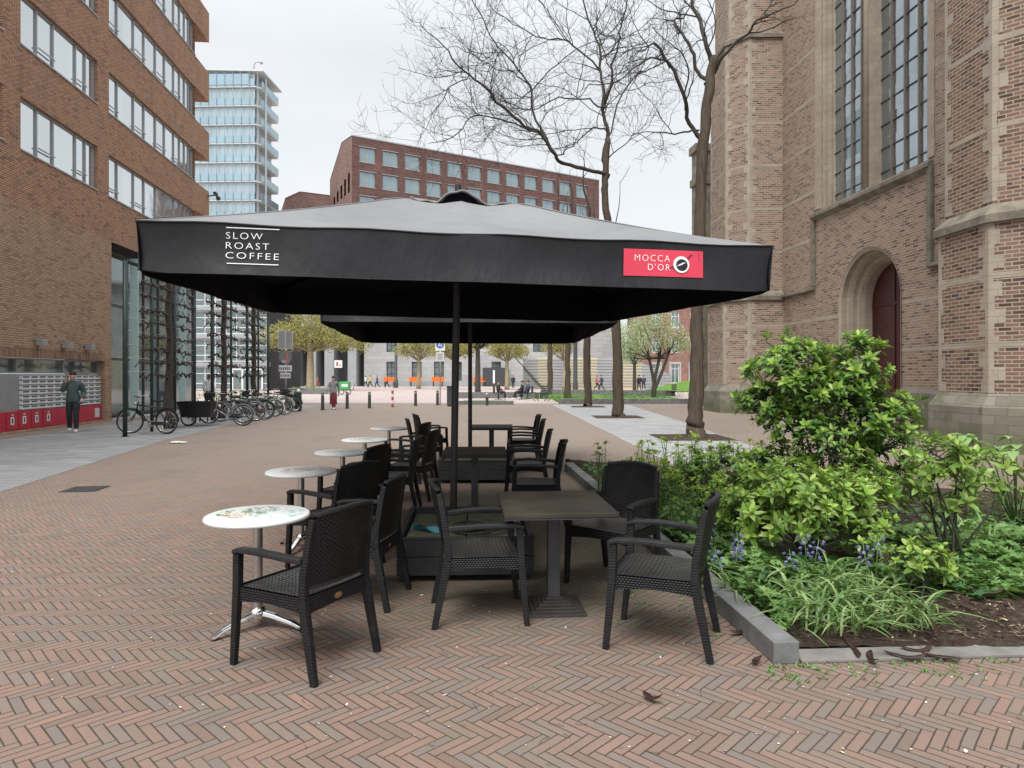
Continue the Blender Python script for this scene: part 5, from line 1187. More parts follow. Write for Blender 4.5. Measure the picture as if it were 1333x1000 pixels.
# ================================================================== TRELLIS ROW with trained trees
tx=lambda Y:-8.55-.1*Y
TP=[18.1,21.4,24.9,29.3,32.8]
tg='steel trellis frames along the slab pavement'
LB=['steel trellis frame nearest the camera with the black roadster leaning at it','second steel trellis frame, behind the cargo bike','third steel trellis frame above the row of parked bicycles','farthest steel trellis frame, by the green scooter']
for i,(a,b) in enumerate(zip(TP,TP[1:])):
    t=thing('trellis_frame',LB[i],'trellis',(tx(a),a,0),0,tg); d=V((tx(b)-tx(a),b-a,0)); z=4.72
    for q,off in ((V((0,0,0)),0),(d,.0)):
        if i<len(TP)-2 and q.length>0: continue
        mb=MB(); mb.tube([q,q+V((0,0,z))],.06,10); mb.lathe([(.1,0),(.1,.015)],c=q,n=12); mb.build('post',m_['trellis'],t)
    mb=MB(); q=V((0,0,0)); mb.tube([q+d*.5,q+d*.5+V((0,0,z-.06))],.045,8); mb.build('post',m_['trellis'],t)
    mb=MB(); mb.tube([V((0,0,z)),d+V((0,0,z))],.055,10); mb.build('top_rail',m_['trellis'],t)
    mb=MB()
    for k in range(8): mb.tube([V((0,0,1.75+k*.37)),d+V((0,0,1.75+k*.37))],.006,4)
    mb.build('wires',m_['steel'],t)
def pleached(Y,label,seed,w=1.75):
    rg=random.Random(seed); t=thing('trained_tree',label,'tree',(tx(Y),Y,0),math.atan2(1,-.1),'trained trees tied to the trellis'); tm=MB(); bm=MB()
    ps=[V((rg.uniform(-.03,.03),rg.uniform(-.03,.03),k*.47)) for k in range(11)]; tm.tube(ps,[.17,.135,.12,.115,.11,.105,.10,.10,.10,.10,.12],10)
    for k in range(9):
        z=1.6+k*.38
        for s in (-1,1):
            pts=[];rr=[]
            for j in range(16):
                u=j/15; pts.append(V((s*(.08+w*u),rg.uniform(-.05,.05),z+.10*math.sin(u*3)*(1-u)+rg.uniform(-.055,.055)))); rr.append((.030-.012*u)*(1.0 if j%3 else 1.75)*rg.uniform(.85,1.2))
            bm.tube(pts,rr,6)
            for j in range(3,16,2):
                p=pts[j]
                for q in range(1 if rg.random()<.6 else 2):
                    e=p+V((rg.uniform(-.09,.09),rg.uniform(-.12,.12),rg.uniform(.04,.16)*rg.choice((-1,1,1)))); bm.tube([p,e],[.013,.014],5); bm.ball(e,.020*rg.uniform(.7,1.3),5)
    tm.build('trunk',m_['bark_dark'],t); bm.build('trained_branches',m_['bark_dark'],t)
pleached(21.0,'knobbly trained tree on the trellis behind the black roadster, nearest the camera',1,1.9); pleached(26.2,'knobbly trained tree on the trellis behind the parked bicycles, in the middle',2); pleached(30.3,'knobbly trained tree on the trellis farthest from the camera, near the green scooter',3)

# ================================================================== BICYCLES
def bicycle(loc,rz,label,paint='bikeblack',basket=False,steer=.25,cargo=False,rack=True,lean=0,child=False):
    t=thing('bicycle' if not cargo else 'cargo_bicycle',label,'bicycle',loc,rz,None if cargo else 'bicycles parked in front of the trellis'); t.rotation_euler.x=lean
    WB=1.12 if not cargo else 1.75; r=.345; fr=r if not cargo else .26; rear=V((-.5,0,r)); front=V((WB-.5,0,fr)); bb=V((-.04,0,.29)); st=V((-.22,0,.80)); hd=V((.37,0,.88)) if not cargo else V((.30,0,.86)); hb=V((.43,0,.60)) if not cargo else V((.37,0,.55))
    P=m_[paint]
    def wheel(c,rad,rot,nm):
        M_=Matrix.Rotation(rot,3,'Z'); ax=M_@V((0,1,0)); w=MB(); w.torus(c,ax,rad-.02,.022,26,6); w=w.build('wheel',m_['rubber'],t)
        mb=MB(); mb.torus(c,ax,rad-.048,.012,26,5); mb.lathe([(.03,-.04),(.03,.04)],n=8) if False else mb.ball(c,(.035,.035,.035),8); mb.build('rim',m_['steel'],w)
        mb=MB()
        for k in range(14):
            a=k*2*math.pi/14; d=M_@V((math.cos(a),0,math.sin(a))); mb.tube([c+d*.02+ax*.025*(-1)**k,c+d*(rad-.05)],.0028,3)
        mb.build('spokes',m_['steel'],w)
        mb=MB(); mb.sweep([c+M_@V((math.cos(a),0,math.sin(a)))*(rad+.02) for a in [R(20)+i*R(16) for i in range(11)]],[(-.028,-.003),(.028,-.003),(.028,.003),(-.028,.003)],None,ax); mb.build('mudguard',P,t)
    wheel(rear,r,0,'r'); wheel(front,fr,steer,'f')
    f=MB(); T=lambda a,b,q=.018: f.tube([a,b],q,8)
    T(bb,st); T(bb,hb,.02); T(bb,V((-.5,.05,r)),.012); T(bb,V((-.5,-.05,r)),.012); T(st-V((0,0,.08)),V((-.5,.05,r)),.01); T(st-V((0,0,.08)),V((-.5,-.05,r)),.01); T(hb,hd,.022)
    if not cargo: T(st-V((-.02,0,.06)),hd-V((.0,0,.07)),.018)
    else: f.tube([hb,V((.55,0,.34)),V((1.2,0,.30))],.028,8)
    if not cargo: T(hb,front+V((0,.055,0)),.012); T(hb,front+V((0,-.055,0)),.012)
    else: T(V((1.2,0,.30)),front,.02)
    f.build('frame',P,t)
    mb=MB(); top=hd+V((-.03,0,.16)); mb.tube([hd,top],.014,8); mb.tube([top+V((-.20,.28,-.01)),top+V((-.06,.27,.03)),top+V((.04,.12,.03)),top+V((.05,0,.01)),top+V((.04,-.12,.03)),top+V((-.06,-.27,.03)),top+V((-.20,-.28,-.01))],.011,6); hbx=mb.build('handlebar',m_['steel'],t)
    for s in(-1,1):
        g=MB(); g.tube([top+V((-.23,s*.285,-.012)),top+V((-.10,s*.272,.02))],.018,8); g.build('grip',m_['rubber'],hbx)
    mb=MB(); mb.tube([st,st+V((-.02,0,.10))],.013,8); mb.sweep([st+V((-.17,0,.13)),st+V((-.08,0,.14)),st+V((.03,0,.125)),st+V((.13,0,.12))],[(math.cos(k*.785),math.sin(k*.785)) for k in range(8)],[(.07,.03),(.10,.04),(.05,.03),(.02,.02)],(0,0,1),0,True); mb.build('saddle',m_['rubber'],t)
    mb=MB(); mb.lathe([(.09,-.006),(.09,.006)],n=18); 
    for v in mb.v: v.x,v.y,v.z=v.x+bb.x,v.z+.04,v.y+bb.z
    mb.tube([bb+V((0,.06,0)),bb+V((.10,.07,-.13))],.008,5); mb.tube([bb-V((0,.06,0)),bb+V((-.10,-.07,.13))],.008,5); mb.obox(bb+V((.10,.11,-.135)),(.09,.08,.02)); mb.obox(bb+V((-.10,-.11,.135)),(.09,.08,.02)); mb.build('crank',m_['steel'],t)
    mb=MB(); mb.obox(V((-.27,.05,.30)),(.42,.012,.09)); mb.build('chain_guard',m_['rubber'],t)
    mb=MB(); mb.tube([V((-.42,.06,.3)),V((-.50,.16,0.01))],.01,6); mb.build('kickstand',m_['steel'],t)
    if rack:
        mb=MB(); z=.745; mb.tube([V((-.28,.06,z)),V((-.72,.06,z)),V((-.72,-.06,z)),V((-.28,-.06,z))],.008,5); mb.tube([V((-.6,.06,z)),V((-.5,.06,r))],.007,5); mb.tube([V((-.6,-.06,z)),V((-.5,-.06,r))],.007,5); mb.build('luggage_rack',m_['rubber'],t)
    mb=MB(); mb.ball(hd+V((.09,0,-.03)),(.05,.045,.045),10); mb.build('headlight',m_['steel'],t)
    if basket:
        mb=MB(); c=hd+V((.22,0,.06)); mb.sweep([c-V((0,0,.13)),c+V((0,0,.12))],[(-.15,-.19),(.15,-.19),(.15,.19),(-.15,.19)],[.8,1.0],(0,1,0)); mb.build('basket',m_['rubber'],t)
    if cargo:
        mb=MB(); a=[(.46,-.30),(1.36,-.27),(1.36,.27),(.46,.30)]; b=[(.40,-.34),(1.5,-.31),(1.5,.31),(.40,.34)]
        mb.add([(x,y,.30) for x,y in a]+[(x,y,.78) for x,y in b],[(3,2,1,0),(0,1,5,4),(1,2,6,5),(2,3,7,6),(3,0,4,7)]); mb.add([(x,y,.775) for x,y in b],[(0,1,2,3)]); mb.bar([V((*b[0],.79)),V((*b[1],.79)),V((*b[2],.79)),V((*b[3],.79)),V((*b[0],.79))],.03,.03); mb.build('cargo_box',m_['bikeblack'],t)
        mb=MB()
        for x in(.5,.75,1.0,1.25): mb.box(x,x+.04,-.355,-.335,.12,.78)
        mb.build('box_slats',m_['darkgrey'],t)
    return t
p=G(190,565); bicycle((p.x+.12,p.y,0),R(172),'black roadster bicycle leaning at the first trellis post, its rear wheel towards the terrace','bikeblack',False,.5)
bicycle((-8.75-.55,22.1,0),R(183),'cargo bicycle with a long black box in front, parked behind the black roadster','bikegrey',False,.0,True)
bk=[(23.3,188,'bikeblack',1,'black bicycle with a front basket, parked right behind the cargo bicycle'),(24.3,200,'bikegrey',0,'grey bicycle second behind the cargo bicycle, among the parked row'),(25.2,192,'bikeblack',0,'black bicycle third behind the cargo bicycle, among the parked row'),(26.1,205,'bikegreen',0,'mint green bicycle in the middle of the parked row'),(27.1,196,'bikewhite',1,'cream bicycle with a front basket in the parked row'),(28.3,207,'bikegrey',0,'grey bicycle between the cream bicycle and the end of the row'),(29.5,200,'bikewhite',0,'cream bicycle without a basket near the end of the parked row'),(30.7,210,'bikeblack',0,'black bicycle at the far end of the row beside the green scooter')]
for i,(Y,a,pn,bs,l) in enumerate(bk): bicycle((tx(Y)+1.35+.12*(i%3)-.25,Y,0),R(a),l,pn,bool(bs),.2-.5*(i%2),False,True,R(4 if i%2 else -3))
# scooter
p=G(382,535); t=thing('motor_scooter','dark green motor scooter parked at the end of the bicycle row under the round sign','scooter',(p.x,p.y,0),R(-48))
for x in(-.55,.62):
    w=MB(); w.torus((x,0,.22),(0,1,0),.17,.055,24,8); w=w.build('wheel',m_['rubber'],t); mb=MB(); mb.lathe([(.12,-.03),(.12,.03)],n=14)
    for v in mb.v: v.x,v.y,v.z=v.x+x,v.z,v.y+.22
    mb.build('rim',m_['steel'],w)
mb=MB(); mb.sweep([V((-.85,0,.62)),V((-.6,0,.6)),V((-.3,0,.55)),V((-.05,0,.42)),V((.15,0,.24)),V((.35,0,.24))],[(math.cos(k*.785),math.sin(k*.785)) for k in range(8)],[(.06,.05),(.17,.17),(.17,.17),(.15,.12),(.16,.05),(.15,.05)],(0,1,0),0,True); mb.build('body',m_['scooter'],t)
mb=MB(); mb.sweep([V((.36,0,.22)),V((.42,0,.5)),V((.47,0,.85)),V((.46,0,.98))],[(math.cos(k*.785),math.sin(k*.785)) for k in range(8)],[(.05,.20),(.06,.22),(.06,.19),(.07,.12)],(0,1,0),0,True); mb.build('leg_shield',m_['scooter'],t)
mb=MB(); mb.sweep([V((-.80,0,.74)),V((-.5,0,.78)),V((-.1,0,.72))],[(math.cos(k*.785),math.sin(k*.785)) for k in range(8)],[(.1,.04),(.15,.06),(.08,.04)],(0,0,1),0,True); mb.build('seat',m_['rubber'],t)
mb=MB(); mb.tube([V((.36,.36,1.02)),V((.44,.15,1.02)),V((.45,0,1.0)),V((.44,-.15,1.02)),V((.36,-.36,1.02))],.02,6); mb.build('handlebar',m_['rubber'],t)
mb=MB(); mb.ball((.55,0,.95),(.06,.09,.08),10); mb.build('headlight',m_['white'],t)
mb=MB(); mb.sweep([V((.40,0,.42)),V((.60,0,.47)),V((.82,0,.40))],[(-.07,-.01),(.07,-.01),(.07,.01),(-.07,.01)],None,(0,0,1)); mb.build('front_mudguard',m_['scooter'],t)
mb=MB(); mb.obox((-.98,0,.86),(.34,.36,.30)); mb.build('top_box',m_['rubber'],t,.04)

# ================================================================== BOLLARDS, SIGNS, BIN, LAMP
def bollard(px,py,label,kind='dark'):
    p=G(px,py); t=thing('bollard',label,'bollard',p,0,'dark bollards across the street' if kind=='dark' else None)
    if kind=='dark':
        mb=MB(); mb.lathe([(.085,0),(.075,.62),(.07,.80),(.05,.83),(0,.835)],n=14); mb.build('shaft',m_['darkgrey'],t); mb=MB(); mb.lathe([(.074,.70),(.073,.76)],n=14); mb.build('band',m_['alu'],t)
        mb=MB(); mb.lathe([(.11,0),(.11,.03)],n=14); mb.build('foot_ring',m_['iron'],t)
    else:
        mb=MB()
        for k in range(6): mb.lathe([(.062,.02+k*.17),(.062,.02+(k+1)*.17)],n=14,mi=k%2)
        mb.lathe([(.062,1.04),(.03,1.07),(0,1.075)],n=14); mb.build('striped_post',[m_['redpaint'],m_['white']],t)
        mb=MB(); mb.lathe([(.09,0),(.09,.03)],n=14); mb.build('foot_ring',m_['iron'],t)
for px,py,l in [(420,534,'dark bollard left of the woman in the grey coat'),(452,532,'dark bollard just right of the woman in the grey coat'),(481,531.5,'dark bollard left of the red and white post'),(541,528.5,'dark bollard right of the red and white post'),(569.5,527.5,'dark bollard at the foot of the blue pedestrian sign')]: bollard(px,py,l)
bollard(511,530,'red and white striped post in the middle of the bollard line','rw')
p=G(634,528); t=thing('bollard_light','short grey bollard light standing on the small lawn','bollard',p); mb=MB(); mb.lathe([(.08,0),(.08,.48)],n=14); mb.build('shaft',m_['darkgrey'],t); mb=MB(); mb.lathe([(.075,.48),(.075,.60),(.085,.601),(.085,.66),(0,.67)],n=14); mb.build('lamp_head',m_['steel'],t)
p=G(588.6,529); t=thing('litter_bin','dark rectangular litter bin beside the parasol poles','litter bin',p,R(4)); mb=MB(); mb.box(-.28,.28,-.25,.25,.04,1.05); mb.build('body',m_['darkgrey'],t,.02); mb=MB(); mb.box(-.30,.30,-.27,.27,1.05,1.10); mb.build('lid',m_['black'],t,.01); mb=MB(); mb.box(-.18,.18,-.256,-.249,.82,.97); mb.build('slot',m_['darkvoid'],t); mb=MB(); mb.box(-.22,.22,-.2,.2,0,.045); mb.build('plinth',m_['iron'],t)
# blue pedestrian zone sign
p=G(573,527.5); Ys=p.y; t=thing('street_sign','white sign with a blue disc of walking figures on a grey pole','street sign',p)
mb=MB(); mb.tube([V((0,0,0)),V((0,0,3.75))],.032,10); mb.build('pole',m_['steel'],t)
s=MB(); s.box(-.27,.27,-.06,-.04,3.05,3.72); s=s.build('sign_board',m_['white'],t,.006)
mb=MB(); nn=28; mb.add([(.22*math.cos(2*math.pi*i/nn),-.064,3.41+.22*math.sin(2*math.pi*i/nn)) for i in range(nn)],[tuple(range(nn))]); mb.build('blue_disc',m_['blue'],s)
mb=MB(); y=-.067
def sil(pts): mb.add([(x,y,3.41+z) for x,z in pts],[tuple(range(len(pts)))])
for ox,oz,k in ((-.045,.02,1),(.075,-.03,.68)):
    sil([(ox+.03*k*math.cos(i*.6283),oz+.115*k+.03*k*math.sin(i*.6283)) for i in range(10)]); sil([(ox-.04*k,oz+.075*k),(ox-.045*k,oz-.03*k),(ox+.04*k,oz-.03*k),(ox+.035*k,oz+.075*k)]); sil([(ox-.045*k,oz-.032*k),(ox-.065*k,oz-.15*k),(ox-.03*k,oz-.15*k),(ox-.002*k,oz-.032*k)]); sil([(ox+.004*k,oz-.032*k),(ox+.035*k,oz-.15*k),(ox+.065*k,oz-.15*k),(ox+.04*k,oz-.032*k)])
mb.build('walking_figures',m_['white'],s)
s=MB(); s.box(-.23,.23,-.06,-.042,2.48,2.98); s=s.build('lower_plate',m_['white2'],t,.006); mb=MB()
for k in range(4): mb.box(-.15,.15-.04*(k%2),-.0635,-.061,2.85-k*.09,2.875-k*.09)
mb.build('plate_lines',m_['darkgrey'],s)
# left sign cluster seen from behind
p=G(372,534); t=thing('street_sign','pole with grey backs of square and round signs, above the green scooter','street sign',p)
mb=MB(); mb.tube([V((0,0,0)),V((0,0,3.75))],.035,10); mb.build('pole',m_['steel'],t)
mb=MB(); mb.box(-.34,.34,-.06,-.042,2.95,3.78); b=mb.build('sign_back',m_['alu'],t,.006); mb=MB(); mb.box(-.345,.345,-.065,-.058,2.94,2.96); mb.box(-.345,.345,-.065,-.058,3.77,3.79); mb.box(-.345,-.325,-.065,-.058,2.96,3.77); mb.box(.325,.345,-.065,-.058,2.96,3.77); mb.box(-.012,.012,-.066,-.059,2.96,3.77); mb.build('rim',m_['white2'],b)
mb=MB(); mb.lathe([(.31,-.01),(.31,.01)],n=28)
for v in mb.v: v.x,v.y,v.z=v.x,v.z-.06,v.y+2.55
mb.build('round_sign_back',m_['bikegrey'],t); 
for z,h,w in ((2.0,.30,.62),(1.66,.26,.5),(2.32,.1,.3)):
    mb=MB(); mb.box(-w/2,w/2,-.075,-.06,z-h/2,z+h/2,0)
    for k in range(int(w/.09)): mb.box(-w/2+.03+k*.09,-w/2+.08+k*.09,-.078,-.0755,z-h*.25,z+h*.2,1)
    mb.build('small_plate',[m_['white2'],m_['darkgrey']],t)
mb=MB(); mb.box(.05,.14,-.09,-.02,2.2,2.75); mb.build('red_tag',m_['cl_red'],t)
# lamp post between the slim trees
Y=66; t=thing('lamp_post','thick dark blue-grey lamp post between the slim bare trees','lamp post',((749-CX)/F*Y,Y,0)); mb=MB(); mb.lathe([(.26,0),(.26,1.0),(.21,1.1),(.2,7),(.15,9.4)],n=16); mb.build('column',m_['darkgrey'],t); mb=MB(); mb.tube([V((0,0,9.3)),V((0,-1.2,9.7))],.06,8); mb.obox((0,-1.5,9.7),(.35,.8,.12)); mb.build('lamp_head',m_['alu'],t)
Y=95; t=thing('lamp_post','dark lamp post in front of the grey stone columns','lamp post',((515.5-CX)/F*Y,Y,0)); mb=MB(); mb.lathe([(.3,0),(.3,1.1),(.2,1.2),(.17,9)],n=14); mb.build('column',m_['darkgrey'],t); mb=MB(); mb.obox((0,-.6,9),(.3,1.2,.12)); mb.build('lamp_head',m_['alu'],t)

# ================================================================== FAR BUILDINGS
# dark red brick block
S_=1.22; bY=95*S_; bO=V((-22.5*S_,bY,0)); ba=math.atan2(1,1.726)
bb=thing('brick_block','dark red brick building with rows of paired windows rising behind the parasol','building',bO,ba)
Lb=43.4*S_; zt=H+(HZ-177)/F*bY
zz=lambda y:H+(HZ-y)/F*bY
hs=[]; n=12; wx=[1.1*S_+k*(Lb-2.5*S_)/12 for k in range(n)]
fl=zz(188)-zz(220)
for r in range(4):
    z1=zz(189)-r*fl; z0=z1-(zz(189)-zz(208.5))
    for x in wx: hs.append((x,x+2.35*S_,z0,z1))
mb=MB(); wall(mb,0,Lb,0,zt,hs,0,.35); mb.build('front_wall',m_['brick_mid'],bb)
proto=None
for h in hs:
    if proto is None: proto=window(bb,0,h[1]-h[0],0,h[3]-h[2],.3,[(h[1]-h[0])/2],(),.16,'glass_mid','alu','window',.26); f=proto
    else:
        f=proto.copy(); COL.objects.link(f)
        for c in proto.children: g=c.copy(); COL.objects.link(g); g.parent=f
    f.location=(h[0],0,h[2])
mb=MB()
for h in hs: mb.box(h[0]-.1,h[1]+.1,-.04,.02,h[3]+.005,h[3]+.12); mb.box(h[0]-.1,h[1]+.1,-.06,.02,h[2]-.12,h[2]-.005)
mb.box(-.05,Lb+.05,-.08,.3,zt-.02,zt+.18); mb.build('trims',m_['alu'],bb)
# left flank is a gable with slits; built in a rotated child frame
gd=11.5*S_
fl_=MB(); pk=zt+1.0*S_
gh=[(-(k*1.9+1.7)*S_ -.9*S_, -(k*1.9+1.7)*S_, zz(242)-.0, zz(222)) for k in range(5)]
g2=[]
def flank(mb,holes,top):
    pts=sorted({0.0,gd}|{q for h in holes for q in h[:2]})
    for a,b in zip(pts,pts[1:]):
        zs=[0.0]+sorted({q for h in holes for q in h[2:4]})
        for c,d in zip(zs,zs[1:]):
            if any(h[0]<(a+b)/2<h[1] and h[2]<(c+d)/2<h[3] for h in holes):
                mb.quad((.4,b,c),(.4,a,c),(.4,a,d),(.4,b,d),1); continue
            mb.quad((0,b,c),(0,a,c),(0,a,d),(0,b,d))
        mb.quad((0,b,zs[-1]),(0,a,zs[-1]),(0,a,top(a)),(0,b,top(b)))
top=lambda y: zt+.1*y if y<5*S_ else max(zt+.5*S_-(y-5*S_)*.62,zt-9)
hl=[((1.0+k*1.9)*S_,(1.9+k*1.9)*S_,zz(248),zz(222)-k*.5) for k in range(5)]+[((1.0+k*1.9)*S_,(1.9+k*1.9)*S_,zz(290),zz(262)) for k in range(5)]
mb=MB(); flank(mb,hl,top); mb.quad((Lb,0,0),(Lb,gd,0),(Lb,gd,zt-3),(Lb,0,zt)); mb.quad((Lb,gd,0),(0,gd,0),(0,gd,zt-4),(Lb,gd,zt-4)); mb.build('gable_wall',[m_['brick_mid_side'],m_['darkvoid']],bb)
mb=MB(); mb.add([(-.05,0,zt+.1),(Lb+.05,0,zt+.1),(Lb+.05,5*S_,zt+.5*S_+.1),(-.05,5*S_,zt+.5*S_+.1),(Lb+.05,gd,top(gd)+.1),(-.05,gd,top(gd)+.1)],[(0,1,2,3),(3,2,4,5)]); r_=mb.build('roof',m_['darkgrey'],bb)
mb=MB(); mb.box(6,7.6,3,5,zt,zt+2.6); mb.lathe([(.5,0),(.5,.9)],c=(9,4,zt+.3),n=12); mb.build('rooftop_plant',m_['white2'],bb); mb=MB(); mb.box(8.6,22,3.5,4.4,zt+.9,zt+1.5); 
for x in (9,13,17,21): mb.box(x,x+.2,3.8,4.0,zt,zt+.9)
mb.box(21.9,22.1,3.8,4,zt,zt+3); mb.build('rooftop_rail',m_['white2'],bb)
# low gable behind it
mb=MB(); t=thing('gabled_house','small brick gable peeping over the parasol left of the dark red block','building',at(372,490,125)-V((0,0,H)),R(25)); z=H+(HZ-248)/F*125
mb.add([(0,0,0),(14,0,0),(14,0,z-.2),(0,0,z-1.5),(2.5,0,z),(0,10,0),(0,10,z-3),(14,10,0),(14,10,z-3)],[(0,1,2,4,3),(5,0,3,6),(1,7,8,2)]); mb.build('wall',m_['brick_mid_side'],t); mb=MB(); mb.add([(-.1,-.1,z-1.4),(2.5,-.1,z+.1),(14.1,-.1,z-.1),(14.1,10,z-2.9),(2.5,10,z-2.8),(-.1,10,z-2.9)],[(0,1,4,5),(1,2,3,4)]); mb.build('roof',m_['cl_red'],t)
mb=MB(); mb.box(4,4.9,4,4.9,z-2,z+.9); mb.build('chimney',m_['brick_mid'],t)
# glass tower
tY=114; x0,x1=(251-CX)/F*tY,(341-CX)/F*tY; tzt=H+(HZ-95)/F*tY
t=thing('glass_tower','pale blue glass residential tower with open floors, behind the brick office block','tower',(x0,tY,0),R(-2)); Wt=x1-x0+.4
mb=MB(); mb.box(0,Wt-1.8,1.4,8,0,tzt-.4); mb.build('core',m_['tower_back'],t)
nf=17; fh=3.18
for k in range(nf):
    z=tzt-2.6-k*fh
    if z<1: break
    sl=MB(); sl.add([(0,-.2,z),(Wt-1.3,-.2,z),(Wt-.6,.6,z),(Wt-.6,8,z),(0,8,z)]+[(0,-.2,z+.20),(Wt-1.3,-.2,z+.20),(Wt-.6,.6,z+.20),(Wt-.6,8,z+.20),(0,8,z+.20)],[(4,3,2,1,0),(5,6,7,8,9)]+[(i,(i+1)%5,5+(i+1)%5,5+i) for i in range(5)]); sl.build('floor_slab',m_['white2'],t)
    mb=MB(); mb.box(.1,Wt-1.4,-.25,-.22,z+.22,z+1.35); mb.build('balustrade',m_['glass_tower'],t)
    mb=MB(); mb.box(Wt-.55,Wt-.5,.6,8,z+.2,z+1.35); mb.build('side_balustrade',m_['glass_tower'],t)
    mb=MB(); mb.box(.1,Wt-1.5,.2,.24,z+1.36,z+fh-.02); mb.build('glazing',m_['glass_tower2'],t)
mb=MB()
for q in range(9): mb.box(q*Wt/8.6-.03,q*Wt/8.6+.03,-.42,-.34,0,tzt)
mb.build('facade_rods',m_['alu'],t)
mb=MB(); mb.box(Wt-1.7,Wt-1.3,1,1.4,0,tzt); mb.box(Wt-.5,Wt-.3,2,2.2,0,tzt); mb.build('columns',m_['white2'],t)
mb=MB(); mb.box(-.2,Wt-2.4,-.30,-.27,tzt-2.2,tzt-.4); mb.build('top_screen',m_['glass_tower'],t)
mb=MB(); mb.add([(-.6,-.5,tzt+.35),(Wt+.1,-.5,tzt-.1),(Wt+.1,8.2,tzt-.1),(-.6,8.2,tzt+.35),(-.6,-.5,tzt+.55),(Wt+.1,-.5,tzt+.1),(Wt+.1,8.2,tzt+.1),(-.6,8.2,tzt+.55)],[(3,2,1,0),(4,5,6,7),(0,1,5,4),(1,2,6,5),(2,3,7,6),(3,0,4,7)]); mb.build('roof_slab',m_['white2'],t)
mb=MB(); mb.tube([V((9.2,3,tzt)),V((9.2,3,tzt+2.6)),V((9.6,3,tzt+3.1)),V((10.4,3,tzt+3.0))],.1,6); mb.ball((10.5,3,tzt+2.9),.28,8); mb.build('roof_mast',m_['alu'],t)
# low glass office beyond the trellis
gY=78; gx0,gx1=(225-CX)/F*gY,(349-CX)/F*gY; t=thing('glass_office','low glass office with white bands behind the trained trees','building',(gx0,gY,0)); Wg=gx1-gx0
mb=MB(); mb.box(0,Wg,.5,12,0,11.5); mb.build('core',m_['darkvoid'],t)
for z in (0.05,3.3,6.5,9.7):
    xs=[k*Wg/9 for k in range(1,9)]; window(t,0,Wg,z,z+2.7,.1,xs,[z+.75,z+1.9],.12,'glass_dark','white2','window',.10)
    mb=MB(); mb.box(-.1,Wg+.1,-.25,.49,z+2.71,z+3.19); mb.build('white_band',m_['greystone2'],t)
d=MB(); dx=Wg*.62; d.box(dx,dx+3.6,-.06,.05,0.05,2.55); d=d.build('entrance_doors',m_['white'],t); mb=MB()
for k in range(3): mb.box(dx+.18+k*1.15,dx+1.12+k*1.15,-.075,-.062,.12,2.35)
mb.build('pane',m_['glass_dark'],d)
# grey stone public building with deep piers
sY=110; sx=lambda px:(px-CX)/F*sY
t=thing('stone_library','long grey stone building with deep piers and dark windows across the plaza','building',(sx(340),sY,0)); o=sx(340)
zt2=15.5; holes=[]; wl=[]
for px0,px1 in ((503,515),(536,549),(565,578),(590,601),(640,652),(694,708),(720,732)):
    for z0,z1 in ((.9,4.0),(5.6,9.0),(10.3,13.6)):
        holes.append((sx(px0)-o,sx(px1)-o,z0,z1)); wl.append(holes[-1])
holes.append((sx(630)-o,sx(662)-o,.05,5.0)) if False else None
A=sx(474)-o; Z=sx(800)-o
mb=MB(); wall(mb,A,Z,0,zt2,holes,0,.5); mb.quad((A,0,0),(A,0,zt2),(A,9,zt2),(A,9,0)); mb.quad((Z,0,0),(Z,9,0),(Z,9,zt2),(Z,0,zt2)); mb.build('facade_wall',m_['greystone'],t)
for h in wl: window(t,h[0],h[1],h[2],h[3],.4,[(h[0]+h[1])/2],[h[2]+1.1,h[3]-.9],.1,'glass_dark','darkgrey','window',.1)
mb=MB(); mb.box(A,Z,-.06,-.003,0,.85); mb.build('base_course',m_['greystone2'],t)
for px0,px1 in ((381,392),(403,414),(425,437),(455,466)):
    mb=MB(); mb.box(sx(px0)-o,sx(px1)-o,-1.2,3.5,0,9.4); mb.build('pier',m_['greystone2'],t)
mb=MB(); mb.box(0,A-.01,3.5,9,0,15.4); mb.build('recess_wall',m_['stone_dark'],t)
mb=MB(); mb.box(-1,A-.01,-1.4,3.49,9.41,15.45); mb.build('upper_storey',m_['greystone2'],t)
for px0 in (379,437): 
    mb=MB(); mb.box(sx(px0+1)-o,sx(px0+11)-o,-1.29,-1.21,3.0,4.2,0); mb.box(sx(px0+3)-o,sx(px0+6)-o,-1.31,-1.30,3.3,3.9,1); mb.box(sx(px0+7)-o,sx(px0+9.5)-o,-1.31,-1.30,3.3,3.5,1); mb.build('white_panel',[m_['white'],m_['cl_red']],t)
mb=MB(); mb.box(-1,Z,-1.5,9,zt2+.01,zt2+.4); mb.build('roof',m_['greystone'],t)
mb=MB(); mb.box(sx(629)-o,sx(662)-o,-1.6,-.07,0,3.0); pv=mb.build('dark_kiosk',m_['darkgrey'],t); mb=MB(); mb.box(sx(642)-o,sx(644.5)-o,-1.62,-1.605,.5,2.6); mb.build('sign_strip',m_['white'],pv)
for px0,l in ((503,'orange bench in front of the grey stone facade, farthest left'),(536,'orange bench in front of the grey stone facade, second from the left'),(565,'orange bench in front of the grey stone facade, behind the blue sign'),(618,'orange bench in front of the grey stone facade, farthest right')):
    b=thing('orange_bench',l,'bench',(sx(px0)-.2,sY-1.6,0),0,'orange benches along the stone facade'); mb=MB(); mb.box(0,2.0,-.3,.3,.75,.9); mb.box(0,2.0,.22,.34,.901,1.5); mb.build('seat',m_['orange'],b); mb=MB(); mb.box(.2,.4,-.25,.25,0,.749); mb.box(1.6,1.8,-.25,.25,0,.749); mb.build('leg',m_['darkgrey'],b)
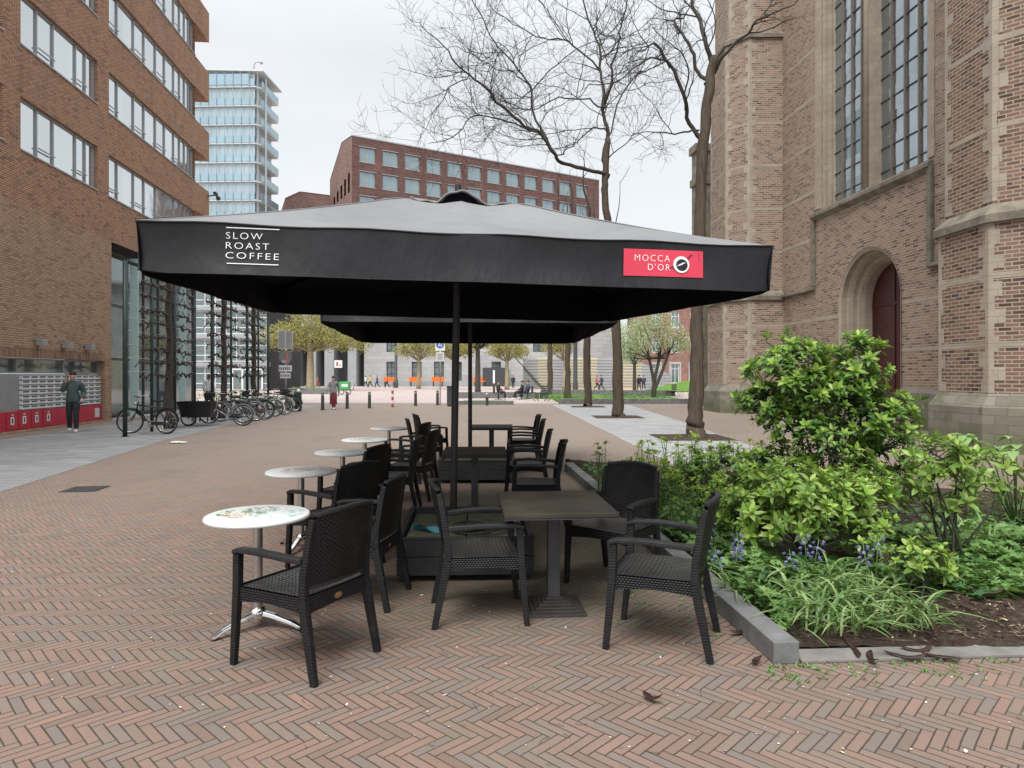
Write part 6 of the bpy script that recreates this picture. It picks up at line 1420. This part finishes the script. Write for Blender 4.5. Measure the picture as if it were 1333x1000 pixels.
# ribbed ramp wall
rY=86; t=thing('ramp_wall','long ribbed wall of grey and pale yellow panels, sloping down to the right','wall',((681-CX)/F*rY,rY,0)); Wr=(874-681)/F*rY; 
def topz(x): return 3.95 if x<Wr*.72 else 3.95-(x-Wr*.72)/(Wr*.28)*2.2
for k in range(10):
    a,b=k*Wr/10,(k+1)*Wr/10; mb=MB(); 
    mb.add([(a,0,0),(b,0,0),(b,0,topz(b)),(a,0,topz(a)),(a,.5,0),(b,.5,0),(b,.5,topz(b)),(a,.5,topz(a))],[(0,1,2,3),(3,2,6,7),(5,4,7,6),(1,5,6,2),(4,0,3,7)])
    mb.build('panel',m_['wallyellow' if k in (1,3,4,6,7) else 'greystone'],t)
mb=MB()
for q in range(10):
    z=.3+q*.37; x1_=Wr if z<1.75 else (Wr*.72+(3.95-z)/2.2*Wr*.28); mb.box(0,x1_,-.07,-.004,z,z+.15)
mb.build('ribs',m_['greystone2'],t)
mb=MB(); mb.bar([V((-1.2,0,4.2)),V((2.6,-.2,0))],.12,.3,(0,1,0)); mb.build('stair_edge',m_['darkgrey'],t)
# red town house on the right
hY=98; t=thing('town_house','red brick town house with white-trimmed windows behind the blossoming trees','building',((842-CX)/F*hY,hY,0),R(-4)); Wh=17; hs=[]
for r,(z0,z1) in enumerate(((.6,3.4),(5.0,7.2),(8.6,11.0),(12.2,14.2))):
    for k in range(6): hs.append((.7+k*2.75,1.9+k*2.75,z0,z1))
mb=MB(); wall(mb,-2,Wh,0,15.6,hs,0,.25); mb.quad((-2,0,0),(-2,0,15.6),(-2,8,15.6),(-2,8,0)); mb.quad((Wh,0,0),(Wh,8,0),(Wh,8,15.6),(Wh,0,15.6)); mb.build('wall',m_['brick_red'],t)
for h in hs: window(t,h[0],h[1],h[2],h[3],.15,[(h[0]+h[1])/2],[h[3]-.7],.13,'glass_dark','white2','window',.07)
mb=MB()
for h in hs[:6]: mb.box(h[0]-.25,h[1]+.25,-.06,-.003,h[3]+.01,h[3]+.3); mb.box(h[0]-.25,h[0]-.02,-.05,-.004,h[2]-.1,h[3]); mb.box(h[1]+.02,h[1]+.25,-.05,-.004,h[2]-.1,h[3])
mb.box(-2.1,Wh+.1,-.15,-.002,15.2,15.7); mb.build('white_trims',m_['greystone'],t)
mb=MB(); mb.add([(-2.2,-.3,15.7),(Wh+.2,-.3,15.7),(Wh+.2,4,18.5),(-2.2,4,18.5),(Wh+.2,8.2,15.7),(-2.2,8.2,15.7)],[(0,1,2,3),(3,2,4,5)]); rf=mb.build('roof',m_['darkgrey'],t); mb=MB(); mb.box(3,4.1,3.4,4.4,17,19.8); mb.build('chimney',m_['brick_red'],rf)
# green delivery box bike far off
p=G(449,514); t=thing('delivery_box','bright green box of a parked delivery bike behind the bollards','box',p); mb=MB(); mb.box(-.42,.42,-.4,.4,.45,1.15); mb.build('box',m_['green'],t,.05); mb=MB(); mb.box(-.2,.35,-.405,-.4,.7,.95); mb.build('label_panel',m_['white2'],t); 
for x in(-.3,.3):
    mb=MB(); mb.torus((x,0,.26),(0,1,0),.22,.035,20,6); mb.build('wheel',m_['rubber'],t)
mb=MB(); mb.bar([V((-.4,0,.43)),V((.9,0,.43))],.08,.04); mb.tube([V((.7,0,.43)),V((.9,0,1.05))],.025,6); mb.build('frame',m_['darkgrey'],t)
# ================================================================== PEOPLE
def skin_mesh(verts, edges, rad, levels=2):
    me=bpy.data.meshes.new('s'); me.from_pydata([tuple(v) for v in verts],edges,[]); me.update()
    o=bpy.data.objects.new('s',me); COL.objects.link(o)
    m=o.modifiers.new('Skin','SKIN'); m.use_smooth_shade=True; m.branch_smoothing=.3
    if not me.skin_vertices: 
        bpy.context.view_layer.objects.active=o
    lay=me.skin_vertices[0].data if me.skin_vertices else None
    if lay is None:
        raise RuntimeError('no skin layer')
    for i,r in enumerate(rad):
        lay[i].radius=r if isinstance(r,tuple) else (r,r); lay[i].use_root=(i==0)
    s=o.modifiers.new('Sub','SUBSURF'); s.levels=levels; s.render_levels=levels
    dg=bpy.context.evaluated_depsgraph_get(); out=bpy.data.meshes.new_from_object(o.evaluated_get(dg)); bpy.data.objects.remove(o); bpy.data.meshes.remove(me)
    for p in out.polygons: p.use_smooth=True
    return out
def put_mesh(me,name,mat,parent):
    me.name=name; me.materials.clear(); me.materials.append(m_[mat]); o=bpy.data.objects.new(name,me); COL.objects.link(o); o.parent=parent; return o
POSES={ # joints, facing +x, y to the left
 'stand':dict(hl=(.0,.09,.93),kl=(.03,.10,.50),al=(-.02,.10,.08),hr=(0,-.09,.93),kr=(.02,-.10,.50),ar=(-.01,-.10,.08),el=(-.04,.25,1.12),wl=(.06,.24,.88),er=(-.04,-.25,1.12),wr=(.06,-.24,.88)),
 'walk':dict(hl=(.02,.09,.92),kl=(.22,.09,.52),al=(.24,.09,.09),hr=(-.02,-.09,.92),kr=(-.06,-.09,.50),ar=(-.36,-.09,.16),el=(-.14,.24,1.13),wl=(-.10,.24,.88),er=(.06,-.24,1.13),wr=(.22,-.20,.93)),
 'phone':dict(hl=(.02,.09,.92),kl=(.16,.09,.51),al=(.15,.09,.09),hr=(-.02,-.09,.92),kr=(.0,-.09,.50),ar=(-.18,-.09,.11),el=(-.08,.26,1.13),wl=(.12,.22,.94),er=(.10,-.24,1.18),wr=(.12,-.15,1.46)),
 'sit':dict(hl=(.0,.09,.50),kl=(.42,.12,.52),al=(.44,.12,.09),hr=(0,-.09,.50),kr=(.42,-.12,.52),ar=(.56,-.12,.10),el=(.05,.24,.72),wl=(.28,.16,.66),er=(.05,-.24,.72),wr=(.28,-.14,.66)),
}
def person(loc,rz,label,pose,h,top,trousers,shoe='rubber',coat=False,skirt=None,hairm='hair',group=None,fine=False,extra=None,pitch=0):
    t=thing('person',label,'person',loc,rz,group); J={k:V(v) for k,v in POSES[pose].items()}; k_=h/1.75; dz=J['hl'].z-.93
    def Z(v): return V(v)*k_
    pel=V((0,0,.96+dz)); sp=V((.0,0,1.14+dz)); chs=V((.0,0,1.33+dz)); nk=V((.01,0,1.475+dz)); hd0=V((.035,0,1.565+dz)); hd1=V((.03,0,1.66+dz)); sl=V((0,.18,1.405+dz)); sr=V((0,-.18,1.405+dz))
    if pose=='sit':
        for v in (sp,chs,nk,hd0,hd1,sl,sr): v.x-=.04
    hand_l=J['wl']+ (J['wl']-J['el']).normalized()*.07; hand_r=J['wr']+(J['wr']-J['er']).normalized()*.07
    tl=J['al']+V((.13,0,-.045)); tr=J['ar']+V((.13,0,-.045))
    if pose=='walk': tr=J['ar']+V((.10,0,-.09))
    vs=[pel,sp,chs,nk,hd0,hd1,sl,J['el'],J['wl'],hand_l,sr,J['er'],J['wr'],hand_r,J['hl'],J['kl'],J['al'],tl,J['hr'],J['kr'],J['ar'],tr]
    rd=[.12,.115,.125,.05,.075,.085,.055,.042,.03,.03,.055,.042,.03,.03,.085,.058,.04,.03,.085,.058,.04,.03]
    ed=[(0,1),(1,2),(2,3),(3,4),(4,5),(2,6),(6,7),(7,8),(8,9),(2,10),(10,11),(11,12),(12,13),(0,14),(14,15),(15,16),(16,17),(0,18),(18,19),(19,20),(20,21)]
    if fine:                                             # five fingers on each hand, curled and unequal
        for hi,w,e in ((9,J['wl'],J['el']),(13,J['wr'],J['er'])):
            d=(w-e).normalized(); side=d.cross(V((1,0,.2)));  side=side.normalized() if side.length>.1 else V((1,0,0)); pal=side.cross(d).normalized()
            for q,(o,L) in enumerate(((-.026,.062),(-.009,.072),(.009,.068),(.025,.052))):
                b=len(vs); vs+= [vs[hi]+side*o+d*.035, vs[hi]+side*o*1.1+d*(.035+L*.55)+pal*.006, vs[hi]+side*o*1.15+d*(.035+L*.85)+pal*.026]; rd+=[.0095,.0088,.0078]; ed+=[(hi,b),(b,b+1),(b+1,b+2)]
            b=len(vs); vs+=[vs[hi]-side*.038+d*.005+pal*.012, vs[hi]-side*.05+d*.04+pal*.03]; rd+=[.011,.009]; ed+=[(hi,b),(b,b+1)]
    me=skin_mesh([Z(v) for v in vs],ed,[r*k_ for r in rd])
    c=Z(hd1)
    for v in me.vertices:                                # face: nose, brow, chin, ears
        d=v.co-c*1.0; 
        if d.z>-.12*k_ and d.length<.16*k_:
            f=max(0,d.x)/(.09*k_)
            g=lambda y,z,s:math.exp(-((d.y/k_-y)**2+(d.z/k_-z)**2)/(s*s))
            v.co.x+=k_*f*(.028*g(0,-.045,.018)-.010*g(.032,-.012,.016)-.010*g(-.032,-.012,.016)+.010*g(0,-.105,.03)+.006*g(0,-.08,.014))
            for s in(-1,1): v.co.y+=s*k_*.018*math.exp(-((d.x/k_+.0)**2+(d.y/k_-s*.075)**2+(d.z/k_+.03)**2)/(.022**2))
    body=put_mesh(me,'body','skin',t)
    # clothes: shells taken from the body surface round the matching joints, lifted off the skin
    pts=[Z(v) for v in vs]
    def near(p):
        best=None
        for q,(i0,i1) in enumerate(ed[:21]):
            a_,b_=pts[i0],pts[i1]; ab=b_-a_; u=max(0,min(1,(p-a_).dot(ab)/ab.length_squared)); r_=(rd[i0]+(rd[i1]-rd[i0])*u)*k_; dd=(p-a_-ab*u).length/r_
            if best is None or dd<best[0]: best=(dd,q,u)
        return best[1],best[2]
    cls=[]
    for v in me.vertices:
        q,u=near(v.co); c_=0
        if q in (0,1,5,6,9,10): c_=1
        if q==2 and u<.55: c_=1
        if q in (7,11): c_=1 if u<.85 else 0
        if q in (13,14,17,18): c_=2
        if q in (15,19): c_=2 if u<.92 else 0
        if c_==2 and v.co.z>(.90+dz)*k_: c_=1
        cls.append(c_)
    def shell(nm,k,mt,off):
        sb=MB(); idx={}; 
        for p in me.polygons:
            if sum(cls[i]==k for i in p.vertices)>=2:
                f=[]
                for i in p.vertices:
                    if i not in idx:
                        w_=me.vertices[i]; o_=off if cls[i]==k else off*.35; idx[i]=len(sb.v); sb.v.append(w_.co+w_.normal*(o_*k_+.006*noise.noise(w_.co*14)))
                    f.append(idx[i])
                sb.f.append(f); sb.mi.append(0); sb.sm.append(True)
        return sb.build(nm,m_[mt],t)
    shell('jacket',1,top,.028); shell('trousers',2,trousers,.020)
    if coat:
        mb=MB(); mb.lathe([(.175*k_,.50*k_),(.185*k_,.52*k_),(.18*k_,.75*k_),(.165*k_,1.0*k_),(.15*k_,1.1*k_)],n=20)
        for v in mb.v: v.x*=.95; v.y*=1.05
        mb.build('coat_skirt',m_[top],t)
    if skirt:
        mb=MB(); mb.lathe([(.17*k_,.9*k_),(.20*k_,.6*k_),(.25*k_,.27*k_)],n=20); 
        for q,v in enumerate(mb.v): v.y*=.8; v.x+= .02*math.sin(q*2.1)*(v.z<.5)
        mb.build('skirt',m_[skirt],t)
    for a,b in ((J['al'],tl),(J['ar'],tr)):
        put_mesh(skin_mesh([Z(a+V((-.05,0,-.035))),Z(a+V((.04,0,-.03))),Z(b+V((.03,0,-.0)))],[(0,1),(1,2)],[.048*k_,.05*k_,.04*k_]),'shoe',shoe,t)
    hm=MB(); hm.ball(Z(hd1+V((-.022,0,.03))),(.098*k_,.092*k_,.085*k_),14)
    if skirt or hairm=='long': hm.ball(Z(hd1+V((-.07,0,-.09))),(.055*k_,.085*k_,.12*k_),12)
    hm.build('hair',m_['hair'],t)
    return t,Z,J,hand_r
p=G(95,563); t,Z,J,hr=person((p.x,p.y,0),R(-62),'man in a teal jacket walking past the mailboxes with a phone at his ear','phone',1.78,'jacket_teal','jeans','cl_white',fine=True)
mb=MB(); q=Z(hr)+V((.02,.01,.02)); mb.obox((0,0,0),(.075,.012,.15),0,0,Matrix.Rotation(R(20),3,'Y')); ph=mb.build('phone',m_['black'],None,.004,V((p.x,p.y,0))+Matrix.Rotation(R(-62),3,'Z')@q,R(-62)); tag(ph,'black phone held to the ear of the man by the mailboxes','phone')
p=G(434,533); person((p.x,p.y,0),R(-85),'woman in a long grey quilted coat and dark red skirt walking between two bollards','walk',1.64,'coat_grey','skirt_red','cl_white',True,'skirt_red',fine=True)
for px,py,Y,rz,l,pose,h,tp,tr in [
 (482,500,98,170,'person in a yellow jacket walking in front of the stone columns','walk',1.75,'cl_yellow','jeans'),
 (491,501,97,175,'person in dark clothes walking right behind the one in yellow','walk',1.72,'cl_blue','jeans'),
 (476,500,100,160,'person in a white shirt walking left of the one in yellow','walk',1.7,'cl_white','jeans'),
 (504,501,96,190,'person in a rust red jacket walking beside the dark lamp post','walk',1.78,'cl_red','jeans'),
 (413,500,100,10,'person in a rust red top near the trunk of the large plane tree','walk',1.7,'cl_red','cl_red'),
 (783,503,78,185,'person in dark clothes with a bag walking in front of the yellow ramp wall','walk',1.8,'cl_blue','jeans'),
 (777,502,82,5,'person in a rust top walking behind the dark-clothed one at the ramp wall','walk',1.7,'cl_red','jeans'),
 (832,505,73,95,'person in black walking left of the blossoming tree','walk',1.78,'cl_black','jeans'),
 (838,503,80,95,'person in navy walking just right of the one in black','walk',1.75,'cl_blue','jeans'),
 (272,520,34,100,'person with a pale top standing behind the parked bicycles','stand',1.72,'cl_white','jeans'),
 (668,499,92,90,'person in black standing at the door of the stone building','stand',1.75,'cl_black','jeans')]:
    person((((px-CX)/F*Y),Y,0),R(rz),l,pose,h,tp,tr,group='people on the far plaza' if Y>60 else None)
# people sitting on low seats by the path
for px,Y,rz,l,tp in [(649,47.5,-10,'person in black sitting left of the other two by the path','cl_black'),(679,47.5,185,'person in black sitting in the middle of the group by the path','cl_black'),(687,48.6,190,'person in dark navy sitting on the right of the group by the path','cl_blue')]:
    x=(px-CX)/F*Y; person((x,Y,0),R(rz),l,'sit',1.75,tp,'jeans',shoe='cl_white',group='people sitting by the path')
    s=thing('garden_seat','dark seat under the '+l.replace('sitting ','').replace('in the middle of the group','in the middle').replace('on the right of the group','on the right'),'seat',(x,Y,0),R(rz),'dark seats by the path')
    mb=MB(); mb.box(-.28,.24,-.28,.28,.36,.42); mb.build('seat',m_['darkgrey'],s,.01); mb=MB(); mb.bar([V((-.27,0,.42)),V((-.40,0,.95))],.56,.04,(0,1,0)) if False else mb.obox((-.33,0,.68),(.05,.56,.52)); mb.build('backrest',m_['darkgrey'],s,.01); mb=MB(); mb.box(-.05,.05,-.05,.05,.0,.36); mb.box(-.25,.22,-.2,.2,0,.03); mb.build('leg',m_['darkgrey'],s)
for px,Y,l in ((702,49,'empty dark seat left of the foot of the slim bare trees'),(708,50,'empty dark seat with slatted back right beside the other empty one'),(873,56,'empty dark seat on the lawn at the right')):
    s=thing('garden_seat',l,'seat',((px-CX)/F*Y,Y,0),R(200),'dark seats by the path'); mb=MB(); mb.box(-.3,.28,-.35,.35,.38,.44); mb.build('seat',m_['darkgrey'],s,.01); mb=MB()
    for k in range(3): mb.box(-.36,-.31,-.35,.35,.5+k*.17,.62+k*.17)
    mb.build('backrest',m_['darkgrey'],s); mb=MB(); mb.box(-.25,-.15,-.3,.3,0,.38); mb.box(.12,.22,-.3,.3,0,.38); mb.build('leg',m_['darkgrey'],s)

# ================================================================== LIGHT, SKY, CAMERA
w=bpy.data.worlds.new('World'); SC.world=w; w.use_nodes=True; nt=w.node_tree; bg=nt.nodes['Background']
sky=nt.nodes.new('ShaderNodeTexSky'); sky.sky_type='NISHITA'; sky.sun_disc=False; sky.sun_elevation=R(52); sky.sun_rotation=R(200); sky.air_density=1; sky.dust_density=4; sky.ozone_density=1
hs=nt.nodes.new('ShaderNodeHueSaturation'); hs.inputs['Saturation'].default_value=.10; nt.links.new(sky.outputs[0],hs.inputs['Color'])
tc=nt.nodes.new('ShaderNodeTexCoord'); mp=nt.nodes.new('ShaderNodeMapping'); mp.inputs['Scale'].default_value=(1,1,3); nt.links.new(tc.outputs['Generated'],mp.inputs[0])
nz=nt.nodes.new('ShaderNodeTexNoise'); nz.inputs['Scale'].default_value=1.6; nz.inputs['Detail'].default_value=5; nt.links.new(mp.outputs[0],nz.inputs['Vector'])
cr=nt.nodes.new('ShaderNodeValToRGB'); cr.color_ramp.elements[0].position=.3; cr.color_ramp.elements[0].color=(SKYLO*.925,SKYLO*.985,SKYLO*1.05,1) ; cr.color_ramp.elements[1].position=.72; cr.color_ramp.elements[1].color=(SKYHI*.96,SKYHI*.995,SKYHI*1.03,1); nt.links.new(nz.outputs[0],cr.inputs[0])
mx=nt.nodes.new('ShaderNodeMixRGB'); mx.inputs[0].default_value=.8; nt.links.new(hs.outputs[0],mx.inputs[1]); nt.links.new(cr.outputs[0],mx.inputs[2])
sx_=nt.nodes.new('ShaderNodeSeparateXYZ'); nt.links.new(tc.outputs['Generated'],sx_.inputs[0]); mr=nt.nodes.new('ShaderNodeMapRange'); mr.inputs[1].default_value=.42; mr.inputs[2].default_value=1; mr.inputs[3].default_value=1; mr.inputs[4].default_value=2.3; nt.links.new(sx_.outputs[2],mr.inputs[0])
vm=nt.nodes.new('ShaderNodeVectorMath'); vm.operation='SCALE'; nt.links.new(mx.outputs[0],vm.inputs[0]); nt.links.new(mr.outputs[0],vm.inputs['Scale'])   # an overcast sky is brighter overhead
nt.links.new(vm.outputs[0],bg.inputs[0]); bg.inputs[1].default_value=.1
sd=bpy.data.lights.new('sun','SUN'); sd.energy=1.4; sd.angle=R(32); sd.color=(1,.97,.93); so=bpy.data.objects.new('sun',sd); COL.objects.link(so)
el,az=R(58),R(200); d=V((math.sin(az)*math.cos(el),math.cos(az)*math.cos(el),math.sin(el))); so.rotation_euler=d.to_track_quat('Z','Y').to_euler(); so.location=(0,0,40)
cd=bpy.data.cameras.new('camera'); cd.sensor_width=36; cd.lens=36*F/1333; cd.shift_y=-(500-HZ)/1333; cd.shift_x=0; cd.clip_end=2000; cd.clip_start=.05
co=bpy.data.objects.new('camera',cd); COL.objects.link(co); co.location=(0,0,H); co.rotation_euler=(R(90),0,0); SC.camera=co
SC.view_settings.view_transform='Standard'; SC.view_settings.look='None'; SC.view_settings.gamma=1; SC.view_settings.exposure=EXPO
SC.render.engine='CYCLES'; SC.render.resolution_x=1024; SC.render.resolution_y=768
